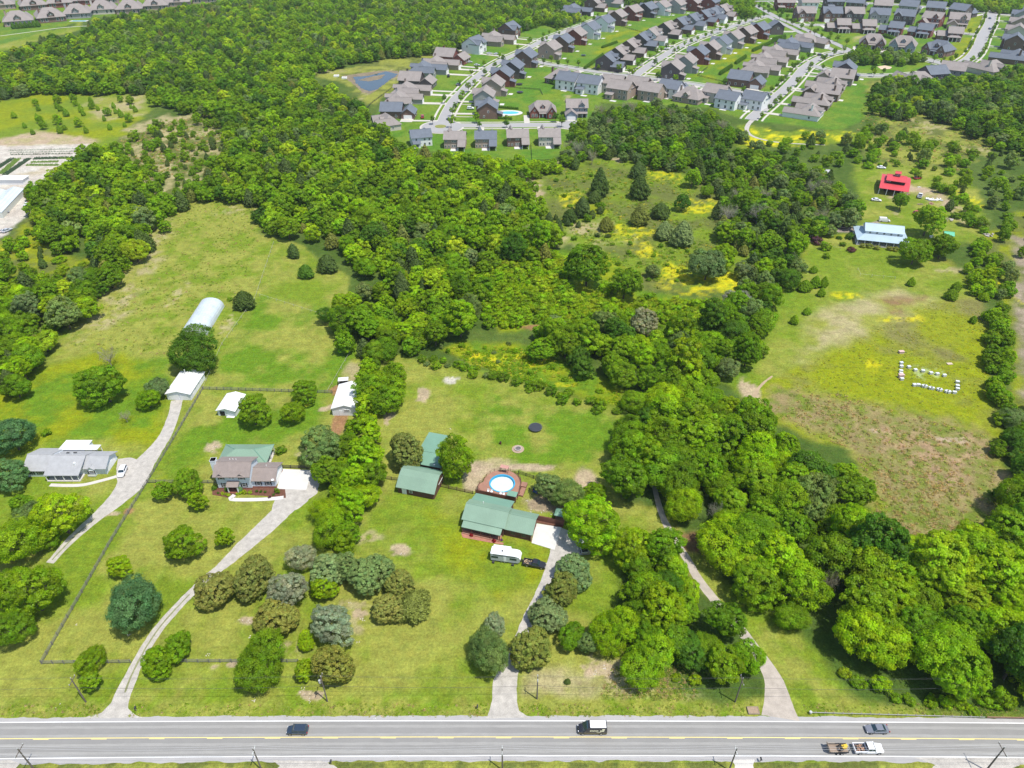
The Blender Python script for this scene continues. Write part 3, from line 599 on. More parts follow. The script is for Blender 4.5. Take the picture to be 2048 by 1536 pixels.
    def chimney(s, x, y, z0, z1, m, w=.5): mb = MB(); mb.box(x-w, x+w, y-w, y+w, z0, z1, m); mb.box(x-w-.08, x+w+.08, y-w-.08, y+w+.08, z1-.15, z1, m); mb.cyl((x, y), .17, z1, z1+.25, dark_in, 8); mb.build('chimney', s.r)
    def vents(s, pts):
        mb = MB(); mb.cyl((0, 0), .12, -.3, .35, white_metal, 6); me = mb.mesh('roof_vent')
        for p in pts: inst('roof_vent', me, s.r, p)
    def end(s, r=9, c=(0, 0)):
        if s.w.v: s.w.build('wall', s.r)
        p = s.r.matrix_basis @ Vector((c[0], c[1], 0)); AVOID.append((p.x, p.y, r)); return s.r
siding_blue = mat('pale_blue_white_siding', (0.60, 0.66, 0.72), .7, .04, 2, wave=('Z', .2, .08))
red_brick = mat('red_brick', (0.24, 0.085, 0.055), .9, .18, .5, fine=.18)

# grey ranch house at the left ------------------------------------------------
b = Bld('ranch_house', (-143.2, 153.2), 0, 'long low white ranch house with grey shingle roof at the far left', 'house')
b.wall(0.3, 7.6, 0, 9.2, 2.5, siding_blue, 'x', 4.75, yr=4.3); b.wall(7.6, 17, .9, 8.3, 2.5, siding_blue, 'x', 4.65, yr=3.6); b.wall(17, 23.5, 1, 7.8, 2.5, siding_blue, 'x', 4.35, yr=4)
b.gable(0, 7.4, -.5, 9.7, 2.6, 4.95, grey_shingle, yr=4.35); b.gable(7.3, 17.5, -2.3, 8.5, 2.55, 5.0, grey_shingle, yr=3.9); b.gable(17.4, 24.2, .4, 8.3, 2.6, 4.6, grey_shingle, yr=4.1)
b.gable(18.6, 20.9, .1, 3.4, 2.5, 3.4, grey_shingle, 'y'); b.wall(18.8, 20.7, .3, 1.4, 2.45, siding_blue, 'y', 3.3)
b.shed(6.2, 14.2, 8.4, 3.1, 13.3, 2.75, white_metal); b.shed(14.2, 17.9, 8.4, 3.08, 11.1, 2.75, white_metal)
b.wall(6.5, 14, 8.3, 13, 2.55, siding_blue); b.posts([(17.6, 10.9), (16, 10.9), (14.4, 10.9)], 0, 2.7, trim)
b.posts([(7.6, -2.0), (10.2, -2.0), (12.6, -2.0), (15, -2.0), (16.9, -2.0)], 0, 2.4, trim); b.box('porch_floor', 7.5, 17.1, -2.2, .9, 0, .25, concrete)
b.win(2, 0, 1.45, 's', 1.3, 1.1, True); b.win(4.9, 0, 1.45, 's', 1.3, 1.1, True); b.win(19.75, .28, 1.5, 's', 1.2, 1.0, True); b.win(9.2, .9, 1.4, 's', 1.6, 1.2); b.win(15, .9, 1.4, 's', 1.6, 1.2); b.door(12.2, .9, 's', 1.1, 2.1, shutter_m)
b.box('railing', 18.6, 20.9, -.3, -.22, .3, .95, trim); b.box('chimney', 15.1, 15.6, .7, 1.3, 3.4, 4.6, trim); b.garage(23.5, 4.3, 'e', 4.8, 2.1)
b.vents([(9.5, 4.6, 4.9), (13.2, 4.5, 4.9), (11, 5.2, 4.7)])
mb = MB(); mb.box(-.5, .5, -.12, .12, -.05, .12, dark_in); me_ = mb.mesh('ridge_vent'); inst('ridge_vent', me_, b.r, (11.4, 5.2, 4.7)); inst('ridge_vent', me_, b.r, (13.6, 5.3, 4.7))
b.end(13, (12, 5))
# two-storey house ------------------------------------------------------------
b = Bld('two_storey_house', (-84.9, 148.1), 0, 'white two-storey house with brown shingle roof, black shutters and a white concrete pad', 'house')
b.wall(.3, 10, 0, 7.5, 5.3, siding_blue, 'x', 7.6, yr=3.1); b.wall(10, 16.7, .5, 7.9, 2.75, siding_blue, 'x', 4.8, yr=3.8, z0=.5); b.wall(10, 16.7, .48, 7.92, .5, red_brick); b.wall(.28, 10.02, -.02, 7.5, .4, red_brick)
b.gable(-.1, 10.5, -.9, 7.9, 5.35, 7.85, brown_shingle, yr=3.0); b.gable(10.1, 17.2, .1, 8.2, 2.9, 5.0, brown_shingle, yr=3.7)
for xx in (1.9, 7.7):
    b.wall(xx-1, xx+1, -.1, 1.4, 5.25, siding_blue, 'y', 6.15, z0=5); b.gable(xx-1.25, xx+1.25, -.7, 1.9, 5.25, 6.25, brown_shingle, 'y', name='dormer_roof')
b.hip(-2.3, 12.4, 7.6, 16.2, 2.9, 4.7, green_metal, 4.5); b.posts([(-2, 15.9), (1, 15.9), (4.5, 15.9), (8, 15.9), (12.1, 15.9), (12.1, 12.5), (12.1, 9.4), (-2, 12)], 0, 2.8, trim); b.box('patio', -2.1, 12.2, 7.9, 16, 0, .15, concrete)
for a_, c_ in (((-2.3, 16.2, 2.9), (2.2, 11.9, 4.7)), ((12.4, 16.2, 2.9), (7.9, 11.9, 4.7)), ((12.4, 7.6, 2.9), (7.9, 11.9, 4.7))): mb = MB(); mb.tube(a_, c_, .16, green_metal_b, 5); mb.build('hip_cap', b.r)
b.wall(9, 12.1, 8.1, 8.6, 2.8, white_siding)
b.shed(3.4, 6.9, -2.0, 2.55, -.05, 3.25, brown_shingle, name='porch_roof'); b.posts([(3.75, -1.6), (6.5, -1.6)], 0, 2.5, trim, .13); b.box('porch_floor', 3.4, 6.9, -1.8, 0, 0, .2, red_brick)
for xx in (1.9, 7.7): b.win(xx, 0, 4.45, 's', .95, 1.35, True)
b.win(2.3, 0, 1.6, 's', .95, 1.4, True); b.win(7.9, 0, 1.6, 's', .95, 1.4, True); b.win(4.9, 0, 4.5, 's', .6, .7, False, 2)
b.win(11.9, .5, 1.7, 's', 1.0, 1.25, True); b.win(14.7, .5, 1.7, 's', 1.0, 1.25, True); b.door(5.1, 0, 's', 1.1, 2.1, shutter_m)
b.chimney(-.35, 3.0, 0, 8.7, white_siding, .75); b.vents([(3.6, 4.6, 7.1), (4.5, 4.6, 7.1), (5.4, 4.6, 7.1), (13.6, 4.6, 4.7)]); b.garage(16.7, 4, 'e', 4.8, 2.1)
mb = MB(); mb.cyl((0, 0), .42, 0, .1, trim, 12); inst('satellite_dish', mb.mesh('satellite_dish'), b.r, (16.3, .3, 3.2))
b.end(13, (6, 8))
# green-roofed log house ------------------------------------------------------
A3 = R(-16.5)
b = Bld('log_house', (-13.4, 131), A3, 'brown log house with pale green metal roofs beside the camper trailer', 'house')
b.wall(0, 10.9, 2.2, 9, 3.1, log_wall, 'x', 5.35, yr=6.0); b.wall(11, 18.3, 2.7, 9.1, 2.6, log_wall, 'x', 4.8, yr=6.2); b.wall(.3, 10.6, 9, 12.7, 2.6, log_wall)
b.gable(-.8, 11.35, 1.9, 9.0, 3.4, 5.6, green_metal, yr=6.05, ze1=4.25); b.gable(11.1, 18.9, 2.4, 9.4, 2.7, 5.0, green_metal, yr=6.2, ze1=3.6)
b.shed(-.4, 10.9, 9.0, 4.2, 13.0, 2.8, green_metal_b); b.shed(-.2, 10.7, .1, 2.5, 2.4, 3.32, green_metal, name='porch_roof')
b.posts([(0, .35), (2.6, .35), (5.2, .35), (7.8, .35), (10.4, .35)], 0, 2.5, stain, .1); b.box('porch_floor', -.2, 10.6, 0, 2.2, 0, .25, deck_m)
b.box('porch_rail', 0, 8.6, .3, .38, .6, .95, stain)
b.win(2, 2.2, 1.6, 's', 1.2, 1.2, frame=stain); b.win(7.6, 2.2, 1.6, 's', 1.2, 1.2, frame=stain); b.door(5, 2.2, 's', 1, 2.1, trim); b.win(13.4, 2.7, 1.5, 's', 1.1, 1.1, frame=stain); b.win(16.4, 2.7, 1.5, 's', 1.1, 1.1, frame=stain)
b.garage(18.3, 6, 'e', 4.6, 2.1, stain); b.posts([(18.6, 2.6)], 0, 2.6, mat('tan_post', (.45,.3,.17), .8, 0), .14); b.vents([(3.4, 8.2, 4.7)])
b.end(11, (9, 7))
# workshop with gambrel roof and two green lean-to roofs behind ----------------
A4 = R(-15)
b = Bld('workshop', (-32.7, 146.6), A4, 'dark red workshop with rounded pale green metal roof between the cedar and the tall tree', 'workshop')
b.w.prism([(0, 0), (8, 0), (8, 3.2), (6.6, 4.5), (4.6, 5.15), (2.6, 4.5), (0.2, 2.7)], 0, 11, log_wall, 'x')
prof = [(-.5, 2.55), (2.6, 4.68), (4.6, 5.35), (6.7, 4.7), (8.7, 3.2)]
for i in range(4):
    (a_, za), (c_, zc) = prof[i], prof[i+1]; mb = MB(); mb.hexa([(-.3,a_,za-.12),(11.4,a_,za-.12),(11.4,c_,zc-.12),(-.3,c_,zc-.12)], [(-.3,a_,za),(11.4,a_,za),(11.4,c_,zc),(-.3,c_,zc)], [green_metal, green_metal, green_metal, green_metal_b][i]); mb.build('roof', b.r)
b.box('door', 1.3, 2.7, -.05, .02, 0, 2.1, trim); b.win(4, 0, 1.4, 's', .8, .9, frame=trim); b.box('gutter', 11.42, 11.5, 3, 8.4, 3.0, 3.15, trim)
b.end(8, (5.5, 4))
b = Bld('lean_to_shed', (-32.7, 146.6), A4, 'flat green metal lean-to directly behind the red workshop', 'shed')
b.shed(2.3, 9.6, 10.0, 2.8, 15.3, 3.2, green_metal_b); b.wall(2.6, 9.3, 10.2, 15.2, 2.7, log_wall); mb = MB(); mb.cyl((7.3, 10.7), .25, 2.8, 3.1, trim, 8); mb.build('roof_vent', b.r); b.end(6, (6, 12.5))
b = Bld('carport', (-32.7, 146.6), A4, 'farthest green metal carport roof behind the lean-to, partly under the tall tree', 'carport')
b.shed(0.6, 7.2, 15.5, 3.1, 24.4, 3.0, green_metal_b); b.posts([(.9, 15.9), (.9, 20), (.9, 24), (6.9, 15.9), (6.9, 24)], 0, 2.95, stain); b.end(6, (4, 20))
# small gazebo by the maple and stained fence ---------------------------------
b = Bld('gazebo', (at(1119, 1036).x + .2, at(1119, 1036).y), A3, 'tiny square gazebo with green peaked roof at the edge of the maple', 'gazebo')
b.hip(-1.5, 1.5, -1.5, 1.5, 2.2, 3.0, green_metal_b, 1.45); b.posts([(-1.2,-1.2),(1.2,-1.2),(1.2,1.2),(-1.2,1.2)], 0, 2.1, stain); b.box('floor', -1.4, 1.4, -1.4, 1.4, 0, .15, deck_m); b.end(2)
# round pool in its deck --------------------------------------------------------
T3 = Matrix.Translation((-13.4, 131, 0)) @ Matrix.Rotation(A3, 4, 'Z')
pc = T3 @ Vector((5.0, 20.3, 0))
r = empty('swimming_pool', (pc.x, pc.y, 0), A3, 'round above-ground pool with white cover floor and blue liner in a brown deck', 'pool')
mb = MB(); n = 40; RO, RI = 3.75, 3.4; v = []
for rr, z in ((RO, 0), (RO, 1.32), (RI, 1.32), (RI, .25)): v += [(rr*math.cos(2*math.pi*i/n), rr*math.sin(2*math.pi*i/n), z) for i in range(n)]
f = [(k*n+i, k*n+(i+1)%n, (k+1)*n+(i+1)%n, (k+1)*n+i) for k in range(3) for i in range(n)]
mb.poly(v, f, mat('pool_wall_blue', (0.02, 0.30, 0.50), .4, .05, 2)); mb.build('pool_wall', r)
mb = MB(); mb.cyl((0, 0), RI, .2, .3, mat('pool_floor', (0.75, 0.77, 0.78), .5, .03, 3), 40); mb.build('pool_floor', r)
mb = MB(); mb.cyl((0, 0), RI - .01, .45, .60, mat('pool_water_surface', (0.52, 0.66, 0.68), .08, .03, 2), 40); mb.build('water', r)
r2 = empty('pool_deck', (pc.x, pc.y, 0), A3, 'brown timber deck with railings wrapped round the pool', 'deck')
# deck ring and square front
mb = MB(); n = 44; v = []; outer = []
for i in range(n):
    a = 2*math.pi*i/n; x, y = 5.5*math.cos(a), 5.7*math.sin(a)
    if y < -1.0: x = max(-6.2, min(5.8, x * 1.35)); y = max(y * 1.25, -5.2)
    outer.append((x, y))
ins_ = [(3.72*math.cos(2*math.pi*i/n), 3.72*math.sin(2*math.pi*i/n)) for i in range(n)]
v = [(x, y, 1.22) for x, y in outer] + [(x, y, 1.22) for x, y in ins_] + [(x, y, 1.05) for x, y in outer]
f = [(i, (i+1)%n, (i+1)%n+n, i+n) for i in range(n)] + [(i+2*n, (i+1)%n+2*n, (i+1)%n, i) for i in range(n)]
mb.poly(v, f, deck_m); mb.build('deck_boards', r2)
pm_ = MB(); pm_.box(-.05, .05, -.05, .05, 0, 2.15, stain); pme = pm_.mesh('post')
for i in range(0, n, 2): inst('post', pme, r2, (outer[i][0], outer[i][1], 0))
for i in range(0, n, 2):
    a_, c_ = outer[i], outer[(i+2) % n]; mb = MB()
    mb.tube((*a_, 2.1), (*c_, 2.1), .05, stain, 4); mb.tube((*a_, 1.75), (*c_, 1.75), .035, stain, 4); mb.tube((*a_, 1.45), (*c_, 1.45), .035, stain, 4); mb.build('railing', r2)
mb = MB(); mb.hexa([(-6.4,-5.3,.1),(5.6,-5.3,.1),(5.6,-5.2,.1),(-6.4,-5.2,.1)], [(-6.4,-5.3,2.0),(5.6,-5.3,2.0),(5.6,-5.2,2.0),(-6.4,-5.2,2.0)], stain); mb.build('fence_panel', r2)
mb = MB(); mb.box(5.3, 6.9, .8, 2.6, .0, 1.0, deck_m); mb.box(5.6, 6.9, -2.5, .8, 0, .6, deck_m); mb.build('ramp', r2)
def canopy(lx, ly, w, d, z, m, label, nm='canopy'):
    p = T3 @ Vector((lx, ly, 0)); q = empty(nm, (p.x, p.y, 0), A3, label, 'canopy'); mb = MB(); mb.hexa([(-w/2,-d/2,z),(w/2,-d/2,z),(w/2,d/2,z+.1),(-w/2,d/2,z+.1)], [(-w/2,-d/2,z+.08),(w/2,-d/2,z+.08),(w/2,d/2,z+.18),(-w/2,d/2,z+.18)], m); mb.build('roof', q)
    pm2 = MB(); pm2.box(-.05,.05,-.05,.05,1.2,z,stain); me2 = pm2.mesh('post')
    for sx in (-1, 1):
        for sy in (-1, 1): inst('post', me2, q, (sx*(w/2-.12), sy*(d/2-.12), 0))
    return q
canopy(9.5, 15.3, 2.8, 1.9, 3.0, green_metal_b, 'green metal canopy at the pool deck corner next to the house')
canopy(4.2, 25.3, 2.5, 1.3, 3.0, mat('pink_brown_roof', (0.42, 0.22, 0.18), .8, .1, 1), 'dusty pink roofed bar shelter at the back of the pool deck')
AVOID.append((pc.x, pc.y, 8))
def pavilion_chair(lx, ly, lab, c):
    p = T3 @ Vector((lx, ly, 0)); q = empty('deck_chair', (p.x, p.y, 1.22), A3 + .2, lab, 'chair', 'white chairs on the pool deck'); mb = MB(); mb.box(-.3,.3,-.3,.3,.35,.42,c); mb.build('seat', q); mb = MB(); mb.box(-.3,.3,.26,.32,.42,.95,c); mb.build('backrest', q)
    lm = MB(); lm.box(-.03,.03,-.03,.03,0,.35,c); l_ = lm.mesh('leg')
    for sx in (-.26,.26):
        for sy in (-.26,.26): inst('leg', l_, q, (sx, sy, 0))
for i, lx in enumerate((2.2, 3.2, 5.9, 6.8)): pavilion_chair(lx, 15.9, ['leftmost white chair on the pool deck', 'second white chair from the left on the pool deck', 'third white chair from the left on the pool deck', 'rightmost white chair on the pool deck next to the canopy'][i], trim)
# sheds -----------------------------------------------------------------------
b = Bld('garage', (-115.9, 190.5), R(-1.5) , 'white metal garage with a low gable at the top of the left gravel drive', 'garage')
b.wall(0, 8, 0, 12.5, 2.7, white_siding, 'y', 3.7); b.gable(-.35, 8.35, -.4, 12.9, 2.7, 3.85, white_metal, 'y'); b.garage(2.3, 0, 's', 3.4, 2.3); b.garage(5.8, 0, 's', 2.6, 2.3)
for yy in (2, 5, 8): b.garage(8, yy + .8, 'e', 2.4, 2.2)
b.w.tube((2.6, 10.5, 3), (2.6, 10.5, 5.2), .12, white_metal, 6); b.end(9, (4, 6))
b = Bld('garden_shed', (-96.1, 182.0), R(-4), 'small white shed half hidden by the bright tree above the two-storey house', 'shed')
b.wall(0, 6, 0, 8.6, 2.3, white_siding, 'y', 3.2); b.gable(-.3, 6.3, -.5, 9, 2.35, 3.35, white_metal, 'y'); b.box('door', .8, 2.4, -.06, .02, .1, 1.9, dark_in); b.box('threshold', 3, 5.6, -.9, -.1, 0, .15, trim); b.end(6, (3, 4))
b = Bld('horse_barn', (-58.8, 182.0), 0, 'large white metal barn half hidden under trees on the property line', 'barn')
b.wall(.2, 8.6, 0, 13, 2.9, white_siding, 'y', 4.2); b.gable(-.1, 8.9, -.3, 13.3, 3.0, 4.4, white_metal, 'y'); b.win(5.0, 0, 2.0, 's', 1.7, .7); b.garage(3, 0, 's', 1, 2.0); b.shed(8.7, 14.5, .3, 2.5, 12, 2.6, green_metal_b, name='side_roof'); b.posts([(14.2, .7), (14.2, 6), (14.2, 11.7)], 0, 2.5, stain); b.end(4.2, (3.5, 6))
b = Bld('utility_trailer', (at(688, 768).x, at(688, 768).y), R(8), 'small white roofed trailer parked behind the white barn', 'trailer')
b.wall(-1.5, 1.5, -.9, .9, 1.3, dark_in, z0=.5); b.shed(-1.75, 1.75, -1.0, 2.1, 1.0, 2.2, white_metal); b.posts([(-1.5,-.85),(1.5,-.85),(-1.5,.85),(1.5,.85)], .5, 2.1, trim, .05)
for sx in (-.9, .9): mb = MB(); mb.T = Matrix.Translation((sx, -1.0, .35)) @ Matrix.Rotation(math.pi/2, 4, 'X'); mb.cyl((0,0), .33, -.1, .1, dark_in, 12); mb.build('wheel', b.r)
b.end(3)
# hoop greenhouse --------------------------------------------------------------
P0 = at(369, 651); P1 = at(414.5, 671); P2 = at(449, 613); ax = (P2 - P1); L_ = ax.length; ang = math.atan2(ax.y, ax.x) - math.pi/2; wd = 9.6
b = Bld('hoop_greenhouse', (P1.x, P1.y), ang, 'long white plastic hoop greenhouse on the upper left field', 'greenhouse')
film = mat('greenhouse_film', (0.46, 0.52, 0.56), .35, .16, 3, spec=.5); pr_ = [(-wd/2 + wd/2*math.cos(t), 4.2*math.sin(t)**.8) for t in np.linspace(0, math.pi, 15)]
mb = MB(); n = len(pr_); v = [(x, y, z) for y in (0, L_) for x, z in pr_]; mb.poly(v, [(i, i+1, i+1+n, i+n) for i in range(n-1)], film); mb.build('film_cover', b.r)
mb = MB(); mb.poly([(x, .02, z) for x, z in pr_], [tuple(range(n))], mat('end_film', (0.5, 0.53, 0.5), .5, .2, 1)); mb.poly([(x, L_-.02, z) for x, z in pr_], [tuple(range(n))[::-1]], film); mb.build('end_wall', b.r)
for k in range(19):
    mb = MB(); y = k * L_ / 18
    for i in range(n-1): mb.tube((pr_[i][0], y, pr_[i][1]+.03), (pr_[i+1][0], y, pr_[i+1][1]+.03), .045, mat('hoop_pipe', (0.62, 0.66, 0.68), .5, 0), 4)
    mb.build('hoop', b.r)
b.box('door', -wd/2-.6, -wd/2+.6, -.06, .0, 0, 2.1, dark_in); AVOID.append((b.r.location.x - 5, b.r.location.y + 6, 7)); AVOID.append((b.r.location.x - 5, b.r.location.y + 17, 7))
# farmhouse --------------------------------------------------------------------
b = Bld('farmhouse', (163.6, 311.8), R(-15), 'white farmhouse with pale blue metal roof and wraparound porch', 'farmhouse')
b.wall(3.6, 20, 5.6, 14, 5.3, white_siding, 'x', 7.6); b.gable(3.1, 20.6, 5.2, 14.4, 5.5, 7.8, blue_metal)
# wraparound porch roof
mb = MB(); o_ = [(-.3, .2), (23, .2), (23, 17), (-.3, 17)]; i_ = [(3.55, 5.5), (20.1, 5.5), (20.1, 14.1), (3.55, 14.1)]
mb.poly([(x, y, 2.85) for x, y in o_] + [(x, y, 4.2) for x, y in i_] + [(x, y, 2.7) for x, y in o_], [(i, (i+1)%4, (i+1)%4+4, i+4) for i in range(4)] + [(i+8, (i+1)%4+8, (i+1)%4, i) for i in range(4)], blue_metal); mb.build('porch_roof', b.r)
b.posts([(x, .5) for x in (.2, 3.4, 6.6, 9.8, 13, 16.2, 19.4, 22.6)] + [(.2, 5), (.2, 10), (.2, 16.6), (22.6, 6), (22.6, 12)], 0, 2.7, trim, .12); b.box('porch_floor', -.1, 22.8, .3, 16.8, 0, .4, concrete)
for k in range(5): b.win(5.6 + k*3.1, 5.6, 4.8, 's', .9, .8, frame=None)
for k in range(5): b.win(5.6 + k*3.1, 5.6, 1.9, 's', .9, 1.4)
b.door(13, 5.6, 's', 1.1, 2.2, shutter_m); b.end(13, (11, 8))
# red-roofed barn ----------------------------------------------------------------
b = Bld('red_roofed_barn', (202.5, 378), R(-26), 'open barn with bright red metal roof and a raised monitor', 'barn')
rd = red_metal; b.shed(-1.2, 13.6, -1.6, 3.6, 6.5, 5.6, rd); b.shed(-1.2, 13.6, 13, 6.0, 22, 4.0, rd)
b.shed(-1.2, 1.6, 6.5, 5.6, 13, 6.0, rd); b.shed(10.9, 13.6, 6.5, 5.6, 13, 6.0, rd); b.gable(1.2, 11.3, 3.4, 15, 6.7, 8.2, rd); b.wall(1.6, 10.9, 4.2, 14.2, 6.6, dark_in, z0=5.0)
b.wall(5.0, 7.6, 8, 11, 9.6, stain, z0=7.5); b.gable(4.7, 7.9, 7.6, 11.4, 9.6, 10.4, rd); b.win(6.3, 8, 9.0, 's', .8, 1.0, n=2)
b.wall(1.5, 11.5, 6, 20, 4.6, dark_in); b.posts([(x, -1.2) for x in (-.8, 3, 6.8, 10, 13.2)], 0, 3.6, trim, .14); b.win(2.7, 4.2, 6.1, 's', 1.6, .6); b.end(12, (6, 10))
b = Bld('tin_roof_shed', (at(1640, 352).x, at(1640, 352).y), R(-10), 'low shed with rusty white tin roof in the woods left of the barn', 'shed')
b.wall(-5, 5, -2.5, 2.5, 2.6, white_siding); b.shed(-5.4, 5.4, -2.8, 2.7, 2.8, 3.1, mat('dull_tin_roof', (0.42,0.42,0.42), .6, .3, 1.5)); b.end(9)
b = Bld('garden_hut', (at(1894, 476).x, at(1894, 476).y), R(-14), 'tiny hut with a bright green roof right of the farmhouse', 'hut')
b.wall(-1.9, 1.9, -1.7, 1.7, 2.1, stain, 'x', 3.0); b.gable(-2.3, 2.3, -2.3, 2.3, 2.1, 3.3, mat('emerald_roof', (0.05, 0.38, 0.22), .5, .05, 2)); b.end(4)
# nursery yard --------------------------------------------------------------------
gh = mat('greenhouse_glass', (0.52, 0.58, 0.62), .25, .08, 5, wave=('X', 1.6, .25))
g0 = at(-60, 440); g1 = at(8, 436); g2 = at(52, 388)
b = Bld('nursery_greenhouse', (g1.x, g1.y), math.atan2(g2.y-g1.y, g2.x-g1.x) - math.pi/2, 'wide glazed nursery greenhouse at the left edge', 'greenhouse')
LL = (g2 - g1).length
for k in range(3):
    b.gable(-9*(k+1)+.1, -9*k, 0, LL, 3.0, 4.6, gh, 'y'); b.wall(-9*(k+1)+.2, -9*k-.1, .1, LL-.1, 2.9, mat('pale_panel', (0.55,0.57,0.52), .6, .05, 2), 'y', 4.3)
b.end(16, (-8, LL/2))
b = Bld('nursery_shed', (at(30, 366).x, at(30, 366).y), 0, 'flat white roofed shed behind the nursery greenhouse', 'shed'); b.wall(-7, 7, -3, 3, 3, trim); b.shed(-7.5, 7.5, -3.5, 3.1, 3.5, 3.2, white_metal); b.end(9)
plantm = [mat('potted_dark', (0.035, 0.07, 0.03), .95, .4, .5, fine=.4), mat('potted_light', (0.12, 0.20, 0.03), .95, .4, .5, fine=.4), mat('potted_grey', (0.23, 0.26, 0.20), .95, .4, .5, fine=.4)]
def bed(px0, py0, px1, py1, w, k, lab):
    a, c = at(px0, py0), at(px1, py1); d = c - a; rg = random.Random(int(px0 + py0)); q = empty('plant_bed', (a.x, a.y, 0), math.atan2(d.y, d.x), lab, 'plant bed', 'rows of potted plants in the nursery yard'); mb = MB()
    nn_ = int(d.length / .9)
    for i in range(nn_):
        for j in range(max(1, int(w / .9))):
            x = i*.9 + rg.uniform(-.1,.1); y = -w/2 + j*.9 + rg.uniform(-.1,.1); h = rg.uniform(.5, 1.1); mb.cyl((x, y), .38, .05, h, plantm[k], 5, .12)
    o = mb.build('potted_plants', q); o['kind'] = 'stuff'
for i, (x0, y0, x1, y1, w, k) in enumerate([(20,301,165,297,1.6,2),(22,305,160,302,1.6,2),(24,309,150,307,1.6,0),(70,317,140,315,4,0),(65,324,120,323,3,1),(55,330,122,330,3,1),(-20,345,24,316,4,0),(0,348,35,317,4,1),(8,350,58,316,4,0),(120,316,142,316,3,1)]):
    bed(x0, y0, x1, y1, w, k, ['back', 'second', 'third', 'dark conifer', 'light green', 'front light green', 'far left slanted', 'yellow-green slanted', 'longest dark slanted', 'small right-hand'][i] + ' row of potted plants in the nursery yard')
# ------------------------------------------------------------------ housing estate
WALLS = {'brown': mat('brown_brick', (0.17, 0.105, 0.08), .9, .12, 1, fine=.12), 'red': mat('dark_red_brick', (0.20, 0.065, 0.045), .9, .12, 1, fine=.12), 'tan': mat('tan_brick', (0.34, 0.26, 0.21), .9, .1, 1, fine=.1),
 'white': mat('white_board', (0.72, 0.72, 0.72), .7, .03, 2), 'grey': mat('grey_board', (0.30, 0.30, 0.295), .7, .05, 2), 'beige': mat('beige_board', (0.50, 0.46, 0.40), .7, .05, 2), 'blue': mat('blue_grey_board', (0.22, 0.27, 0.31), .7, .05, 2), 'dark': mat('charcoal_brick', (0.10, 0.085, 0.08), .9, .12, 1, fine=.1)}
ROOFS = {'t': mat('taupe_shingles', (0.245, 0.217, 0.20), .95, .10, 2, fine=.07), 'b': mat('slate_blue_shingles', (0.12, 0.138, 0.165), .9, .10, 2, fine=.07)}
RN = {'t': 'taupe roof', 'b': 'slate-blue roof'}; WN = {'brown': 'brown brick', 'red': 'red brick', 'tan': 'tan brick', 'white': 'white', 'grey': 'grey', 'beige': 'beige', 'blue': 'blue-grey', 'dark': 'dark brick'}
def add_front(b, W, x0, x1, y, z=1.6, up=None, door=True):
    n = max(1, int((x1 - x0) / 3))
    for i in range(n):
        xx = x0 + (i + .5) * (x1 - x0) / n
        if door and i == n // 2: b.door(xx, y, 's', 1.1, 2.2, shutter_m)
        else: b.win(xx, y, z, 's', 1.1, 1.5)
        if up: b.win(xx, y, up, 's', 1.0, 1.4)
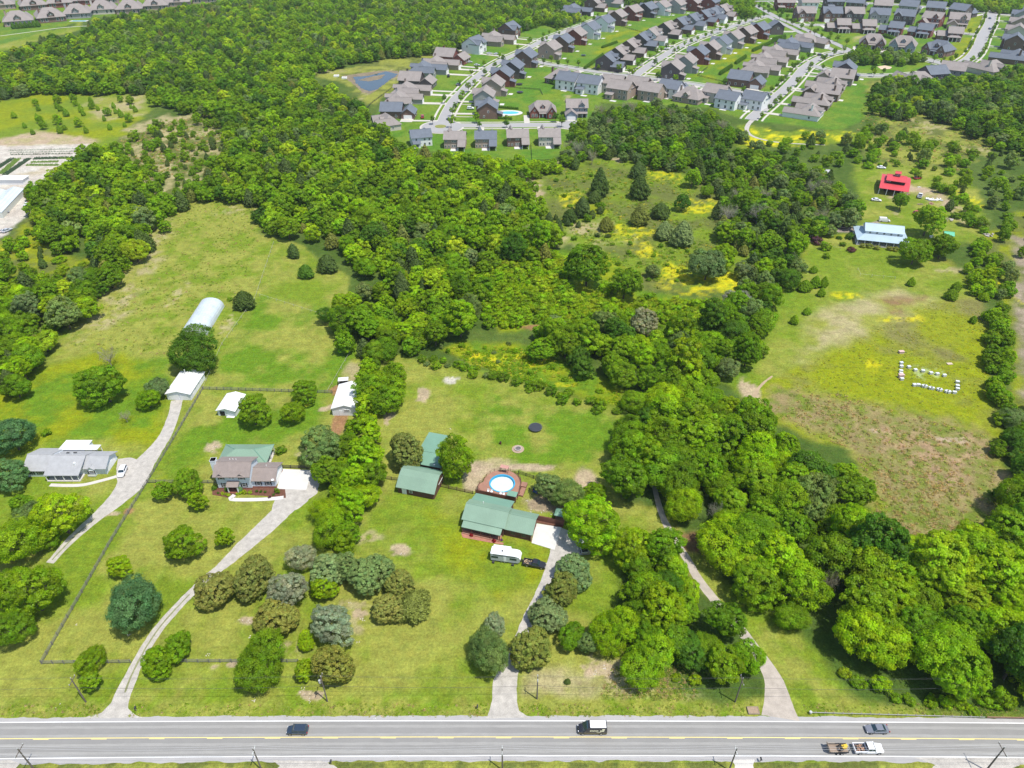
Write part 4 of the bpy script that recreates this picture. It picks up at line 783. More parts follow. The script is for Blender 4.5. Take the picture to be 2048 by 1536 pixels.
def design(kind, wk, rk):
    W, Rf = WALLS[wk], ROOFS[rk]; W2_ = W
    b = Bld('suburban_house', (0, 0), 0, 'x', 'house')
    if kind == 'A':       # narrow two-storey, ridge parallel to the street, front cross gable, rear porch
        b.wall(-6.3, 6.3, -4.8, 5.8, 5.9, W, 'x', 9.6); b.gable(-6.8, 6.8, -5.4, 6.4, 5.9, 9.9, Rf)
        b.wall(-6.2, -1.2, -6.6, 0, 5.8, W, 'y', 8.2); b.gable(-6.6, -.8, -7.1, .6, 5.8, 8.5, Rf, 'y'); b.wall(1.5, 5.6, 5.8, 8.8, 2.9, W); b.shed(1.1, 6.1, 5.7, 3.9, 9.3, 3.0, Rf, name='porch_roof')
        add_front(b, W, -1, 6, -4.8, 1.6, 4.5); b.win(-3.7, -6.6, 4.5, 's', 1.1, 1.4, n=2); b.garage(-3.7, -6.6, 's', 3.6, 2.3)
        for x in (-4.6, -1.6): b.win(x, 5.8, 4.5, 'n', 1.0, 1.3); b.win(x, 5.8, 1.6, 'n', 1.1, 1.5)
        b.win(3.5, 5.8, 4.7, 'n', 1.0, 1.2); b.win(3.5, 8.8, 1.5, 'n', 1.6, 1.6); b.win(6.3, 1, 4.4, 'e', .8, 1.2); b.win(-6.3, 2, 4.4, 'w', .8, 1.2); b.win(6.3, -1.5, 1.5, 'e', .8, 1.2)
    elif kind == 'B':     # two-storey with garage wing toward the street and dormer
        b.wall(-5.8, 6.2, -3.5, 7, 5.7, W, 'x', 9.4); b.gable(-6.3, 6.7, -4.1, 7.6, 5.7, 9.7, Rf)
        b.wall(-6.6, -.2, -10, -3.4, 3.0, W, 'y', 5.6); b.gable(-7, .2, -10.4, -2.4, 3.0, 5.9, Rf, 'y'); b.garage(-3.4, -10, 's', 4.8, 2.3)
        b.wall(1.4, 4.4, -3.7, 0, 7.4, W, 'y', 8.9, z0=5); b.gable(1.1, 4.7, -4.3, .8, 7.3, 9.1, Rf, 'y', name='dormer_roof'); b.win(2.9, -3.7, 7.2, 's', .9, 1.0)
        add_front(b, W, 0, 6, -3.5, 1.6, 4.4); b.shed(.2, 6.2, -5.6, 2.7, -3.4, 3.4, Rf, name='porch_roof'); b.posts([(.6, -5.3), (3.2, -5.3), (5.9, -5.3)], 0, 2.6, trim)
        for x in (-4, -.5, 3.4): b.win(x, 7, 4.4, 'n', 1.0, 1.3); b.win(x, 7, 1.6, 'n', 1.2, 1.6)
        b.win(6.2, 2, 4.3, 'e', .8, 1.2); b.win(-5.8, 3, 4.3, 'w', .8, 1.2)
    elif kind == 'C':     # big one-and-a-half storey with hipped roof and front gables
        b.wall(-7.6, 7.6, -5, 8, 3.1, W); b.hip(-8.2, 8.2, -5.6, 8.6, 3.1, 8.2, Rf, 5.6)
        b.wall(-7.3, -2.6, -7.4, 0, 3.2, W, 'y', 5.9); b.gable(-7.8, -2.1, -7.9, 2.0, 3.2, 6.2, Rf, 'y'); b.wall(2.2, 7.4, -12, -4.9, 3.0, W, 'y', 5.4); b.gable(1.8, 7.9, -12.4, 1, 3.0, 5.7, Rf, 'y')
        b.garage(4.8, -12, 's', 4.6, 2.3); b.win(-4.9, -7.4, 1.7, 's', 1.2, 1.6, n=2); b.door(0, -5, 's'); b.wall(-1.6, 1.6, 4, 8.2, 5, W, 'y', 6.4, z0=3); b.gable(-2, 2, 3, 8.8, 5, 6.7, Rf, 'y', name='dormer_roof'); b.win(0, 8.2, 4.7, 'n', .8, .8, n=2)
        for x in (-5.5, -3, 3, 5.5): b.win(x, 8, 1.7, 'n', 1.2, 1.7)
        b.win(-7.6, 2, 1.7, 'w', .9, 1.3); b.win(7.6, 3, 1.7, 'e', .9, 1.3); b.chimney(5.4, 3.2, 3, 8.6, W, .5)
    elif kind == 'D':     # cottage: main gable and lower wing, rear screened porch
        b.wall(-6.2, 2.2, -4, 5, 5.0, W, 'x', 8.4); b.gable(-6.7, 2.7, -4.6, 5.6, 5.0, 8.7, Rf); b.wall(2.2, 8, -4, 4.2, 2.9, W, 'x', 5.4); b.gable(2.3, 8.5, -4.5, 4.7, 2.9, 5.7, Rf)
        b.hip(-5.6, 2.4, 4.7, 8.6, 2.9, 3.9, Rf, 1.6, name='porch_roof'); b.posts([(-5.3, 8.3), (-3, 8.3), (-.7, 8.3), (1.6, 8.3)], 0, 2.8, trim, .14); b.box('porch_screen', -2.9, 1.5, 8.0, 8.05, .2, 2.7, dark_in); b.wall(-5.3, -3, 5, 8.1, 2.7, W)
        b.win(-4.1, 8.1, 1.5, 'n', .9, 1.3); b.win(5.2, 4.2, 1.6, 'n', .8, 1.2); b.win(-3.5, 5, 4.4, 'n', 1, .8); b.win(0, 5, 4.4, 'n', 1, .8); b.garage(5.2, -4, 's', 4.4, 2.2); add_front(b, W, -6, 2, -4, 1.6, 4.2); b.win(-6.2, 0, 4.2, 'w', .9, 1.2)
    elif kind == 'E':     # tall house with its back to the woods: rear sloping porch wing and steep front gables
        b.wall(-6.6, 6.6, -6, 4.6, 6.3, W, 'x', 10.0); b.gable(-7.1, 7.1, -6.5, 5.2, 6.3, 10.3, Rf)
        b.wall(-6.5, -2.4, 4.6, 9.8, 3.0, W, z0=2.6); b.posts([(-6.4, 9.6), (-2.5, 9.6)], 0, 2.7, trim, .15); b.shed(-7.1, -2.1, 4.4, 6.6, 10.3, 3.3, Rf); b.box('porch_back', -6.4, -2.5, 5, 5.1, 0, 2.7, dark_in)
        b.wall(2, 6.2, -8.2, 0, 6.4, W, 'y', 10.2); b.gable(1.6, 6.6, -8.7, 0, 6.4, 10.8, Rf, 'y'); b.wall(-5.6, -2, -7.2, 0, 5.8, W, 'y', 8.8); b.gable(-6, -1.6, -7.7, 0, 5.8, 9.2, Rf, 'y')
        b.win(.2, 4.6, 5.0, 'n', .75, 1.0, n=3); b.win(5.2, 4.6, 5.0, 'n', .9, 1.0); b.win(.2, 4.6, 1.8, 'n', .8, 1.6, n=3); b.win(3.6, 4.6, 1.6, 'n', .9, 1.5); b.win(5.6, 4.6, 1.6, 'n', .8, 1.5)
        b.win(6.6, 0, 4.6, 'e', .8, 1.2); b.win(-6.6, -2, 4.6, 'w', .8, 1.2); b.garage(4.1, -8.2, 's', 3.6, 2.3); b.door(-.2, -6, 's'); b.win(4.1, -8.2, 5, 's', 1.1, 1.4); b.win(-3.8, -7.2, 4.6, 's', 1.1, 1.4)
        b.box('patio', -2.2, 2.4, 4.7, 9.2, 0, .15, white_concrete)
    elif kind == 'G':     # facing the viewer: two front gables, hipped main roof
        b.wall(-7.5, 7.5, -4, 7, 3.6, W); b.hip(-8, 8, -4.6, 7.6, 3.6, 8.8, Rf, 4.6)
        b.wall(-7.3, -2.5, -6.2, 1, 3.6, W, 'y', 7.0); b.gable(-7.7, -2.1, -6.7, 2, 3.6, 7.4, Rf, 'y'); b.wall(2.6, 7.3, -7.4, 1, 3.6, W, 'y', 7.0); b.gable(2.2, 7.7, -7.9, 2, 3.6, 7.4, Rf, 'y')
        b.win(-5.8, -6.2, 1.8, 's', 1.1, 1.6); b.win(-3.9, -6.2, 1.8, 's', 1.1, 1.6); b.win(4, -7.4, 1.7, 's', 1, 1.5); b.win(6.1, -7.4, 1.7, 's', 1, 1.5); b.door(0, -4, 's'); b.win(-4.9, -6.2, 4.8, 's', .7, .9); b.win(4.9, -7.4, 4.8, 's', .7, .9)
        b.shed(-2.2, 2.4, -6, 2.8, -3.9, 3.4, Rf, name='porch_roof'); b.posts([(-1.9, -5.7), (2.1, -5.7)], 0, 2.7, trim); b.wall(-1.2, 1.2, -3, 1, 6.2, W, 'y', 7.2, z0=4.5); b.gable(-1.5, 1.5, -3.4, 2, 6.2, 7.5, Rf, 'y', name='dormer_roof'); b.win(0, -3, 6, 's', .8, .8)
        b.win(-7.5, 2, 1.8, 'w', .9, 1.2); b.win(7.5, 2, 1.8, 'e', .9, 1.2)
    elif kind == 'H':     # long two-roof house with side garage, ridge toward the street
        b.wall(-5.5, 5.5, -3, 9, 4.4, W, 'y', 8.2); b.gable(-6.1, 6.1, -3.6, 9.6, 4.4, 8.6, Rf, 'y'); b.wall(-6, 4.4, -10.5, -3, 3.0, W, 'x', 6.0); b.gable(-6.5, 4.9, -11, -2.4, 3.0, 6.3, Rf); b.wall(-1, 2.6, -3, -1, 5.6, W, z0=3); 
        b.garage(-6, -6.8, 'w', 4.8, 2.3); b.win(2, -10.5, 1.7, 's', 1.1, 1.5); b.win(-2, -10.5, 1.7, 's', 1.1, 1.5); b.win(0, 9, 5.3, 'n', 1, 1.2, n=2); b.win(-2.6, 9, 1.7, 'n', 1.2, 1.6); b.win(2.6, 9, 1.7, 'n', 1.2, 1.6)
        for y in (0, 4, 7.4): b.win(5.5, y, 1.7, 'e', .9, 1.3); b.win(-5.5, y, 1.7, 'w', .9, 1.3)
        b.win(0, 9, 1.7, 'n', 1.2, 1.6); b.chimney(3.4, 6, 4, 8.8, W, .5)
    r = b.end(0); AVOID.pop(); return r
# px, py of the house's footing, street it faces ('-' + street: turns its back), design, wall, roof, note
HS = [
 # west side of the curving street
 (772,256,'a','G','beige','t','beige house with twin gables at the bottom left corner of the estate',-2.6),(796,232,'a','H','brown','b','',None),(802,210,'a','C','grey','t','',None),(818,192,'a','C','tan','t','',None),(834,172,'a','H','dark','t','',None),(851,150,'a','C','grey','b','',None),(876,140,'a','C','tan','t','',None),(903,124,'a','H','red','t','',None),
 (950,104,'a','A','white','b','',None),(990,88,'a','C','tan','t','',None),(1020,74,'a','A','brown','b','',None),(1163,32,'a','C','dark','b','',None),(1192,20,'a','B','brown','t','',None),(1228,12,'a','B','grey','t','',None),
 # east side of the curving street
 (975,232,'a','A','brown','b','',None),(968,208,'a','A','grey','t','',None),(972,186,'a','A','tan','t','',None),(992,167,'a','A','red','b','',None),(1024,152,'a','A','dark','b','',None),(1046,130,'a','A','brown','b','',None),
 (1098,114,'a','A','tan','t','',None),(1124,100,'a','A','brown','b','',None),(1150,86,'a','A','red','t','',None),(1178,74,'a','A','white','b','',None),(1206,60,'a','A','white','b','',None),(1232,48,'a','A','brown','t','',None),(1262,38,'a','A','red','t','',None),(1292,32,'a','A','dark','b','',None),(1320,28,'a','A','white','t','',None),(1350,24,'a','A','grey','t','',None),(1384,20,'a','A','red','t','',None),(1416,19,'a','A','red','b','',None),
 # south of the cul-de-sac, backs to the woods
 (842,287,'b','A','white','b','white house with slate-blue roof turned toward the island circle',.35),(911,293,'b','E','tan','t','',None),(972,292,'b','E','tan','b','',None),(1035,289,'b','E','brown','t','',None),(1098,288,'b','E','beige','t','',None),
 (1085,231,'b','G','red','t','dark red brick house with two front gables north of the cul-de-sac',None),(1152,231,'b','B','blue','t','grey-blue house at the right end of the cul-de-sac',None),
 # row below the cross street
 (1130,166,'c','C','brown','t','',None),(1160,177,'c','B','white','b','',None),(1188,181,'c','A','white','b','',None),(1214,184,'c','B','beige','t','',None),(1240,188,'c','A','tan','t','',None),(1272,190,'c','A','brown','t','',None),(1302,193,'c','B','tan','t','',None),(1346,194,'c','B','white','b','',None),(1385,199,'c','C','tan','t','',None),(1424,203,'c','A','beige','t','',None),(1462,211,'c','B','white','b','',None),(1493,214,'c','A','white','b','',None),
 # left of the diagonal street
 (1240,140,'d','B','dark','b','',None),(1264,126,'d','B','dark','t','',None),(1288,112,'d','B','brown','t','',None),(1310,98,'d','B','dark','b','',None),(1332,88,'d','B','white','t','',None),(1356,75,'d','B','dark','t','',None),(1385,66,'d','B','brown','b','',None),(1408,58,'d','B','grey','b','',None),(1436,50,'d','B','red','b','',None),(1464,47,'d','B','white','b','',None),(1497,42,'d','B','brown','t','',None),
 # right of the diagonal street
 (1342,154,'d','A','dark','t','',None),(1368,141,'d','A','grey','t','',None),(1392,124,'d','A','red','b','',None),(1416,114,'d','A','brown','t','',None),(1438,103,'d','A','white','b','',None),(1462,92,'d','A','grey','t','',None),(1488,82,'d','A','brown','t','',None),(1514,74,'d','A','red','b','',None),(1558,66,'e2','D','dark','b','',None),
 # west and east of the lower street
 (1498,172,'f','H','brown','b','',None),(1524,150,'f','C','tan','t','',None),(1545,134,'f','C','tan','t','',None),(1560,118,'f','C','tan','t','',None),(1580,102,'f','C','grey','b','',None),(1612,92,'f','C','tan','t','',None),
 (1612,233,'f','C','white','t','',None),(1630,212,'f','C','brown','t','',None),(1644,196,'f','H','brown','t','',None),(1656,181,'f','C','tan','t','',None),(1668,165,'f','H','tan','t','',None),(1685,155,'f','A','dark','b','',None),
 # porch cottages and the row above them
 (1675,62,'g','D','brown','t','',None),(1726,64,'g','D','brown','t','',None),(1783,68,'g','D','red','b','',None),(1842,72,'g','D','red','b','',None),(1898,79,'g','D','brown','t','',None),
 (1614,45,'g','A','brown','t','',None),(1660,42,'g','A','brown','b','',None),(1703,42,'g','A','dark','t','',None),(1755,45,'g','A','grey','b','',None),(1806,47,'g','A','dark','b','',None),(1860,52,'g','B','red','t','',None),(1912,54,'g','B','tan','t','',None),
 (1566,19,'t','A','red','t','',None),(1613,18,'t','B','white','t','',None),(1664,17,'t','A','dark','b','',None),(1710,19,'t','B','dark','b','',None),(1762,24,'t','B','dark','t','',None),(1816,26,'t','B','grey','b','',None),(1868,29,'t','B','brown','b','',None),(1920,34,'t','B','dark','b','',None),
 (1742,96,'h','G','brown','t','',None),(1802,101,'h','G','blue','t','',None),(1872,109,'h','G','brown','b','',None),
 (2036,46,'h','A','grey','b','',None),(2032,62,'h','A','tan','t','',None),(2025,78,'h','A','beige','t','',None),(2022,98,'h','A','brown','b','',None),(2020,124,'h','C','brown','b','',None),(2062,36,'h','A','blue','b','',None),
 (1808,160,'p','C','beige','t','',None),(1855,163,'p','A','dark','b','',None),(1900,156,'h','A','grey','t','',None),(1968,145,'h','C','beige','t','',None),
 # far estate at the top left
 (6,16,'v','C','tan','t','',None),(68,17,'v','C','brown','t','',None),(122,12,'v','C','red','t','',None),(168,7,'v','C','red','t','',None),(214,4,'v','C','tan','t','',None),(-30,50,'v','C','tan','t','',None),(40,48,'v','C','tan','t','',None),(103,41,'v','C','brown','t','',None),(158,33,'v','C','grey','t','',None),(208,25,'v','C','beige','t','',None),(262,24,'v','C','tan','t','',None),(314,17,'v','C','tan','t','',None),(358,10,'v','C','tan','t','',None),(410,3,'v','C','tan','t','',None),
]
PLACE = {'e': 'divided avenue', 'a': 'long curving street', 'b': 'cul-de-sac', 'c': 'woods-edge street', 'd': 'diagonal street', 'f': 'lower right street', 'e2': 'divided avenue', 'g': 'porch-cottage lane', 't': 'topmost street', 'h': 'wide right-hand street', 'p': 'oval park', 'v': 'far left estate'}
SCN = {k: smooth_line(W2([(p[0], max(p[1], -25)) for p in v[0]]), 5) for k, v in STREETS.items()}
pos = []
for h in HS:
    p = atn([(h[0], h[1])])[0]; s = SCN[h[2]]; i = int(((s - p) ** 2).sum(1).argmin()); t = s[min(i+1, len(s)-1)] - s[max(i-1, 0)]; t = t / (np.hypot(*t) + 1e-9); d = s[i] - p; nrm = np.array([-t[1], t[0]]); nrm = nrm if nrm @ d > 0 else -nrm
    dist = abs(nrm @ d); need = 22 if h[3] in 'CH' else (19 if h[3] in 'BEG' else 18)
    SCL = 1.9 if h[2] == 'v' else float(np.interp(h[1], [0, 60, 170, 240, 290], [1.72, 1.62, 1.45, 1.22, 1.02])); need *= SCL
    if h[2] == 'v': need = 10
    if dist < need: p = p - nrm * (need - dist)
    pos.append([p, nrm, t, SCL])
for it in range(30):
    for i in range(len(pos)):
        for j in range(i + 1, len(pos)):
            dv = pos[j][0] - pos[i][0]; l = np.hypot(*dv); mn = 13.8 * (pos[i][3] + pos[j][3]) / 2
            if 0 < l < mn:
                u = dv / l; pos[j][0] = pos[j][0] + u * (mn - l) / 2; pos[i][0] = pos[i][0] - u * (mn - l) / 2
_des = {}; cnt = {}
drv = MB(); 
KN = {'A': 'two-storey', 'B': 'two-storey', 'C': 'broad hip-roofed', 'D': 'porch', 'E': 'tall', 'G': 'twin-gabled', 'H': 'deep-gabled'}
HOUSES = []
for h, (p, nrm, t, scl) in zip(HS, pos):
    key = (h[3], h[4], h[5]); ang = math.atan2(nrm[1], nrm[0]) + math.pi / 2
    if h[7] is not None: ang += h[7]
    if key not in _des: _des[key] = design(*key); o = _des[key]
    else: o = copy_tree(_des[key])
    o.location = (p[0], p[1], 0); o.rotation_euler = (0, 0, ang); o.scale = (scl, scl, scl * .92)
    HOUSES.append((o, h, p, nrm, ang)); AVOID.append((p[0], p[1], 11 * scl))
    cnt.setdefault((h[2], h[3] in 'AB', h[4], h[5]), []).append((h[0], o, h))
# labels: look first, then place along its street
ORD = ['first', 'second', 'third', 'fourth', 'fifth', 'sixth', 'seventh', 'eighth', 'ninth']
by = {}
for o, h, p, nrm, ang in HOUSES: by.setdefault((KN[h[3]], h[4], h[5], h[2]), []).append((h[0], o, h))
for (kn, wk, rk, st), L_ in by.items():
    L_.sort(key=lambda q: q[0])
    for i, (_, o, h) in enumerate(L_):
        base = '%s %s house, %s, %s' % (WN[wk], kn, RN[rk], PLACE[st])
        if h[6]: base = h[6]
        elif len(L_) > 1: base += ', %s' % ('leftmost' if i == 0 else 'rightmost' if i == len(L_) - 1 else ORD[i] + ' from the left') + ' such'
        tag(o, base, 'house', 'houses of the estate')
# concrete drives and walks up to each house
for o, h, p, nrm, ang in HOUSES:
    k = h[3]
    if h[2] == 'v' or h[7] is not None: continue
    M = Matrix.Translation((p[0], p[1], 0)) @ Matrix.Rotation(ang, 4, 'Z'); s = SCN[h[2]]; dist = float(np.sqrt(((s - p) ** 2).sum(1)).min()); gx = {'A': -3.7, 'B': -3.4, 'C': 4.8, 'D': 5.2, 'E': 4.1, 'G': -9.4, 'H': -8.5}[k]; gy = {'A': -6.5, 'B': -9.9, 'C': -11.9, 'D': -3.9, 'E': -8.1, 'G': 0, 'H': -4}[k]; wd = 2.6 if k in 'CBD' else 2.0
    sc_ = o.scale[0]; gx *= sc_; gy *= sc_; e = -(dist - STREETS[h[2]][1] / 2 - .2)
    if e > gy - 1: e = gy - 2
    mb = MB(); z = .17
    if k == 'H': mb.T = M; mb.box(-12*sc_, -6*sc_, -10*sc_, -3*sc_, .02, z, kerb_m); mb.box(-10.5*sc_, -8*sc_, e, -10*sc_, .02, z, kerb_m)
    else: mb.T = M; mb.box(gx - wd, gx + wd, e, gy, .02, z, kerb_m)
    q = mb.build('driveway'); q['kind'] = 'structure'
    if k in 'ABD': mb = MB(); mb.T = M; mb.box(2.6, 3.7, e + 3.5, gy + 2, .02, .14, kerb_m); q = mb.build('path'); q['kind'] = 'structure'
    if k in 'ABH': mb = MB(); mb.T = M; yb = {'A': 9.2, 'B': 7.1, 'H': 9.1}[k] * sc_; mb.box(-2.5, 2.5, yb, yb + 3.2, .02, .14, white_concrete); q = mb.build('patio'); q['kind'] = 'structure'

# young street trees stand in the verge strips (placed with the trees below)
STREET_TREES = []
rs = random.Random(5)
for k, (pts, wd, kerb) in STREETS.items():
    if k in 'vtu' or k == 'e2': continue
    c = SCN[k]; seg = np.concatenate([[0], np.cumsum(np.hypot(*np.diff(c, axis=0).T))]); d = 8
    while d < seg[-1] - 6:
        q = np.array([np.interp(d, seg, c[:,0]), np.interp(d, seg, c[:,1])]); q2 = np.array([np.interp(d+1, seg, c[:,0]), np.interp(d+1, seg, c[:,1])]); t = q2 - q; nn_ = np.array([-t[1], t[0]])
        for sd_ in (1, -1):
            if rs.random() < .7:
                x, y = q + nn_ * sd_ * (wd / 2 + 2.0 + rs.uniform(-.3, .3)) + t * rs.uniform(-3, 3)
                if all(min(((x - s2[:,0])**2 + (y - s2[:,1])**2)) > (STREETS[k2][1]/2 + .8) ** 2 for k2, s2 in SCN.items()): STREET_TREES.append((x, y, k))
        d += rs.uniform(15, 22)
# ------------------------------------------------------------------ vehicles
def paint(name, c, rough=.3): return mat(name, c, rough, .0, spec=.5, coat=.6)
tyre_m = mat('tyre_rubber', (0.02, 0.02, 0.02), .9, 0); rim_m = mat('alloy_rim', (0.45, 0.45, 0.46), .35, 0, metal=.7); lamp_m = mat('headlight_glass', (0.7, 0.72, 0.75), .15, 0); tail_m = mat('tail_light_red', (0.35, 0.01, 0.01), .25, 0); glass_c = mat('car_glass', (0.02, 0.04, 0.05), .06, 0, spec=.8); plastic = mat('black_plastic', (0.03, 0.03, 0.035), .6, 0)
def loft(mb, st, m, zb=.28):
    """stations (x, half width, top z): rounded lower body"""
    v = []; k = 8
    for x, w_, z in st: v += [(x, -w_*.92, zb), (x, -w_, zb+.18), (x, -w_, z-.18), (x, -w_*.86, z), (x, w_*.86, z), (x, w_, z-.18), (x, w_, zb+.18), (x, w_*.92, zb)]
    n = len(st); f = [(i*k+j, (i+1)*k+j, (i+1)*k+(j+1)%k, i*k+(j+1)%k) for i in range(n-1) for j in range(k)]
    f += [tuple(range(k))[::-1], tuple(range((n-1)*k, n*k))]; mb.poly(v, f, m)
def wheel(r, x, y, rad=.34, wd=.24):
    key = ('wheel', rad, wd)
    if key not in _win:
        a = MB(); a.T = Matrix.Rotation(math.pi/2, 4, 'X'); a.cyl((0,0), rad, -wd/2, wd/2, tyre_m, 16); c = MB(); c.T = Matrix.Rotation(math.pi/2, 4, 'X'); c.cyl((0,0), rad*.6, -wd/2-.01, wd/2+.01, rim_m, 10); _win[key] = (a.mesh('tyre'), c.mesh('rim'))
    w_ = empty('wheel', (x, y, rad)); w_.parent = r; inst('tyre', _win[key][0], w_); inst('rim', _win[key][1], w_)
def frus(mb, x0, x1, w0, z0, u0, u1, w1, z1, m, cap=True):
    mb.hexa([(x0,-w0,z0),(x1,-w0,z0),(x1,w0,z0),(x0,w0,z0)], [(u0,-w1,z1),(u1,-w1,z1),(u1,w1,z1),(u0,w1,z1)], m)
def vehicle(kind, loc, rz, m, label, cat='car', group=None, roofm=None, name=None, parts=True):
    r = empty(name or {'sedan': 'sedan_car', 'suv': 'suv_car', 'pickup': 'pickup_truck', 'van': 'delivery_van'}[kind], loc, rz, label, cat, group)
    S = {'sedan': ([(2.35,.62,.58),(2.2,.80,.70),(1.5,.88,.84),(.95,.90,.94),(-1.2,.90,1.0),(-1.95,.86,.98),(-2.3,.72,.82)], (1.05,-1.75,.80,.92, .35,-.95,.62,1.42), 4.7),
         'suv': ([(2.2,.66,.62),(2.05,.84,.82),(1.4,.90,.98),(.95,.92,1.06),(-1.6,.92,1.08),(-2.1,.88,1.02),(-2.2,.80,.8)], (1.05,-2.05,.86,1.02, .40,-1.75,.72,1.66), 4.4),
         'pickup': ([(2.95,.70,.72),(2.8,.92,.95),(2.0,.98,1.10),(1.2,1.0,1.18),(-.55,1.0,1.18)], (1.35,-.5,.90,1.14, .72,-.35,.74,1.82), 5.9),
         'van': ([(3.05,.72,.75),(2.85,.95,1.0),(2.3,1.0,1.25),(1.9,1.0,1.3)], (2.05,1.2,.94,1.25, 1.25,.9,.86,2.4), 6.1)}[kind]
    mb = MB(); loft(mb, S[0], m, .30)
    if kind == 'van':
        mb.hexa([(-2.95,-1.0,.32),(2.0,-1.0,.32),(2.0,1.0,.32),(-2.95,1.0,.32)], [(-2.95,-.99,1.5),(1.7,-.99,1.5),(1.7,.99,1.5),(-2.95,.99,1.5)], m)
        mb.hexa([(-2.95,-.99,1.5),(1.7,-.99,1.5),(1.7,.99,1.5),(-2.95,.99,1.5)], [(-2.88,-.86,2.5),(.9,-.86,2.5),(.9,.86,2.5),(-2.88,.86,2.5)], m)
    if kind == 'pickup':                          # open bed
        mb.box(-2.9, -.55, -.98, -.86, .55, 1.15, m); mb.box(-2.9, -.55, .86, .98, .55, 1.15, m); mb.box(-2.95, -2.85, -.98, .98, .55, 1.12, m); mb.box(-2.9, -.55, -.86, .86, .55, .68, plastic)
    mb.build('body', r)
    c = S[1]; g = MB(); frus(g, c[1], c[0], c[2], c[3], c[5], c[4], c[6], c[7], glass_c); g.build('windows', r)
    q = MB(); rm = roofm or m
    if kind == 'van':
        q.box(-2.7, .55, -.80, .80, 2.5, 2.53, rm)
    else:
        frus(q, c[5]-.06, c[4]+.06, c[6]+.03, c[7]-.02, c[5], c[4]-.05, c[6]-.06, c[7]+.04, rm)
        for sy in (-1, 1):
            for (a, b_) in ((c[0], c[4]), (c[1], c[5])): q.tube((a, sy*(c[2]+.0), c[3]), (b_, sy*(c[6]+.01), c[7]), .045, m, 4)
            xm = (c[0]+c[1])/2; q.tube((xm, sy*(c[2]+.01), c[3]), (xm*.95, sy*(c[6]+.02), c[7]), .05, m, 4)
    q.build('roof', r)
    wb = {'sedan': (1.45,-1.35), 'suv': (1.35,-1.35), 'pickup': (1.95,-1.85), 'van': (2.05,-1.75)}[kind]; yy = {'sedan': .82, 'suv': .84, 'pickup': .92, 'van': .92}[kind]
    for x in wb:
        for y in (-yy, yy): wheel(r, x, y, .34 if kind in ('sedan','suv') else .39)
    xf, xr = S[0][0][0], -2.92 if kind in ('pickup','van') else S[0][-1][0]
    for sy in (-1, 1):
        p = MB(); p.box(xf-.22, xf-.06, sy*.62-.14, sy*.62+.14, S[0][1][2]-.22, S[0][1][2]-.04, lamp_m); p.build('headlight', r)
        p = MB(); p.box(xr-.04, xr+.10, sy*.72-.12, sy*.72+.12, .72, .95, tail_m); p.build('tail_light', r)
        p = MB(); p.box(c[0]-.25, c[0]-.08, sy*(c[2]+.12)-.1, sy*(c[2]+.12)+.1, c[3]+.0, c[3]+.16, m); p.build('mirror', r)
    return r
navy = paint('dark_navy_paint', (0.025, 0.04, 0.065)); blackp = paint('black_paint', (0.018, 0.018, 0.022)); whitep = paint('white_paint', (0.78, 0.78, 0.80), .35); silverp = paint('silver_paint', (0.45, 0.47, 0.50)); redp = paint('red_paint', (0.42, 0.03, 0.03)); greyp = paint('grey_paint', (0.16, 0.17, 0.20)); bluep = paint('blue_paint', (0.03, 0.09, 0.2)); magp = paint('magenta_paint', (0.40, 0.02, 0.14))
zr = .030
p = at(596, 1463); vehicle('suv', (p.x, p.y, zr), math.pi, navy, 'dark blue hatchback driving left on the near road, left of centre', 'car')
p = at(1184, 1461); van = vehicle('van', (p.x, p.y, zr), math.pi, blackp, 'black delivery van with a white roof panel and pale lettering on its side', 'van', roofm=mat('white_van_roof', (0.8,0.82,0.8), .4, 0))
lm_ = mat('pale_lettering', (0.62, 0.60, 0.42), .6, 0)
for (x0, x1, z0, z1) in ((.35,.62,1.45,1.75),(.05,.30,1.5,1.75),(-.22,0,1.45,1.72),(-.50,-.27,1.5,1.75),(-.80,-.55,1.45,1.72),(-1.1,-.85,1.5,1.75),(-2.3,-1.45,1.35,1.72),(-2.4,-1.9,1.95,2.1),(-1.7,-.8,1.05,1.12)):
    mb = MB(); s_ = lambda z: 1.0 - (max(0, z-1.5))*.14; mb.hexa([(x0, 1.0, z0),(x1, 1.0, z0),(x1, 1.015, z0),(x0, 1.015, z0)], [(x0, s_(z1)-.01, z1),(x1, s_(z1)-.01, z1),(x1, s_(z1)+.015, z1),(x0, s_(z1)+.015, z1)], lm_); mb.build('lettering', van)
p = at(1752, 1461); vehicle('sedan', (p.x, p.y, zr), math.pi, greyp, 'dark grey sedan driving left at the right end of the road', 'car')
p = at(1734, 1500); pk = vehicle('pickup', (p.x, p.y, zr), 0, whitep, 'white pickup towing a small flat trailer to the right', 'pickup truck')
load = mat('brown_load', (0.30, 0.18, 0.12), .95, .5, .4, fine=.4)
def rubble(name, loc, rz, w, d, h, m, label, cat, n=14, seed=1, group=None):
    rg = random.Random(seed); o = MB()
    for i in range(n):
        x, y = rg.uniform(-w/2, w/2), rg.uniform(-d/2, d/2); s = rg.uniform(.12, .3) * max(w, d) / 2.2; a = rg.uniform(0, 3); o.T = Matrix.Translation((x, y, rg.uniform(0, h*.6))) @ Matrix.Rotation(a, 4, 'Z') @ Matrix.Rotation(rg.uniform(-.5,.5), 4, 'X'); o.box(-s, s, -s*.5, s*.5, 0, s*.6, m)
    q = o.build(name, None, loc); q.rotation_euler = (0, 0, rz); q['kind'] = 'stuff'; return tag(q, label, cat, group)
rubble('scrap_load', (pk.location.x - 1.7, pk.location.y, zr + .7), 0, 1.7, 1.3, .4, load, 'heap of brown scrap in the bed of the white pickup', 'load', 26, 3)
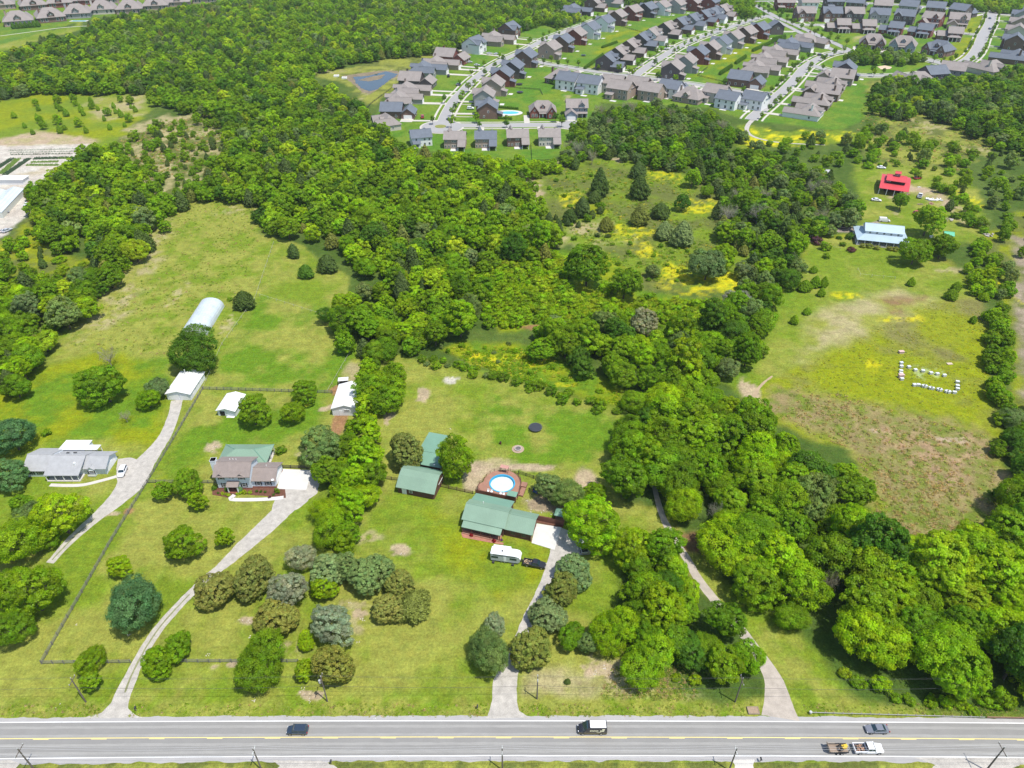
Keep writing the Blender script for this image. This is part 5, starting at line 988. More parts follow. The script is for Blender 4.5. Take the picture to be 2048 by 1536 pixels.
p = at(1677, 1500); tr = empty('flat_trailer', (p.x - .1, p.y, zr), 0, 'brown flat trailer with a mesh ramp, towed by the white pickup', 'trailer')
wood = mat('weathered_planks', (0.27, 0.21, 0.16), .9, .2, .8)
for i in range(8): mb = MB(); mb.box(-2.1, 1.7, -.85 + i*.2125, -.85 + i*.2125 + .19, .55, .6, wood); mb.build('plank', tr)
for sy in (-1, 1): mb = MB(); mb.box(-2.1, 1.7, sy*.88-.03, sy*.88+.03, .5, .95, plastic); mb.box(-2.0, -.6, sy*.9-.03, sy*.9+.03, .95, 1.0, mat('bare_wood_rail', (0.5,0.42,0.33), .8, 0)); mb.build('side_rail', tr)
mb = MB(); mb.hexa([(-2.2,-.85,.6),(-2.1,-.85,.6),(-2.1,.85,.6),(-2.2,.85,.6)], [(-2.5,-.85,1.9),(-2.42,-.85,1.9),(-2.42,.85,1.9),(-2.5,.85,1.9)], wood); mb.build('ramp', tr)
mb = MB(); mb.tube((1.7,-.6,.5), (2.7,0,.45), .05, plastic, 5); mb.tube((1.7,.6,.5), (2.7,0,.45), .05, plastic, 5); mb.build('tow_bar', tr)
for x in (-.5, .3):
    for y in (-1.0, 1.0): wheel(tr, x, y, .32, .2)
mw = empty('stump_grinder', (p.x + .55, p.y, zr + .6), .2, 'yellow machine with a big wheel riding on the flat trailer', 'machine')
yl = paint('machine_yellow', (0.62, 0.42, 0.02), .5)
mb = MB(); mb.box(-.2, .7, -.35, .35, .25, .8, yl); mb.box(.1, .9, -.25, .3, .8, .95, yl); mb.hexa([(.7,-.3,.2),(1.1,-.2,.2),(1.1,.2,.2),(.7,.3,.2)], [(.7,-.3,.8),(.9,-.2,.6),(.9,.2,.6),(.7,.3,.8)], yl); mb.build('body', mw); wheel(mw, -.45, -.4, .45, .2); wheel(mw, -.45, .4, .45, .2); mb = MB(); mb.tube((0,0,.8), (-.7,0,1.1), .05, plastic, 5); mb.box(-1.1,-.8,-.3,.1,.05,.3,plastic); mb.build('handle', mw)
p = at(1165, 1093); vehicle('pickup', (p.x, p.y, .03), R(100), silverp, 'silver pickup parked nose-in under the maple', 'pickup truck')
p = at(1069, 1131); bp = vehicle('pickup', (p.x, p.y, .03), R(-13), blackp, 'black pickup hitched to the white camper on the lawn', 'pickup truck')
d_ = Matrix.Rotation(R(-13), 4, 'Z') @ Vector((-1.7, 0, 0)); rubble('yard_load', (p.x + d_.x, p.y + d_.y, .7), R(-13), 1.8, 1.3, .3, mat('tan_load', (0.45,0.33,0.2), .9, .3, .3), 'tan boxes and junk in the bed of the black pickup', 'load', 16, 5)
# camper trailer
p = at(1011, 1119); cm_ = empty('camper_trailer', (p.x, p.y, 0), R(-10), 'white camper trailer with slide-out and rounded nose parked before the log house', 'camper')
prof = [(-3.6,.55),(3.3,.55),(3.9,1.0),(4.0,1.9),(3.5,2.7),(2.6,3.0),(-3.5,3.0),(-3.7,2.8)]
cw_ = mat('camper_white', (0.75, 0.76, 0.77), .4, .02, 2); cg = mat('camper_grey_side', (0.42, 0.45, 0.46), .5, .05, 2)
mb = MB(); mb.prism(prof, -1.2, 1.2, cg, 'y'); mb.build('body', cm_); mb = MB(); mb.prism([(-3.72,2.98),(2.7,2.98),(3.6,2.72),(4.05,1.95),(4.1,2.05),(3.6,2.85),(2.7,3.08),(-3.72,3.08)], -1.23, 1.23, cw_, 'y'); mb.build('roof', cm_)
mb = MB(); mb.box(-3.4, 1.2, 1.2, 2.0, .9, 2.9, cw_); mb.build('slide_out', cm_); mb = MB(); mb.box(-1.0, -.6, -.2, .2, 3.08, 3.28, plastic); mb.build('roof_vent', cm_)
for x in (-2.6, 2.2): mb = MB(); mb.box(x-.9, x+.9, -1.23, -1.2, 1.5, 2.2, glass_c); mb.build('window', cm_)
mb = MB(); mb.box(-.3, .4, -1.24, -1.2, .7, 2.5, cw_); mb.build('door', cm_); mb = MB(); mb.box(-3.0, 2.8, -1.25, -1.2, 2.6, 2.75, plastic); mb.build('awning', cm_)
for x in (-2.9, 2.2): mb = MB(); mb.box(x-.3, x+.3, -1.9, -1.3, 0, .5, plastic); mb.build('step', cm_)
for x in (-.9, 0.0):
    for y in (-1.1, 1.1): wheel(cm_, x, y, .36, .22)
mb = MB(); mb.tube((3.8,-.4,.55), (4.9,0,.5), .06, plastic, 5); mb.tube((3.8,.4,.55), (4.9,0,.5), .06, plastic, 5); mb.cyl((4.3,0), .2, .6, 1.0, plastic, 8); mb.build('tow_bar', cm_)
p = at(246, 946); vehicle('suv', (p.x, p.y, .03), R(-82), whitep, 'white estate car parked on gravel beside the ranch house', 'car')
p = at(1077, 978); vehicle('suv', (p.x, p.y, .0), R(60), bluep, 'blue vehicle tucked under the silver-green trees by the pool', 'car')
# farm vehicles
for (px, py, k, rz, m, lab) in ((1762,337,'sedan',-8,whitep,'pale car parked behind the red-roofed barn'),(1839,394,'pickup',60,whitep,'white pickup on the dirt track right of the barn'),(1752,402,'sedan',-15,whitep,'white car under the trees left of the barn'),(1833,428,'suv',30,redp,'red tractor-like vehicle beside the light green farm tree'),(1768,443,'van',-10,whitep,'white van parked behind the farmhouse'),(1835,358,'suv',20,redp,'rusty red vehicle in the weeds behind the barn'),(1690,455,'pickup',35,greyp,'grey pickup on the farm drive in tree shade'),
    (60,412,'suv',5,whitep,'white car in the nursery lot, upper'),(70,407,'pickup',5,redp,'dark red pickup in the nursery lot'),(58,416,'suv',4,whitep,'white car in the nursery lot, lower'),(15,463,'sedan',70,silverp,'silver car at the lower edge of the nursery lot'),(1,465,'sedan',70,whitep,'white car cut by the left edge in the nursery lot'),(8,427,'sedan',30,greyp,'dark car beside the nursery greenhouse')):
    p = at(px, py); q = vehicle(k, (p.x, p.y, .03), R(rz), m, lab, {'sedan':'car','suv':'car','pickup':'pickup truck','van':'van'}[k]); q.scale = (1.1,) * 3 if k != 'van' else (.9, .9, .85)
# estate cars
ec = [(898,241,'sedan',120,bluep,'dark car leaving the island circle'),(917,171,'sedan',58,greyp,'grey car at the kerb on the curving street'),(845,236,'suv',95,redp,'maroon car on the corner house drive'),(941,219,'suv',0,whitep,'white car beside the brick house on the curving street'),(897,154,'suv',95,blackp,'black car on a drive west of the curving street'),(939,126,'sedan',10,silverp,'silver car, left of two on a drive'),(954,132,'sedan',10,silverp,'silver car, right of two on a drive'),(979,109,'sedan',10,silverp,'grey car, left of two by the white house'),(993,110,'sedan',10,silverp,'grey car, right of two by the white house'),(1133,229,'sedan',100,redp,'dark car on the last cul-de-sac drive'),
 (1406,60,'van',20,silverp,'pale blue van on the diagonal street'),(1436,60,'sedan',10,whitep,'white car at the top of the diagonal street'),(1334,99,'sedan',170,whitep,'white car on a drive of the diagonal street'),(1267,128,'sedan',170,whitep,'white car by the first house of the diagonal street'),(1517,173,'sedan',50,magp,'magenta car on the corner drive'),(1648,117,'suv',75,blackp,'black car at the avenue end of the lower street'),(1979,38,'sedan',75,bluep,'blue car on the wide street, farther'),(1979,59,'sedan',75,bluep,'blue car on the wide street, nearer'),(2022,35,'van',60,whitep,'white van at the right edge house'),(2015,62,'suv',10,bluep,'blue car beside the right edge houses'),(2008,76,'sedan',10,silverp,'silver car beside the right edge houses'),(1640,112,'suv',10,blackp,'black car at the kerb by the taupe roofs')]
for (px, py, k, rz, m, lab) in ec:
    p = at(px, py); q = vehicle(k, (p.x, p.y, .30), R(rz), m, lab, 'van' if k == 'van' else 'car', 'cars of the estate'); q.scale = (1.2, 1.2, 1.2)

# ------------------------------------------------------------------ fences
rail_m = mat('weathered_grey_rail', (0.17, 0.165, 0.15), .9, .2, 1); dk_rail = mat('dark_rail', (0.06, 0.05, 0.045), .9, .2, 1)
_post = {}
def rail_fence(name, pts, label, m, h=1.35, rails=(.4, .8, 1.2), step=2.5, pw=.08, rh=.075, cat='fence', group=None):
    W = [at(*q) for q in pts]; r = empty(name, (W[0].x, W[0].y, 0), 0, label, cat, group)
    k = (m.name, h, pw)
    if k not in _post: mb = MB(); mb.box(-pw, pw, -pw, pw, 0, h, m); _post[k] = mb.mesh('post')
    for a, c in zip(W[:-1], W[1:]):
        d = c - a; n = max(1, round(d.length / step)); ang = math.atan2(d.y, d.x); L = d.length / n; rk = (m.name, round(L, 2), rh)
        if rk not in _post: mb = MB(); mb.box(0, L, -.025, .025, -rh, rh, m); _post[rk] = mb.mesh('rail')
        for i in range(n):
            q = a + d * (i / n) - W[0]; inst('post', _post[k], r, (q.x, q.y, 0), ang)
            for z in rails: inst('rail', _post[rk], r, (q.x, q.y, z), ang)
    q = W[-1] - W[0]; inst('post', _post[k], r, (q.x, q.y, 0)); return r
rail_fence('rail_fence', [(84,1328),(225,1080),(295,966),(353,870),(406,779)], 'long weathered rail fence running up beside the left gravel drives', rail_m)
rail_fence('rail_fence', [(84,1328),(262,1326)], 'short lower rail fence left of the curving drive', rail_m)
rail_fence('rail_fence', [(352,1325),(597,1325)], 'lower rail fence right of the curving drive, under the wide green tree', rail_m)
rail_fence('rail_fence', [(406,779),(665,787)], 'rail fence between the back garden and the upper field', rail_m)
rail_fence('rail_fence', [(296,966),(434,967)], 'cross rail fence meeting the left side of the two-storey house', rail_m)
rail_fence('picket_fence', [(566,936),(645,939)], 'dark fence behind the white concrete pad', dk_rail, rails=(.3,.6,.9,1.2))
rail_fence('rail_fence', [(752,956),(799,962)], 'short fence joining the red workshop to the tree line', dk_rail)
rail_fence('rail_fence', [(882,974),(946,988)], 'dark brown gate and rails between workshop and log house', mat('brown_rail', (0.12,0.06,0.045), .9, .1, 1), rails=(.3,.7,1.1))
rail_fence('rail_fence', [(1037,948),(1082,962)], 'short dark fence right of the pool deck', dk_rail)
for (pts, lab) in (([(407,778),(445,690),(510,600),(548,487)], 'thin wire fence along the right side of the long field'), ([(520,592),(640,630)], 'thin cross fence over the upper field'), ([(1680,500),(1540,470)], 'thin wire fence by the farm wood'), ([(655,786),(700,708)], 'wire fence up to the woods edge'), ([(1715,540),(1720,552),(1790,558)], 'low garden fence below the farmhouse')):
    rail_fence('wire_fence', pts, lab, mat('pale_post', (0.42,0.40,0.34), .9, .1, 1), 1.2, (1.0,), 5.0, .05, .02)
mb = MB(); f0, f1 = at(1072, 1040), at(1128, 1052)
d = f1 - f0; q = empty('board_fence', (f0.x, f0.y, 0), math.atan2(d.y, d.x), 'stained board fence between the log house and the maple', 'fence'); mb.box(0, .15, -.02, .02, 0, 1.8, stain); pl = mb.mesh('board')
for i in range(int(d.length / .17)): inst('board', pl, q, (i*.17, 0, 0))
for (pts, lab) in (([(726,228),(742,208),(790,172),(830,148),(875,122),(905,112)], 'black garden fence behind the houses by the pond'), ([(1010,175),(1080,180),(1085,190)], 'black fence round the lawns of the curving street'), ([(1062,290),(1064,322),(1128,322)], 'black fence below the cul-de-sac houses'), ([(1415,135),(1395,152),(1470,170),(1500,124)], 'black fence on the lawns of the diagonal street'), ([(1225,48),(1300,70),(1330,58)], 'black fence behind the upper row')):
    rail_fence('iron_fence', pts, lab, mat('black_iron', (0.02,0.022,0.02), .6, 0), 1.3, (.2,.5,.8,1.1), 4.0, .07, .05)

# guard rail
g_m = mat('galvanised_steel', (0.50, 0.50, 0.49), .45, .1, 1, metal=.3); a, c = at(1622, 1427.5), at(1968, 1437)
d = c - a; q = empty('guard_rail', (a.x, a.y, 0), math.atan2(d.y, d.x), 'galvanised guard rail along the right road shoulder', 'guard rail'); n = 19; L = d.length / n
mb = MB(); mb.prism([(-.04,.45),(.03,.50),(-.02,.58),(.03,.66),(-.04,.72),(-.08,.6)], 0, L, g_m, 'x'); rl = mb.mesh('rail'); mb = MB(); mb.box(-.07,.07,.04,.22,0,.72,wood); po = mb.mesh('post')
for i in range(n): inst('rail', rl, q, (i*L, 0, 0)); inst('post', po, q, (i*L + L/2, 0, 0))
mb = MB(); mb.cyl((0, 0), .3, .35, .8, g_m, 10); inst('end_terminal', mb.mesh('end_terminal'), q, (-.2, 0, 0))
a, c = at(1972, 1437), at(2140, 1440); d = c - a; q = empty('guard_rail', (a.x, a.y, 0), math.atan2(d.y, d.x), 'rusty brown barrier at the far right shoulder', 'guard rail')
mb = MB(); mb.box(0, d.length, -.06, .06, .3, .75, mat('rusty_rail', (0.25,0.15,0.09), .8, .2, 1)); mb.build('rail', q)

# ------------------------------------------------------------------ utility poles and wires
pole_m = mat('pole_wood', (0.13, 0.11, 0.09), .95, .2, 1); wire_m = mat('cable', (0.05, 0.05, 0.05), .6, 0); wire_l = mat('aluminium_cable', (0.55, 0.55, 0.55), .5, 0); cer = mat('insulator', (0.5, 0.52, 0.5), .4, 0)
def pole(px, py, h, label, arm=1.2, lean=0, zt=None):
    p = at(px, py); r = empty('utility_pole', (p.x, p.y, 0), 0, label, 'utility pole', None); mb = MB(); mb.cyl((0,0), .17, -.3, h, pole_m, 8, .11); mb.build('shaft', r)
    mb = MB(); mb.box(-.06, .06, -arm, arm, h-.9, h-.75, pole_m if arm > 1 else cer); mb.build('crossarm', r)
    for y in (-arm+.1, 0, arm-.1): mb = MB(); mb.cyl((0,y), .07, h-.75 if y else h, h-.5 if y else h+.25, cer, 6); mb.build('insulator', r)
    return p, h
N_ = [pole(172,1404,9.0,'wooden utility pole at the far left of the verge'), pole(655,1403,9.5,'utility pole with transformer by the olive cedar'), pole(1074,1398,8.6,'utility pole right of the middle gravel drive', .8), pole(1470,1404,9.0,'utility pole half inside the roadside clump by the concrete lane')]
S_ = [pole(70,1541,8.5,'utility pole at the lower left edge, below the road', 1.4), pole(524,1541,8.6,'second utility pole from the left along the near verge', .9), pole(1005,1541,8.6,'third utility pole along the near verge, at the centre bottom', .9), pole(1458,1541,8.6,'fourth utility pole along the near verge', .9), pole(1972,1541,9.0,'utility pole at the lower right, leaning out of frame', 1.4)]
tb = MB(); tb.cyl((0,0), .28, 0, .9, mat('transformer_grey', (.35,.36,.36), .5, .05, 1), 10); o = tb.build('transformer', None, (N_[1][0].x - .45, N_[1][0].y, 7.2)); tag(o, 'grey transformer can on the pole by the olive cedar', 'transformer')
def wire(A, Bp, za, zb, yo, label, m, rad=.016, sag=.8, group='overhead wires'):
    pts = []; a = Vector((A.x, A.y + yo, za)); b_ = Vector((Bp.x, Bp.y + yo, zb)); mb = MB(); n = 14
    for i in range(n + 1): t = i / n; q = a.lerp(b_, t); q.z -= 4 * sag * t * (1-t); pts.append(q)
    for i in range(n): mb.tube(pts[i], pts[i+1], rad, m, 4)
    tag(mb.build('overhead_wire'), label, 'wire', group)
def line(P, zf, yo, m, rad, nm, ext=48):
    ps = [(Vector((P[0][0].x - ext, P[0][0].y, 0)), P[0][1])] + P + [(Vector((P[-1][0].x + ext, P[-1][0].y, 0)), P[-1][1])]
    for i, ((a, ha), (c, hc)) in enumerate(zip(ps[:-1], ps[1:])): wire(a, c, ha + zf, hc + zf, yo, '%s, %s span' % (nm, ORD[i]), m, rad)
line(N_, .2, 0, wire_m, .018, 'top wire over the far verge'); line(N_, -3.4, 0, wire_m, .03, 'thick lower cable over the far verge'); line(N_, -.6, .7, wire_m, .014, 'thin back wire over the far verge')
line(S_, .2, 0, wire_l, .016, 'pale top wire over the near verge'); line(S_, -.5, -.8, wire_l, .014, 'pale outer wire over the near verge'); line(S_, -.5, .8, wire_l, .014, 'pale inner wire over the road edge'); line(S_, -2.6, 0, wire_l, .024, 'pale lower cable over the near verge')

# ------------------------------------------------------------------ small things in the yards
p = at(1071, 858); q = empty('trampoline', (p.x, p.y, 0), 0, 'round black trampoline on the middle back lawn', 'trampoline'); mb = MB(); mb.cyl((0,0), 1.95, .78, .82, mat('trampoline_mat', (0.03,0.035,0.045), .8, .1, .5), 28); mb.build('jumping_mat', q)
mb = MB(); n = 28
for i in range(n): a = 2*math.pi*i/n; c = 2*math.pi*(i+1)/n; mb.tube((2.1*math.cos(a), 2.1*math.sin(a), .8), (2.1*math.cos(c), 2.1*math.sin(c), .8), .09, mat('trampoline_pad', (0.06,0.07,0.09), .7, 0), 5)
mb.build('rim', q); lg = MB(); lg.cyl((0,0), .03, 0, .8, plastic, 5); lgm = lg.mesh('leg')
for i in range(8): inst('leg', lgm, q, (2.05*math.cos(i*.785), 2.05*math.sin(i*.785), 0))
p = at(1036, 898); q = empty('fire_pit', (p.x, p.y, 0), 0, 'round stone fire pit on the middle back lawn', 'fire pit'); stone = mat('pale_stone', (0.42,0.38,0.34), .95, .25, .4); mb = MB(); mb.box(-.2,.2,-.13,.13,0,.35,stone); sm = mb.mesh('stone')
for i in range(14): a = i*2*math.pi/14; inst('stone', sm, q, (1.0*math.cos(a), 1.0*math.sin(a), 0), a + math.pi/2)
mb = MB(); mb.cyl((0,0), .85, .01, .08, mat('ash', (0.12,0.11,0.11), .95, .3, .3), 14); mb.build('ash_bed', q); mb = MB(); mb.cyl((0,0), 1.9, .004, .012, mat('burnt_earth', (0.34,0.25,0.18), .95, .2, .5), 20); mb.build('bare_ring', q)
p = at(1001, 888); mb = MB(); mb.cyl((0,0), .32, 0, .9, mat('rusty_barrel', (0.10,0.035,0.02), .8, .2, .3), 12); mb.cyl((0,0), .27, .9, .91, dark_in, 12); tag(mb.build('burn_barrel', None, (p.x, p.y, 0)), 'rusty burn barrel left of the fire pit', 'barrel')
# bee yard
def hive(px, py, c, label, n=2, w=.5):
    p = at(px, py); q = empty('beehive', (p.x, p.y, 0), R(random.Random(px).uniform(-15, 15)), label, 'beehive', 'beehives in the farm field'); s = 1.08; q.scale = (s, s, s)
    for i in range(n): mb = MB(); mb.box(-w, w, -.38, .38, .12 + i*.32, .42 + i*.32, c); mb.build('hive_box', q)
    mb = MB(); mb.box(-w-.06, w+.06, -.44, .44, .12 + n*.32, .19 + n*.32, c); mb.build('lid', q); mb = MB(); mb.box(-w, w, -.4, .4, 0, .12, wood); mb.build('base', q)
hw = mat('hive_white', (0.56,0.58,0.58), .6, .05, 1); hp = mat('hive_pink', (0.55,0.38,0.34), .6, .1, 1)
H = [(1802,728,hw,'pale blue-white beehive at the top of the left row'),(1802,735,hw,'second beehive of the left row'),(1801,744,hw,'third beehive of the left row'),(1801,749,hw,'fourth beehive of the left row'),(1803,760,hw,'lowest white beehive of the left row')]
for k, (px, py) in enumerate([(1817,736),(1830,742),(1845,744),(1861,748),(1874,750),(1888,753)]): H.append((px, py, hw, '%s beehive from the left in the upper row' % ORD[k]))
for k, (px, py) in enumerate([(1828,772),(1836,772),(1846,774),(1850,775),(1860,778),(1864,779),(1876,781),(1880,782),(1892,785),(1897,786),(1908,787)]): H.append((px, py, hw, '%s beehive from the left in the lower row' % (ORD + ['tenth','last'])[k]))
for k, (px, py) in enumerate([(1914,766),(1914,774),(1914,780)]): H.append((px, py, hw, '%s beehive of the right-hand column' % ['top','middle','bottom'][k]))
for a in H: hive(*a)
for (px, py, lab, c, w_, h_) in ((1802,706,'pink-topped crate above the bee yard',hp,.9,.8),(1801,755,'dark pink stack with a lid among the left row of hives',hp,.9,1.3),(1899,728,'tan board lying right of the bee yard',mat('tan_board',(0.5,0.4,0.3),.8,.1,1),.9,.15)):
    p = at(px, py); q = empty('storage_crate', (p.x, p.y, 0), .1, lab, 'crate'); mb = MB(); mb.box(-w_, w_, -.5, .5, 0, h_, c); mb.build('box', q); mb = MB(); mb.box(-w_-.08, w_+.08, -.6, .6, h_, h_+.08, c); mb.build('lid', q)
# mailboxes and debris
def mailbox(px, py, lab, m=plastic):
    p = at(px, py); q = empty('mailbox', (p.x, p.y, 0), 0, lab, 'mailbox'); mb = MB(); mb.box(-.06,.06,-.06,.06,0,1.0,wood); mb.build('post', q); mb = MB(); mb.T = Matrix.Translation((0,0,1.0)); mb.prism([(-.15,0),(.15,0),(.15,.2),(.08,.3),(-.08,.3),(-.15,.2)], -.32, .32, m, 'y'); mb.build('box', q)
mailbox(273, 1421, 'mailbox by the curving gravel drive entrance'); mailbox(955, 1418, 'black mailbox left of the middle gravel drive'); mailbox(663, 1528, 'dark mailbox on the near verge by the white gravel'); mailbox(1520, 1523, 'dark mailbox on the near verge beside the concrete drive')
p = at(1506, 1422); q = empty('planter_box', (p.x, p.y, 0), 0, 'low wooden planter box at the foot of the concrete lane', 'planter')
for (x0,x1,y0,y1) in ((-1.2,1.2,-.8,-.7),(-1.2,1.2,.7,.8),(-1.2,-1.1,-.7,.7),(1.1,1.2,-.7,.7)): mb = MB(); mb.box(x0,x1,y0,y1,0,.4,wood); mb.build('board', q)
mb = MB(); mb.box(-1.1,1.1,-.7,.7,.05,.3,mat('bare_soil',(0.3,0.22,0.15),.95,.2,.3)); mb.build('soil', q)
p = at(750, 1437); rubble('litter', (p.x, p.y, .03), 0, .6, .5, .15, trim, 'white rubbish lying on the road shoulder', 'litter', 6, 9)
rgk = random.Random(31)
for k, (px, py, n_) in enumerate([(605,1378,5),(605,1386,4),(508,1401,6),(620,1401,4),(115,1412,3),(418,1310,4),(540,1332,4),(553,1332,3),(480,1241,4),(497,1243,5),(498,1277,4),(260,1270,5),(155,1248,3),(1210,1335,7),(1190,1345,6),(1225,1290,6),(716,1284,5),(725,1240,5),(700,1205,3),(1063,1022,6),(1085,1024,6),(1105,1028,6),(1054,1003,4),(430,895,5),(425,905,3),(805,1108,4),(900,860,4)]):
    p = at(px, py); rubble('rock_outcrop', (p.x, p.y, .0), rgk.uniform(0,3), 1.2, .8, .08, mat('limestone', (0.52,0.47,0.41), .95, .15, .5), 'pale limestone pieces lying in the grass, patch %s' % ['by the big cedar','near the utility pole','on the far verge','under the wires','at the left verge','below the trunk','by the lower fence'][k % 7], 'rocks', n_, k, 'rock patches in the grass')
for k, (px, py, w_, d_, lab) in enumerate([(1868,400,8,3,'stack of white boards and pipes on the farm dirt track'),(1841,409,3,1.5,'small heap of scrap below the white farm pickup'),(1859,409,5,2,'heap of dark scrap wood in the farm yard'),(1896,440,5,4,'pile of grey timber right of the light green farm tree'),(1868,476,5,4,'pile of brushwood beside the garden hut'),(1918,430,4,2,'small scrap pile near the right farm hedge'),(1808,388,5,2,'pile of rubble at the barn corner'),(1975,470,5,5,'stack of pale felled logs by the right hedge'),(1838,375,2,1,'white drum behind the farm track')]):
    p = at(px, py); rubble('scrap_pile', (p.x, p.y, 0), .4*k, w_, d_, .6, [trim, wood, load, stone][k % 4], lab, 'scrap pile', 18, 40 + k)
# play things in the estate
for (px, py, lab, c, s) in ((1167,112,'blue-rimmed trampoline on a lawn off the curving street',bluep,2.4),(1039,170,'dark trampoline, upper of two by the cul-de-sac lawns',blackp,2.6),(1040,186,'dark trampoline, lower of two by the cul-de-sac lawns',blackp,2.6),(1287,75,'dark square play frame on the long lawn',blackp,2.4)):
    p = at(px, py); q = empty('trampoline', (p.x, p.y, 0), 0, lab, 'trampoline'); mb = MB(); mb.cyl((0,0), s, .9, 1.0, c, 20); mb.cyl((0,0), s*.85, 1.0, 1.03, plastic, 20); mb.build('jumping_mat', q)
    for i in range(6): inst('leg', lgm, q, (s*.9*math.cos(i*1.047), s*.9*math.sin(i*1.047), 0))
p = at(1017, 226); q = empty('garden_pool', (p.x, p.y, 0), 0, 'kidney-shaped blue garden pool with white paving beside the brick house', 'pool'); mb = MB(); mb.T = Matrix.Diagonal((1.6, 1.1, 1, 1)); mb.cyl((0,0), 6.5, .05, .16, white_concrete, 24); mb.build('paving', q); mb = MB(); mb.T = Matrix.Diagonal((1.7, .9, 1, 1)); mb.cyl((.5,.3), 4.0, .17, .2, mat('pool_blue', (0.06,0.45,0.55), .1, .1, 1), 24); mb.build('water', q)
for (px, py) in ((50,52),(158,42)):
    p = at(px, py); q = empty('garden_pool', (p.x, p.y, 0), 0, 'turquoise garden pool in the far left estate, %s' % ('left one' if px < 100 else 'right one'), 'pool'); mb = MB(); mb.box(-10,10,-4,4,.03,.1,white_concrete); mb.build('paving', q); mb = MB(); mb.box(-8,8,-2.5,2.5,.1,.14,mat('pool_blue', (0.06,0.45,0.55))); mb.build('water', q)
for (px, py, lab) in ((673,153,'white culvert block left of the pond, larger'),(689,157,'white culvert block by the pond, smaller')):
    p = at(px, py); mb = MB(); mb.box(-2,2,-2,2,0,1.2,trim); mb.box(-1.4,1.4,-1.4,1.4,1.2,1.3,concrete); tag(mb.build('culvert_block', None, (p.x, p.y, 0)), lab, 'culvert')
# ------------------------------------------------------------------ trees: tapered trunk with limbs, crown of leaf clumps in lobes
def leaf_mat(name, trans=.50):
    m = bpy.data.materials.new(name); m.use_nodes = True; N = m.node_tree.nodes; L = m.node_tree.links
    N.remove(N['Principled BSDF']); out = N['Material Output']
    a = N.new('ShaderNodeAttribute'); a.attribute_type = 'INSTANCER'; a.attribute_name = 'tint'
    v = N.new('ShaderNodeAttribute'); v.attribute_name = 'leafvar'
    sc = N.new('ShaderNodeVectorMath'); sc.operation = 'MULTIPLY'; L.new(a.outputs['Color'], sc.inputs[0]); L.new(v.outputs['Color'], sc.inputs[1])
    d = N.new('ShaderNodeBsdfDiffuse'); t = N.new('ShaderNodeBsdfTranslucent'); g = N.new('ShaderNodeBsdfGlossy'); g.inputs['Roughness'].default_value = .45
    L.new(sc.outputs[0], d.inputs[0])
    s2 = N.new('ShaderNodeVectorMath'); s2.operation = 'MULTIPLY'; s2.inputs[1].default_value = (1.45, 1.3, .35); L.new(sc.outputs[0], s2.inputs[0]); L.new(s2.outputs[0], t.inputs[0])
    mx = N.new('ShaderNodeMixShader'); mx.inputs[0].default_value = trans; L.new(d.outputs[0], mx.inputs[1]); L.new(t.outputs[0], mx.inputs[2])
    m2 = N.new('ShaderNodeMixShader'); m2.inputs[0].default_value = .008; g.inputs[0].default_value = (.8,.85,.9,1); L.new(mx.outputs[0], m2.inputs[1]); L.new(g.outputs[0], m2.inputs[2])
    L.new(m2.outputs[0], out.inputs['Surface']); return m
LEAF = leaf_mat('broad_leaves'); NEEDLE = leaf_mat('cedar_sprays', .25)
BARK = mat('bark', (0.11, 0.085, 0.065), .95, .25, .6, bump=.5); GREYBARK = mat('grey_bark', (0.28, 0.25, 0.22), .95, .2, .6)
def leaves_mesh(name, P, Nn, size, var, m, aspect=1.0, seed=0, extra=None):
    rg = np.random.default_rng(seed); n = len(P)
    Nn = Nn / (np.linalg.norm(Nn, axis=1)[:, None] + 1e-9)
    r = rg.normal(size=(n, 3)); T = np.cross(Nn, r); T /= np.linalg.norm(T, axis=1)[:, None] + 1e-9; B = np.cross(Nn, T)
    s = (size * rg.uniform(.65, 1.35, n))[:, None] * .5
    q = np.stack([P - T*s*aspect, P - B*s*.75 + Nn*s*.25, P + T*s*aspect, P + B*s*.75 - Nn*s*.15], 1).reshape(-1, 3)
    vv = q; F = np.arange(4 * n).reshape(n, 4)
    me = bpy.data.meshes.new(name)
    me.vertices.add(len(vv)); me.vertices.foreach_set('co', vv.ravel())
    me.loops.add(F.size); me.loops.foreach_set('vertex_index', F.ravel().astype(np.int32))
    me.polygons.add(n); me.polygons.foreach_set('loop_start', np.arange(0, F.size, 4, dtype=np.int32)); me.polygons.foreach_set('loop_total', np.full(n, 4, np.int32))
    me.update(calc_edges=True)
    ca = me.color_attributes.new('leafvar', 'FLOAT_COLOR', 'POINT')
    c = np.repeat(np.concatenate([var, np.ones((n, 1))], 1), 4, 0).ravel(); ca.data.foreach_set('color', c.astype(np.float32))
    me.materials.append(m); return me
def dirs(n, rg, zmin=-1.0):
    z = rg.uniform(zmin, 1, n); a = rg.uniform(0, 2*np.pi, n); r = np.sqrt(1 - z*z)
    return np.stack([r*np.cos(a), r*np.sin(a), z], 1)
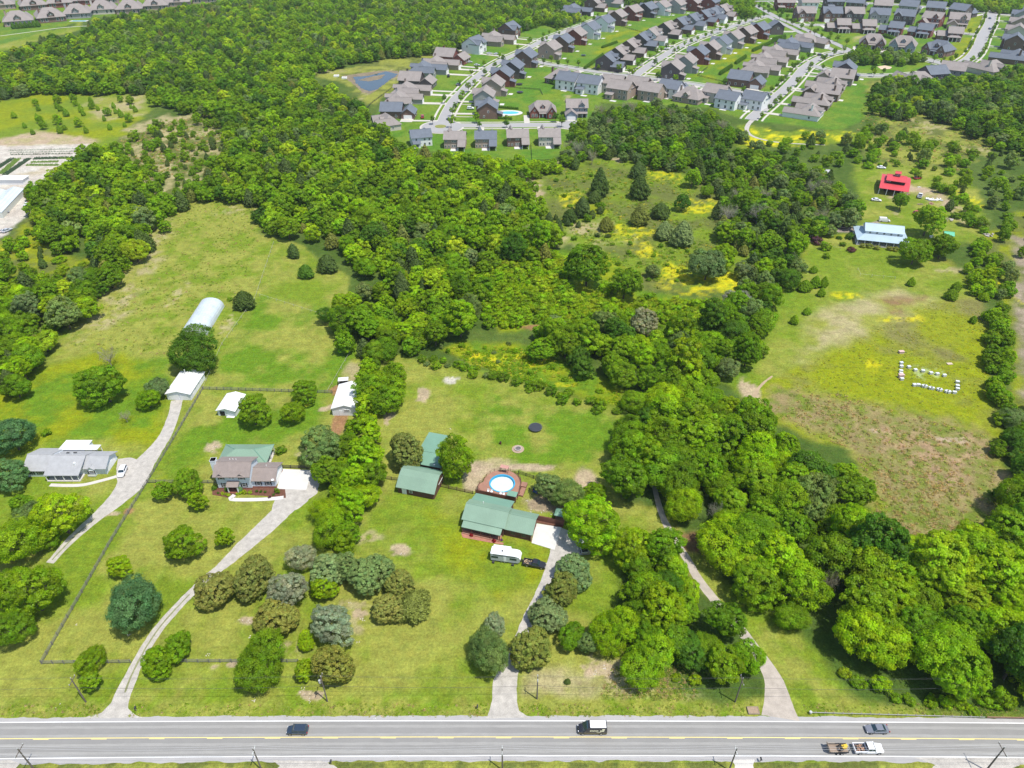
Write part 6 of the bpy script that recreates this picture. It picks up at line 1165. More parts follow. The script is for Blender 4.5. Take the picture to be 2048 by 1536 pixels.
def broad(name, seed, R_=5.0, H=10.0, base=.18, n=8000, leaf=.42, lobes=12, lobe_r=.48, clumps=150, cr=.125, m=None, loose=.0):
    """crown of radius R_ from base*H to H: big lobes carry many twig clumps, clumps carry the leaves"""
    rg = np.random.default_rng(seed); zc = H * (1 + base) / 2; hz = H * (1 - base) / 2
    D = dirs(lobes, rg, -.5)
    for _ in range(10):
        d = D[:, None] - D[None]; l = np.linalg.norm(d, axis=2) + np.eye(lobes)
        D += .03 * (d / l[..., None] ** 3 / lobes * 4).sum(1); D /= np.linalg.norm(D, axis=1)[:, None]
    k = len(D); rad = R_ * lobe_r * rg.uniform(.62, 1.2, k); sq = np.array([1, 1, min(1.0, hz / R_)])
    ex = rg.uniform(.72, 1.08, k)[:, None]
    C = D * np.array([R_ * (1 - lobe_r * .85)] * 2 + [hz - R_ * lobe_r * .7]) * ex; C[:, 2] += zc
    lean = rg.normal(size=2) * R_ * .07; C[:, 0] += lean[0] * (C[:, 2] / H); C[:, 1] += lean[1] * (C[:, 2] / H)
    C = np.concatenate([C, [[lean[0] * .5, lean[1] * .5, zc]]]); rad = np.concatenate([rad, [R_ * .62]]); D = np.concatenate([D, [[0, 0, 1.]]]); k += 1
    mm = clumps * 5; pick = rg.choice(k, mm, p=rad ** 2 / (rad ** 2).sum()); d = dirs(mm, rg, -.75); Q = C[pick] + d * rad[pick][:, None] * sq
    keep = np.ones(mm, bool)
    for j in range(k): keep &= ~((np.linalg.norm((Q - C[j]) / sq, axis=1) < rad[j] * .90) & (pick != j))
    keep &= Q[:, 2] > H * base - R_ * .1
    Q = Q[keep]; d = d[keep]; pk = pick[keep]; sel = []
    for i in range(len(Q)):                       # thin to even spacing
        if all(((Q[i] - Q[j]) ** 2).sum() > (R_ * cr * .95) ** 2 for j in sel): sel.append(i)
        if len(sel) >= clumps: break
    Q = Q[sel]; d = d[sel]; pk = pk[sel]; M_ = len(Q); rc = R_ * cr * rg.uniform(.75, 1.55, M_)
    Q = Q + d * rg.normal(size=(M_, 1)) * R_ * .035
    pc = rg.choice(M_, n, p=rc ** 2 / (rc ** 2).sum()); u = dirs(n, rg) + d[pc] * .55 + np.array([0, 0, .35]); u /= np.linalg.norm(u, axis=1)[:, None]
    P = Q[pc] + u * (rc[pc] * (1 - .45 * rg.random(n) ** 1.6))[:, None] * np.array([1.15, 1.15, .7]) + rg.normal(size=(n, 3)) * (.05 + loose) * R_ / 5
    Nn = u + d[pc] * .4 + rg.normal(size=P.shape) * .38 + np.array([0, 0, .3])
    cv = rg.uniform(.80, 1.24, M_)[pc] * rg.uniform(.86, 1.16, k)[pk[pc]]; v = (cv * rg.uniform(.74, 1.26, n))[:, None] * np.ones(3); v[:, 0] *= rg.uniform(.88, 1.10, M_)[pc]
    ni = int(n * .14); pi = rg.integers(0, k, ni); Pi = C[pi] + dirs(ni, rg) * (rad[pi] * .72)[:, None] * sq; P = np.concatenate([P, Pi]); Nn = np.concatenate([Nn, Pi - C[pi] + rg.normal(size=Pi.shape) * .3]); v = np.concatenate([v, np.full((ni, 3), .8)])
    ok = P[:, 2] > .15; P = P[ok]; Nn = Nn[ok]; v = v[ok]
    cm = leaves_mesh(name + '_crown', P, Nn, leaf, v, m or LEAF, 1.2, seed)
    tb = MB(); bk = BARK; tr = R_ * .05 + .05; top = Vector((lean[0], lean[1], H * .62))
    tb.tube((0,0,-.2), (lean[0]*.3, lean[1]*.3, H*.3), tr, bk, 7, tr*.75); tb.tube((lean[0]*.3, lean[1]*.3, H*.3), top, tr*.75, bk, 6, tr*.3)
    for j in range(0, M_, max(1, M_ // 14)):
        a = Vector((lean[0]*.3, lean[1]*.3, H*.3)).lerp(top, rg.uniform(0, .8)); tb.tube(a, Vector(Q[j]), tr*.35, bk, 4, tr*.08)
    return cm, tb.mesh(name + '_trunk')
def cedar(name, seed, R_=2.6, H=7.0, n=6000, leaf=.30, m=None, cone=.5):
    rg = np.random.default_rng(seed)
    z = rg.uniform(0.02, 1, n); a = rg.uniform(0, 2*np.pi, n)
    prof = lambda t: (np.clip(np.sin(np.pi * np.clip(t, 0, 1) ** .62), 0, 1) ** .6) * (1 - cone * t)
    ph = rg.uniform(0, 6.28, 6)
    bump = 1 + .10*np.sin(3*a+ph[0]+z*5) + .09*np.sin(7*a+ph[1]-z*9) + .08*np.sin(13*a+ph[2]+z*17) + .07*np.sin(z*31+ph[3]+4*a)
    r = R_ * prof(z) * bump * (1 - .22 * rg.random(n) ** 2)
    keep = rg.random(n) < (prof(z) + .25); z, a, r = z[keep], a[keep], r[keep]; k = len(z)
    P = np.stack([r*np.cos(a), r*np.sin(a), H*.03 + z*H*.97], 1) + rg.normal(size=(k, 3)) * .08
    Nn = np.stack([np.cos(a), np.sin(a), np.full(k, .55) + z*.5], 1) + rg.normal(size=(k, 3)) * .45
    cl = .86 + .3 * vnoise(a * 3, z * 9, seed)
    v = (cl * rg.uniform(.68, 1.32, k))[:, None] * np.ones(3)
    cm = leaves_mesh(name + '_crown', P, Nn, leaf, v, m or NEEDLE, 1.2, seed)
    tb = MB(); tb.tube((0,0,-.2), (0,0,H*.85), R_*.07+.04, BARK, 6, .04)
    for j in range(7): 
        h = H*(.15 + .1*j); t = j*2.4; tb.tube((0,0,h), (R_*.6*math.cos(t)*(1-.08*j), R_*.6*math.sin(t)*(1-.08*j), h+.4), .05, BARK, 4, .02)
    return cm, tb.mesh(name + '_trunk')
def bare(name, seed, R_=4.0, H=8.0, n=1500):      # thin grey tree, twigs showing
    rg = np.random.default_rng(seed); tb = MB(); tips = []
    tb.tube((0,0,-.2), (0,0,H*.3), .22, GREYBARK, 6, .16)
    for j in range(16):
        a = j*2.4; zt = H*rg.uniform(.6, 1.0); rt = R_*rg.uniform(.4, 1)*math.sqrt(max(.05, 1-(zt/H-.6)**2)); e = Vector((rt*math.cos(a), rt*math.sin(a), zt)); s0 = Vector((0,0,H*.28))
        mid_ = s0.lerp(e, .5) + Vector((0,0,.5)); tb.tube(s0, mid_, .10, GREYBARK, 4, .06); tb.tube(mid_, e, .06, GREYBARK, 4, .02)
        for q in range(5):
            b = mid_.lerp(e, rg.uniform(.1, 1)); t = b + Vector(rg.normal(size=3)) * R_*.22 + Vector((0,0,.5)); tb.tube(b, t, .035, GREYBARK, 3, .012); tips.append(t)
            for _ in range(2): u = t + Vector(rg.normal(size=3)) * R_*.13; tb.tube(t, u, .02, GREYBARK, 3, .01); tips.append(u)
    T = np.array([tuple(t) for t in tips]); P = T[rg.integers(0, len(T), n)] + rg.normal(size=(n, 3)) * .35
    cm = leaves_mesh(name + '_crown', P, rg.normal(size=(n, 3)), .22, np.ones((n, 3)) * rg.uniform(.7, 1.3, (n, 1)), LEAF, 1, seed)
    return cm, tb.mesh(name + '_trunk')
PR = {}
for i in range(5): PR['d%d' % i] = (broad('broadleaf', 100+i, 5.0, [9.5,10.5,8.8,11,9.6][i], [.10,.14,.06,.16,.10][i], 11000, .36, [11,14,9,15,12][i], [.48,.42,.54,.40,.46][i], [150,190,120,200,90][i], [.125,.11,.14,.11,.16][i], loose=[0,0,.1,0,.12][i]), 5.0)
for i in range(6): PR['n%d' % i] = (broad('near_broadleaf', 140+i, 5.0, [9.0,9.8,9.4,8.2,10.6,8.8][i], .04, 17000, .25, [12,9,15,6,18,10][i], [.46,.54,.42,.60,.36,.5][i], [240,170,300,220,280,130][i], [.10,.125,.09,.11,.09,.15][i], loose=[0,.1,0,.15,.06,.22][i]), 5.0)
PR['o0'] = (broad('oval_broadleaf', 120, 3.4, 9.5, .08, 7500, .32, 12, .5, 110, .15), 3.4)
PR['o1'] = (broad('oval_broadleaf', 121, 3.2, 8.0, .06, 7500, .32, 10, .5, 100, .15), 3.2)
for i in range(3): PR['c%d' % i] = (cedar('cedar', 200+i, [2.6,3.0,2.2][i], [6.2,5.6,6.6][i], 8500, .28, None, [.30,.20,.42][i]), [2.6,3.0,2.2][i])
PR['r0'] = (broad('round_cedar', 210, 4.2, 6.8, .0, 16000, .26, 7, .62, 330, .085, m=NEEDLE), 4.2)
PR['r1'] = (broad('round_cedar', 211, 3.8, 8.0, .0, 15000, .26, 8, .56, 300, .09, m=NEEDLE), 3.8)
for i in range(3): PR['s%d' % i] = (broad('shrub', 300+i, 1.7, [2.4,2.0,2.9][i], -.1, 1300, .28, 6, .55, 26, .26), 1.7)
PR['y0'] = (broad('young_tree', 320, 1.6, 5.0, .28, 1400, .28, 6, .5, 26, .25), 1.6)
PR['y1'] = (broad('young_tree', 321, 1.5, 5.6, .25, 1400, .28, 6, .5, 26, .25), 1.5)
PR['b0'] = (bare('bare_tree', 330), 4.0)
for i in range(4): PR['fd%d' % i] = (broad('far_broadleaf', 400+i, 5.0, [9.5,10.5,9,11][i], .0, 3200, .66, [10,12,9,11][i], [.48,.44,.52,.46][i], [60,80,50,70][i], [.19,.16,.21,.17][i]), 5.0)
for i in range(2): PR['fc%d' % i] = (cedar('far_cedar', 420+i, 2.8, [7.5,6.8][i], 1600, .55, None, [.45,.3][i]), 2.8)
def _norm(p):
    me = p[0][0]; a = np.empty(len(me.vertices) * 3, np.float32); me.vertices.foreach_get('co', a); a = a.reshape(-1, 3); return (p[0], float(np.quantile(np.hypot(a[:,0], a[:,1]), .97)))
PR = {k: _norm(p) for k, p in PR.items()}
TREEZ = {k: max(v.co.z for v in p[0][0].vertices) for k, p in PR.items()}
NAMES = {'d': 'broadleaf_tree', 'n': 'broadleaf_tree', 'o': 'broadleaf_tree', 'c': 'cedar_tree', 'r': 'cedar_tree', 's': 'shrub', 'y': 'young_tree', 'b': 'bare_tree', 'f': 'broadleaf_tree'}
CATS = {'broadleaf_tree': 'tree', 'cedar_tree': 'cedar', 'shrub': 'shrub', 'young_tree': 'young tree', 'bare_tree': 'bare tree'}
TINT = {'g': (0.172,0.300,0.008), 'b': (0.280,0.425,0.006), 'd': (0.098,0.205,0.014), 'y': (0.345,0.455,0.016), 't': (0.130,0.260,0.085), 's': (0.360,0.405,0.240),
        'o': (0.215,0.235,0.044), 'k': (0.092,0.145,0.030), 'w': (0.30,0.31,0.22), 'm': (0.200,0.280,0.082), 'v': (0.222,0.368,0.008), 'p': (0.16,0.07,0.08)}
trg = random.Random(7)
def jit(c, a=.14):
    f = 1 + trg.uniform(-a, a); return [c[0]*f*(1+trg.uniform(-.09, .07)), c[1]*f, c[2]*f*(1+trg.uniform(-.2, .2))]
def place_tree(proto, x, y, width, tint, label=None, group=None, parts=True, hscale=1.0, z=0.0):
    (cm, tm), r0 = PR[proto]; s = width / 2 / r0; nm = NAMES[proto[0] if not proto.startswith('fc') else 'c']
    o = empty(nm, (x, y, z), trg.uniform(0, 6.28), label, CATS[nm], group); o.scale = (s, s, s * hscale)
    c = bpy.data.objects.new('crown', cm); COL.objects.link(c); c.parent = o; c['tint'] = jit(tint)
    q_ = trg.uniform(.88, 1.14); o.scale = (s * q_, s / q_, s * hscale)
    t = bpy.data.objects.new('trunk', tm); COL.objects.link(t); t.parent = o
    return o
PLACED = []                                       # (x, y, r)
def hand(px, py, wpx, kind, proto, label, hs=1.0):
    """crown centre and width as surveyed"""
    s0 = pxm(py); w_ = wpx / s0
    for _ in range(3):
        h = TREEZ[proto] * (w_ / 2 / PR[proto][1]) * hs; p = at(px, py, h * .52); u = proj(p.x, p.y, h*.52); w_ = wpx * (p.y * _ct - (h*.52 - CH) * _st) / FPX
    place_tree(proto, p.x, p.y, w_, TINT[kind], label, None, True, hs); PLACED.append((p.x, p.y, w_ / 2))
# hand-surveyed trees: crown centre, width, colour, shape, label
HT = [
 (365,1090,82,'v','n0','round bright green tree alone on the lawn left of the curving gravel drive'),
 (449,1075,38,'b','o1','small upright yellow-green tree beside the curving gravel drive'),
 (262,1205,118,'t','n1','big blue-green tree with silvery leaf undersides inside the corner of the rail fence'),
 (235,1135,52,'b','n0','bright green tree half behind the big blue-green tree'),
 (180,1318,58,'v','n1','leafy green tree growing over the rail fence near the lower left corner'),
 (180,1362,42,'v','o1','small green tree below the rail fence by the left utility pole'),
 (318,1320,70,'v','n0','round green tree on the right edge of the drive where it meets the fence'),
 (357,1290,60,'g','d0','darker green tree directly behind the round one at the drive gate'),
 (520,1322,108,'g','n1','wide green tree with dark shade standing over the lower rail fence'),
 (430,1182,92,'o','r0','broad olive-brown cedar overhanging the curving gravel drive'),
 (508,1150,84,'o','r1','olive-brown cedar second from the gravel drive'),
 (580,1180,86,'s','n0','silver-leaved tree between the olive cedars and the property line'),
 (602,1112,60,'s','n1','smaller silver-leaved tree, upper one of the silver group'),
 (549,1240,96,'o','r0','broad olive cedar standing lowest in the roadside cedar group'),
 (655,1138,74,'m','r1','dull olive cedar right of the upper silver tree'),
 (646,1178,58,'b','n0','bright green tree squeezed between silver trees and olive cedars'),
 (658,1252,94,'s','n0','large rounded silver-grey tree at the end of the property line'),
 (662,1325,86,'o','r1','olive cedar with dead branches next to the utility pole'),
 (612,1282,38,'b','n1','bright green sapling tree left of the large silver tree'),
 (610,1338,40,'b','o0','bright green narrow tree below the fence end left of the utility pole'),
 (735,1142,100,'m','r0','wide dull green cedar on the upper edge of the lawn group'),
 (690,1130,62,'m','r1','dull cedar joining the property line to the lawn group'),
 (800,1165,60,'o','r1','upper olive cedar of the trio on the middle lawn'),
 (780,1210,76,'o','r0','lower left olive cedar of the trio on the middle lawn'),
 (828,1205,70,'o','c1','tall right-hand olive cedar of the trio on the middle lawn'),
 (977,1300,92,'m','n1','silver-green tree left of the middle gravel drive entrance'),
 (985,1252,56,'s','n0','silvery crown behind the silver-green tree at the middle drive'),
 (1064,1292,86,'o','r1','olive-brown cedar right of the middle gravel drive entrance'),
 (1092,1232,88,'m','r0','grey-green cedar beside the middle gravel drive'),
 (1122,1180,78,'o','r1','brownish cedar above the grey-green one along the middle drive'),
 (1152,1140,84,'m','r0','grey-green cedar below the parked silver pickup'),
 (1145,1272,58,'g','d2','thin green tree right of the drive cedars'),
 (1178,1285,50,'m','d0','dull green tree rightmost behind the drive cedars'),
 (1135,1362,13,'k','c1','tiny dark bush on the bare roadside bank'),
 (375,962,66,'g','n0','green tree at the end of the cross fence left of the two-storey house'),
 (396,1003,36,'b','o1','small bright green tree below the cross fence'),
 (328,982,42,'v','d1','thin spreading young tree beside the long rail fence'),
 (120,1030,112,'b','n0','large yellow-green tree in front of the grey ranch house'),
 (60,1030,60,'m','d2','loose dull tree at the left of the large yellow-green tree'),
 (88,1073,56,'g','n1','dark green small tree below the large yellow-green tree'),
 (28,1080,110,'v','n1','big deep green tree cut by the left edge, upper one'),
 (62,1182,132,'v','n0','huge green tree on the lower left verge'),
 (20,1252,86,'g','n1','green tree below the huge one on the left edge'),
 (22,868,86,'t','n1','blue-green tree at the left edge above the ranch house'),
 (12,950,76,'t','n0','blue-green tree at the left edge beside the ranch house'),
 (40,1005,40,'v','d0','small green tree near the left edge under the blue-green tree'),
 (206,768,98,'g','n0','lone spreading dark green tree on the left back lawn'),
 (295,797,48,'v','n1','small round bright green tree by the white garage'),
 (316,775,48,'m','d2','dull grey-green tree behind the round one by the white garage'),
 (386,698,100,'d','n1','big dark green tree between the garage and the hoop greenhouse'),
 (250,832,26,'w','b0','small leafless grey tree on the left back lawn'),
 (215,712,44,'w','b0','larger leafless grey tree behind the lone spreading tree'),
 (91,866,22,'v','s0','small round bush on the lawn above the ranch house'),
 (487,598,42,'k','c1','olive-dark round cedar right of the hoop greenhouse'),
 (459,597,14,'v','s1','light flowering bush left of the cedar by the greenhouse'),
 (654,525,40,'k','c1','dark cedar nearest the woods on the upper field'),
 (611,541,31,'d','c1','dark green oval tree, middle of the three on the upper field'),
 (586,500,25,'k','c0','small dark cedar, farthest of the three on the upper field'),
 (656,629,39,'d','n1','round dark blue-green tree alone at the field fence'),
 (505,822,74,'v','n0','bright green tree leaning over the small white shed'),
 (605,785,58,'g','n0','taller green tree of the pair behind the two-storey house'),
 (584,822,52,'v','n1','round green tree, front one of the pair behind the two-storey house'),
 (635,890,92,'m','n0','silver-grey tree behind the white parking pad'),
 (560,899,24,'g','s0','dark round bush at the corner of the green hip roof'),
 (920,638,70,'b','o1','tall bright green tree at the edge of the flowering clearing'),
 (575,455,46,'v','d1','bright tree at the corner of the upper field'),
 (812,898,78,'o','r1','shaggy olive cedar left of the green-roofed workshop'),
 (908,908,76,'v','n4','tall green tree shading the green-roofed workshop',1.35),
 (1095,975,66,'m','n0','left half of the silver-green tree pair by the pool'),
 (1134,985,72,'m','n1','right half of the silver-green tree pair by the pool'),
 (1190,1040,126,'b','n0','large bright yellow-green maple over the concrete parking pad'),
 (1110,972,30,'s','d1','silvery thin crown at the back of the pool trees'),
 (1188,985,50,'v','d0','green tree behind the large maple'),
 (1175,530,88,'g','d1','big dark green tree at the edge of the flowering meadow'),
 (1250,566,68,'g','d3','green tree right of and below the big dark meadow tree'),
 (1415,530,78,'m','d2','grey-green wide crown ringed by yellow flowers'),
 (1448,512,60,'v','d0','green crown joined to the grey one ringed by yellow flowers'),
 (1305,541,30,'m','d0','small dull tree left of the yellow flower ring'),
 (1278,338,36,'k','c1','upper dark cedar of the tall stack in the meadow'),
 (1280,372,40,'k','c0','lower dark cedar of the tall stack in the meadow'),
 (1200,362,38,'k','c2','dark pointed cedar left in the meadow'),
 (1190,392,26,'k','c1','small cedar under the pointed one in the meadow'),
 (1281,427,37,'o','c0','brownish cedar in the middle of the meadow'),
 (1322,420,36,'k','c1','round dark cedar right of the brownish one'),
 (1366,404,34,'d','d1','green leafy tree among the meadow cedars'),
 (1213,446,32,'o','c1','brownish low cedar on the left meadow'),
 (1140,430,30,'k','c1','dark cedar at the left wood edge of the meadow'),
 (1165,412,34,'k','c0','cedar row piece left of the meadow clearing'),
 (1385,355,38,'v','d1','light green loose tree at the top of the meadow'),
 (1415,382,30,'g','d2','small green tree right of the light loose one'),
 (1330,458,40,'m','c1','blue-grey cedar group left member'),
 (1366,465,44,'m','c0','blue-grey cedar group right member'),
 (1194,470,14,'k','s0','dot-like dark bush, left of two in the meadow'),
 (1216,471,14,'k','s1','dot-like dark bush, right of two in the meadow'),
 (1858,440,64,'v','d1','light green tree right of the farmhouse'),
 (1832,503,66,'g','d2','dark round tree in front of the farmhouse corner'),
 (1886,492,56,'g','d0','green tree beside the small green-roofed hut'),
 (1804,403,34,'g','d3','slim green tree on the lawn before the red barn'),
 (1611,570,27,'g','c1','largest pine of the five on the farm lawn'),
 (1632,562,21,'g','c0','middle pine of the five on the farm lawn'),
 (1649,563,16,'g','c2','rightmost upper pine of the five on the farm lawn'),
 (1644,583,16,'g','c0','lowest pine of the five on the farm lawn'),
 (1628,538,16,'g','c1','farthest pine of the five on the farm lawn'),
 (1590,638,17,'g','c0','left pine of the pair below the farm lawn group'),
 (1615,621,17,'g','c1','right pine of the pair below the farm lawn group'),
 (1824,562,16,'v','c0','single young pine in front of the garden patch'),
 (1904,588,25,'g','c1','rounded bush tree, lower of two by the garden patch'),
 (1914,572,18,'g','c0','rounded bush tree, upper of two by the garden patch'),
 (1948,638,14,'g','c0','lone small pine near the right hedge'),
 (1969,592,20,'v','c1','small tree at the foot of the bright hedge row'),
 (62,385,34,'o','d2','brownish leaning tree beside the nursery greenhouse'),
 (58,391,22,'o','d0','lower brownish crown beside the nursery greenhouse'),
 (1032,760,28,'g','s0','leftmost dark round bush on the clearing edge'),
 (1075,769,32,'g','s1','middle dark round bush on the clearing edge'),
 (1430,1022,30,'w','b0','bare grey branches in the canopy right of the concrete lane',1.9),
 (1660,1165,34,'w','b0','grey dead branches above the canopy of the lower right wood',1.9),
 (1480,1168,30,'m','b0','thin greyish half-bare tree between lane and wood',1.4),
 (1103,780,24,'g','s2','rightmost dark round bush on the clearing edge'),
]
for r in HT: hand(*r)
for k_ in ((1562,1425),(1560,1410),(1555,1395),(1550,1375),(1540,1350),(1515,1305),(1490,1272),(1467,1245),(1442,1216),(1398,1160),(1384,1138),(1370,1112),(1355,1088),(1342,1065),(1330,1042),(1320,1015),(1314,990),(1400,1085),(1380,1070)):
    q_ = at(*k_); AVOID.append((q_.x, q_.y - 1.5, 1.4))

for x, y, k in STREET_TREES:
    place_tree(trg.choice(['y0', 'y1']), x, y, trg.uniform(3.4, 5.6), TINT[trg.choice('gvdg')], 'young green street tree in the verge of the %s' % PLACE[k], 'street trees of the %s' % PLACE[k])
# garden shrubs at the near houses and the farm porch
for (px, py, w_, ck, pr, lab) in [(446,988,1.2,'y','s0','golden shrub left of the front porch'),(452,989,1.1,'y','s1','second golden shrub left of the front porch'),(457,991,1.3,'y','s0','third golden shrub left of the front porch'),(475,989,1.2,'y','s1','golden shrub right of the front porch'),(482,988,1.3,'y','s0','second golden shrub right of the front porch'),(490,987,1.4,'y','s2','third golden shrub right of the front porch'),(500,986,1.4,'y','s0','last golden shrub right of the front porch'),
    (513,984,1.0,'d','s0','small green ball shrub, first before the garage wing'),(522,984,1.0,'d','s1','small green ball shrub, second before the garage wing'),(530,985,1.0,'d','s0','small green ball shrub, third before the garage wing'),(555,985,1.7,'g','s2','larger green shrub at the wing corner'),(547,990,.9,'d','s1','small shrub near the end of the mulch bed'),(455,981,1.3,'d','c2','dark cone shrub left of the porch steps'),(481,982,1.4,'t','c0','blue-green cone shrub right of the porch steps'),(429,978,1.6,'d','c1','dark shrub at the left house corner'),(436,987,.9,'d','s0','small shrub at the left end of the bed'),(539,996,1.0,'p','s0','reddish shrub at the lawn edge of the bed'),
    (942,1072,1.2,'R','s0','round crimson shrub at the left of the log house porch'),(988,1083,1.3,'R','s1','round crimson shrub beside the camper'),(1004,1081,.9,'P','s0','purple flowering plant by the porch corner')]:
    TINT.setdefault('R', (0.32, 0.012, 0.02)); TINT.setdefault('P', (0.25, 0.10, 0.35)); p = at(px, py); place_tree(pr, p.x, p.y, w_, TINT[ck], lab)
for i, (px, py) in enumerate([(1725,494),(1739,495),(1753,498),(1779,500),(1792,502)]): p = at(px, py); place_tree('s0', p.x, p.y, 3.4, (0.27,0.30,0.05), '%s round golden-green bush before the farmhouse porch' % ORD[i], 'bushes along the farmhouse porch')
for (px, py, w_, ck, pr, lab) in [(1634,487,6,'p','s0','large purple-leaved bush at the farm drive'),(1702,503,4.5,'p','s1','low purple bush on the farmhouse lawn'),(1684,492,3.4,'g','s0','small round bush left of the farmhouse'),(1650,500,5,'v','s2','light bush below the farm drive'),(1651,515,4,'g','s0','lower bush of the farm garden'),(1678,478,3,'d','s1','clipped bush, left on the farm walk'),(1700,478,5,'d','s0','clipped hedge bush, right on the farm walk')]:
    p = at(px, py); place_tree(pr, p.x, p.y, w_, TINT[ck], lab)
# clipped hedges and evergreen rows on the estate lawns
def hedge(pts, w_, h_, label, ck='d'):
    c = W2(pts); a, d = Vector((*c[0], 0)), Vector((*(c[1] - c[0]), 0)); n = int(d.length / (w_ * .75)) + 1; q = empty('hedge', (a.x, a.y, 0), 0, label, 'hedge'); cm = PR['c1'][0][0]
    for i in range(n):
        o = bpy.data.objects.new('evergreen', cm); COL.objects.link(o); o.parent = q; o.location = d * (i / max(1, n-1)); s_ = w_ / 2 / PR['c1'][1]; o.scale = (s_, s_, h_ / TREEZ['c1']); o.rotation_euler = (0, 0, i * 1.7); o['tint'] = jit(TINT[ck], .06)
for a in [([(1205,96),(1233,86)], 3, 2.5, 'dark clipped hedge beside the white house lawn'), ([(1170,138),(1205,112)], 3, 3, 'line of small evergreens climbing the lawn'), ([(1196,130),(1250,137)], 3.6, 4, 'row of evergreens along the woods-edge street'), ([(1506,103),(1545,86)], 3.5, 3.5, 'long dark hedge on the lawn of the diagonal street'), ([(1472,128),(1490,116)], 3.5, 3.5, 'lower end of the dark hedge'), ([(1545,86),(1568,80)], 4, 6, 'tall evergreen row below the avenue'), ([(1440,150),(1462,136)], 3, 4, 'evergreens on the corner lawn'), ([(1558,23),(1595,26)], 4, 5, 'dark hedge by the top brick house'), ([(998,238),(1022,239)], 2, 2, 'row of small cone shrubs beside the garden pool'), ([(1000,216),(1035,219)], 2, 2, 'row of cone shrubs behind the garden pool'), ([(1768,74),(1783,78)], 4, 4, 'dark hedge between the porch cottages'), ([(28,58),(78,54)], 5, 7, 'evergreen row round the far left pool'), ([(1103,168),(1150,180)], 4, 4, 'evergreens behind the hip-roofed house')]: hedge(*a)

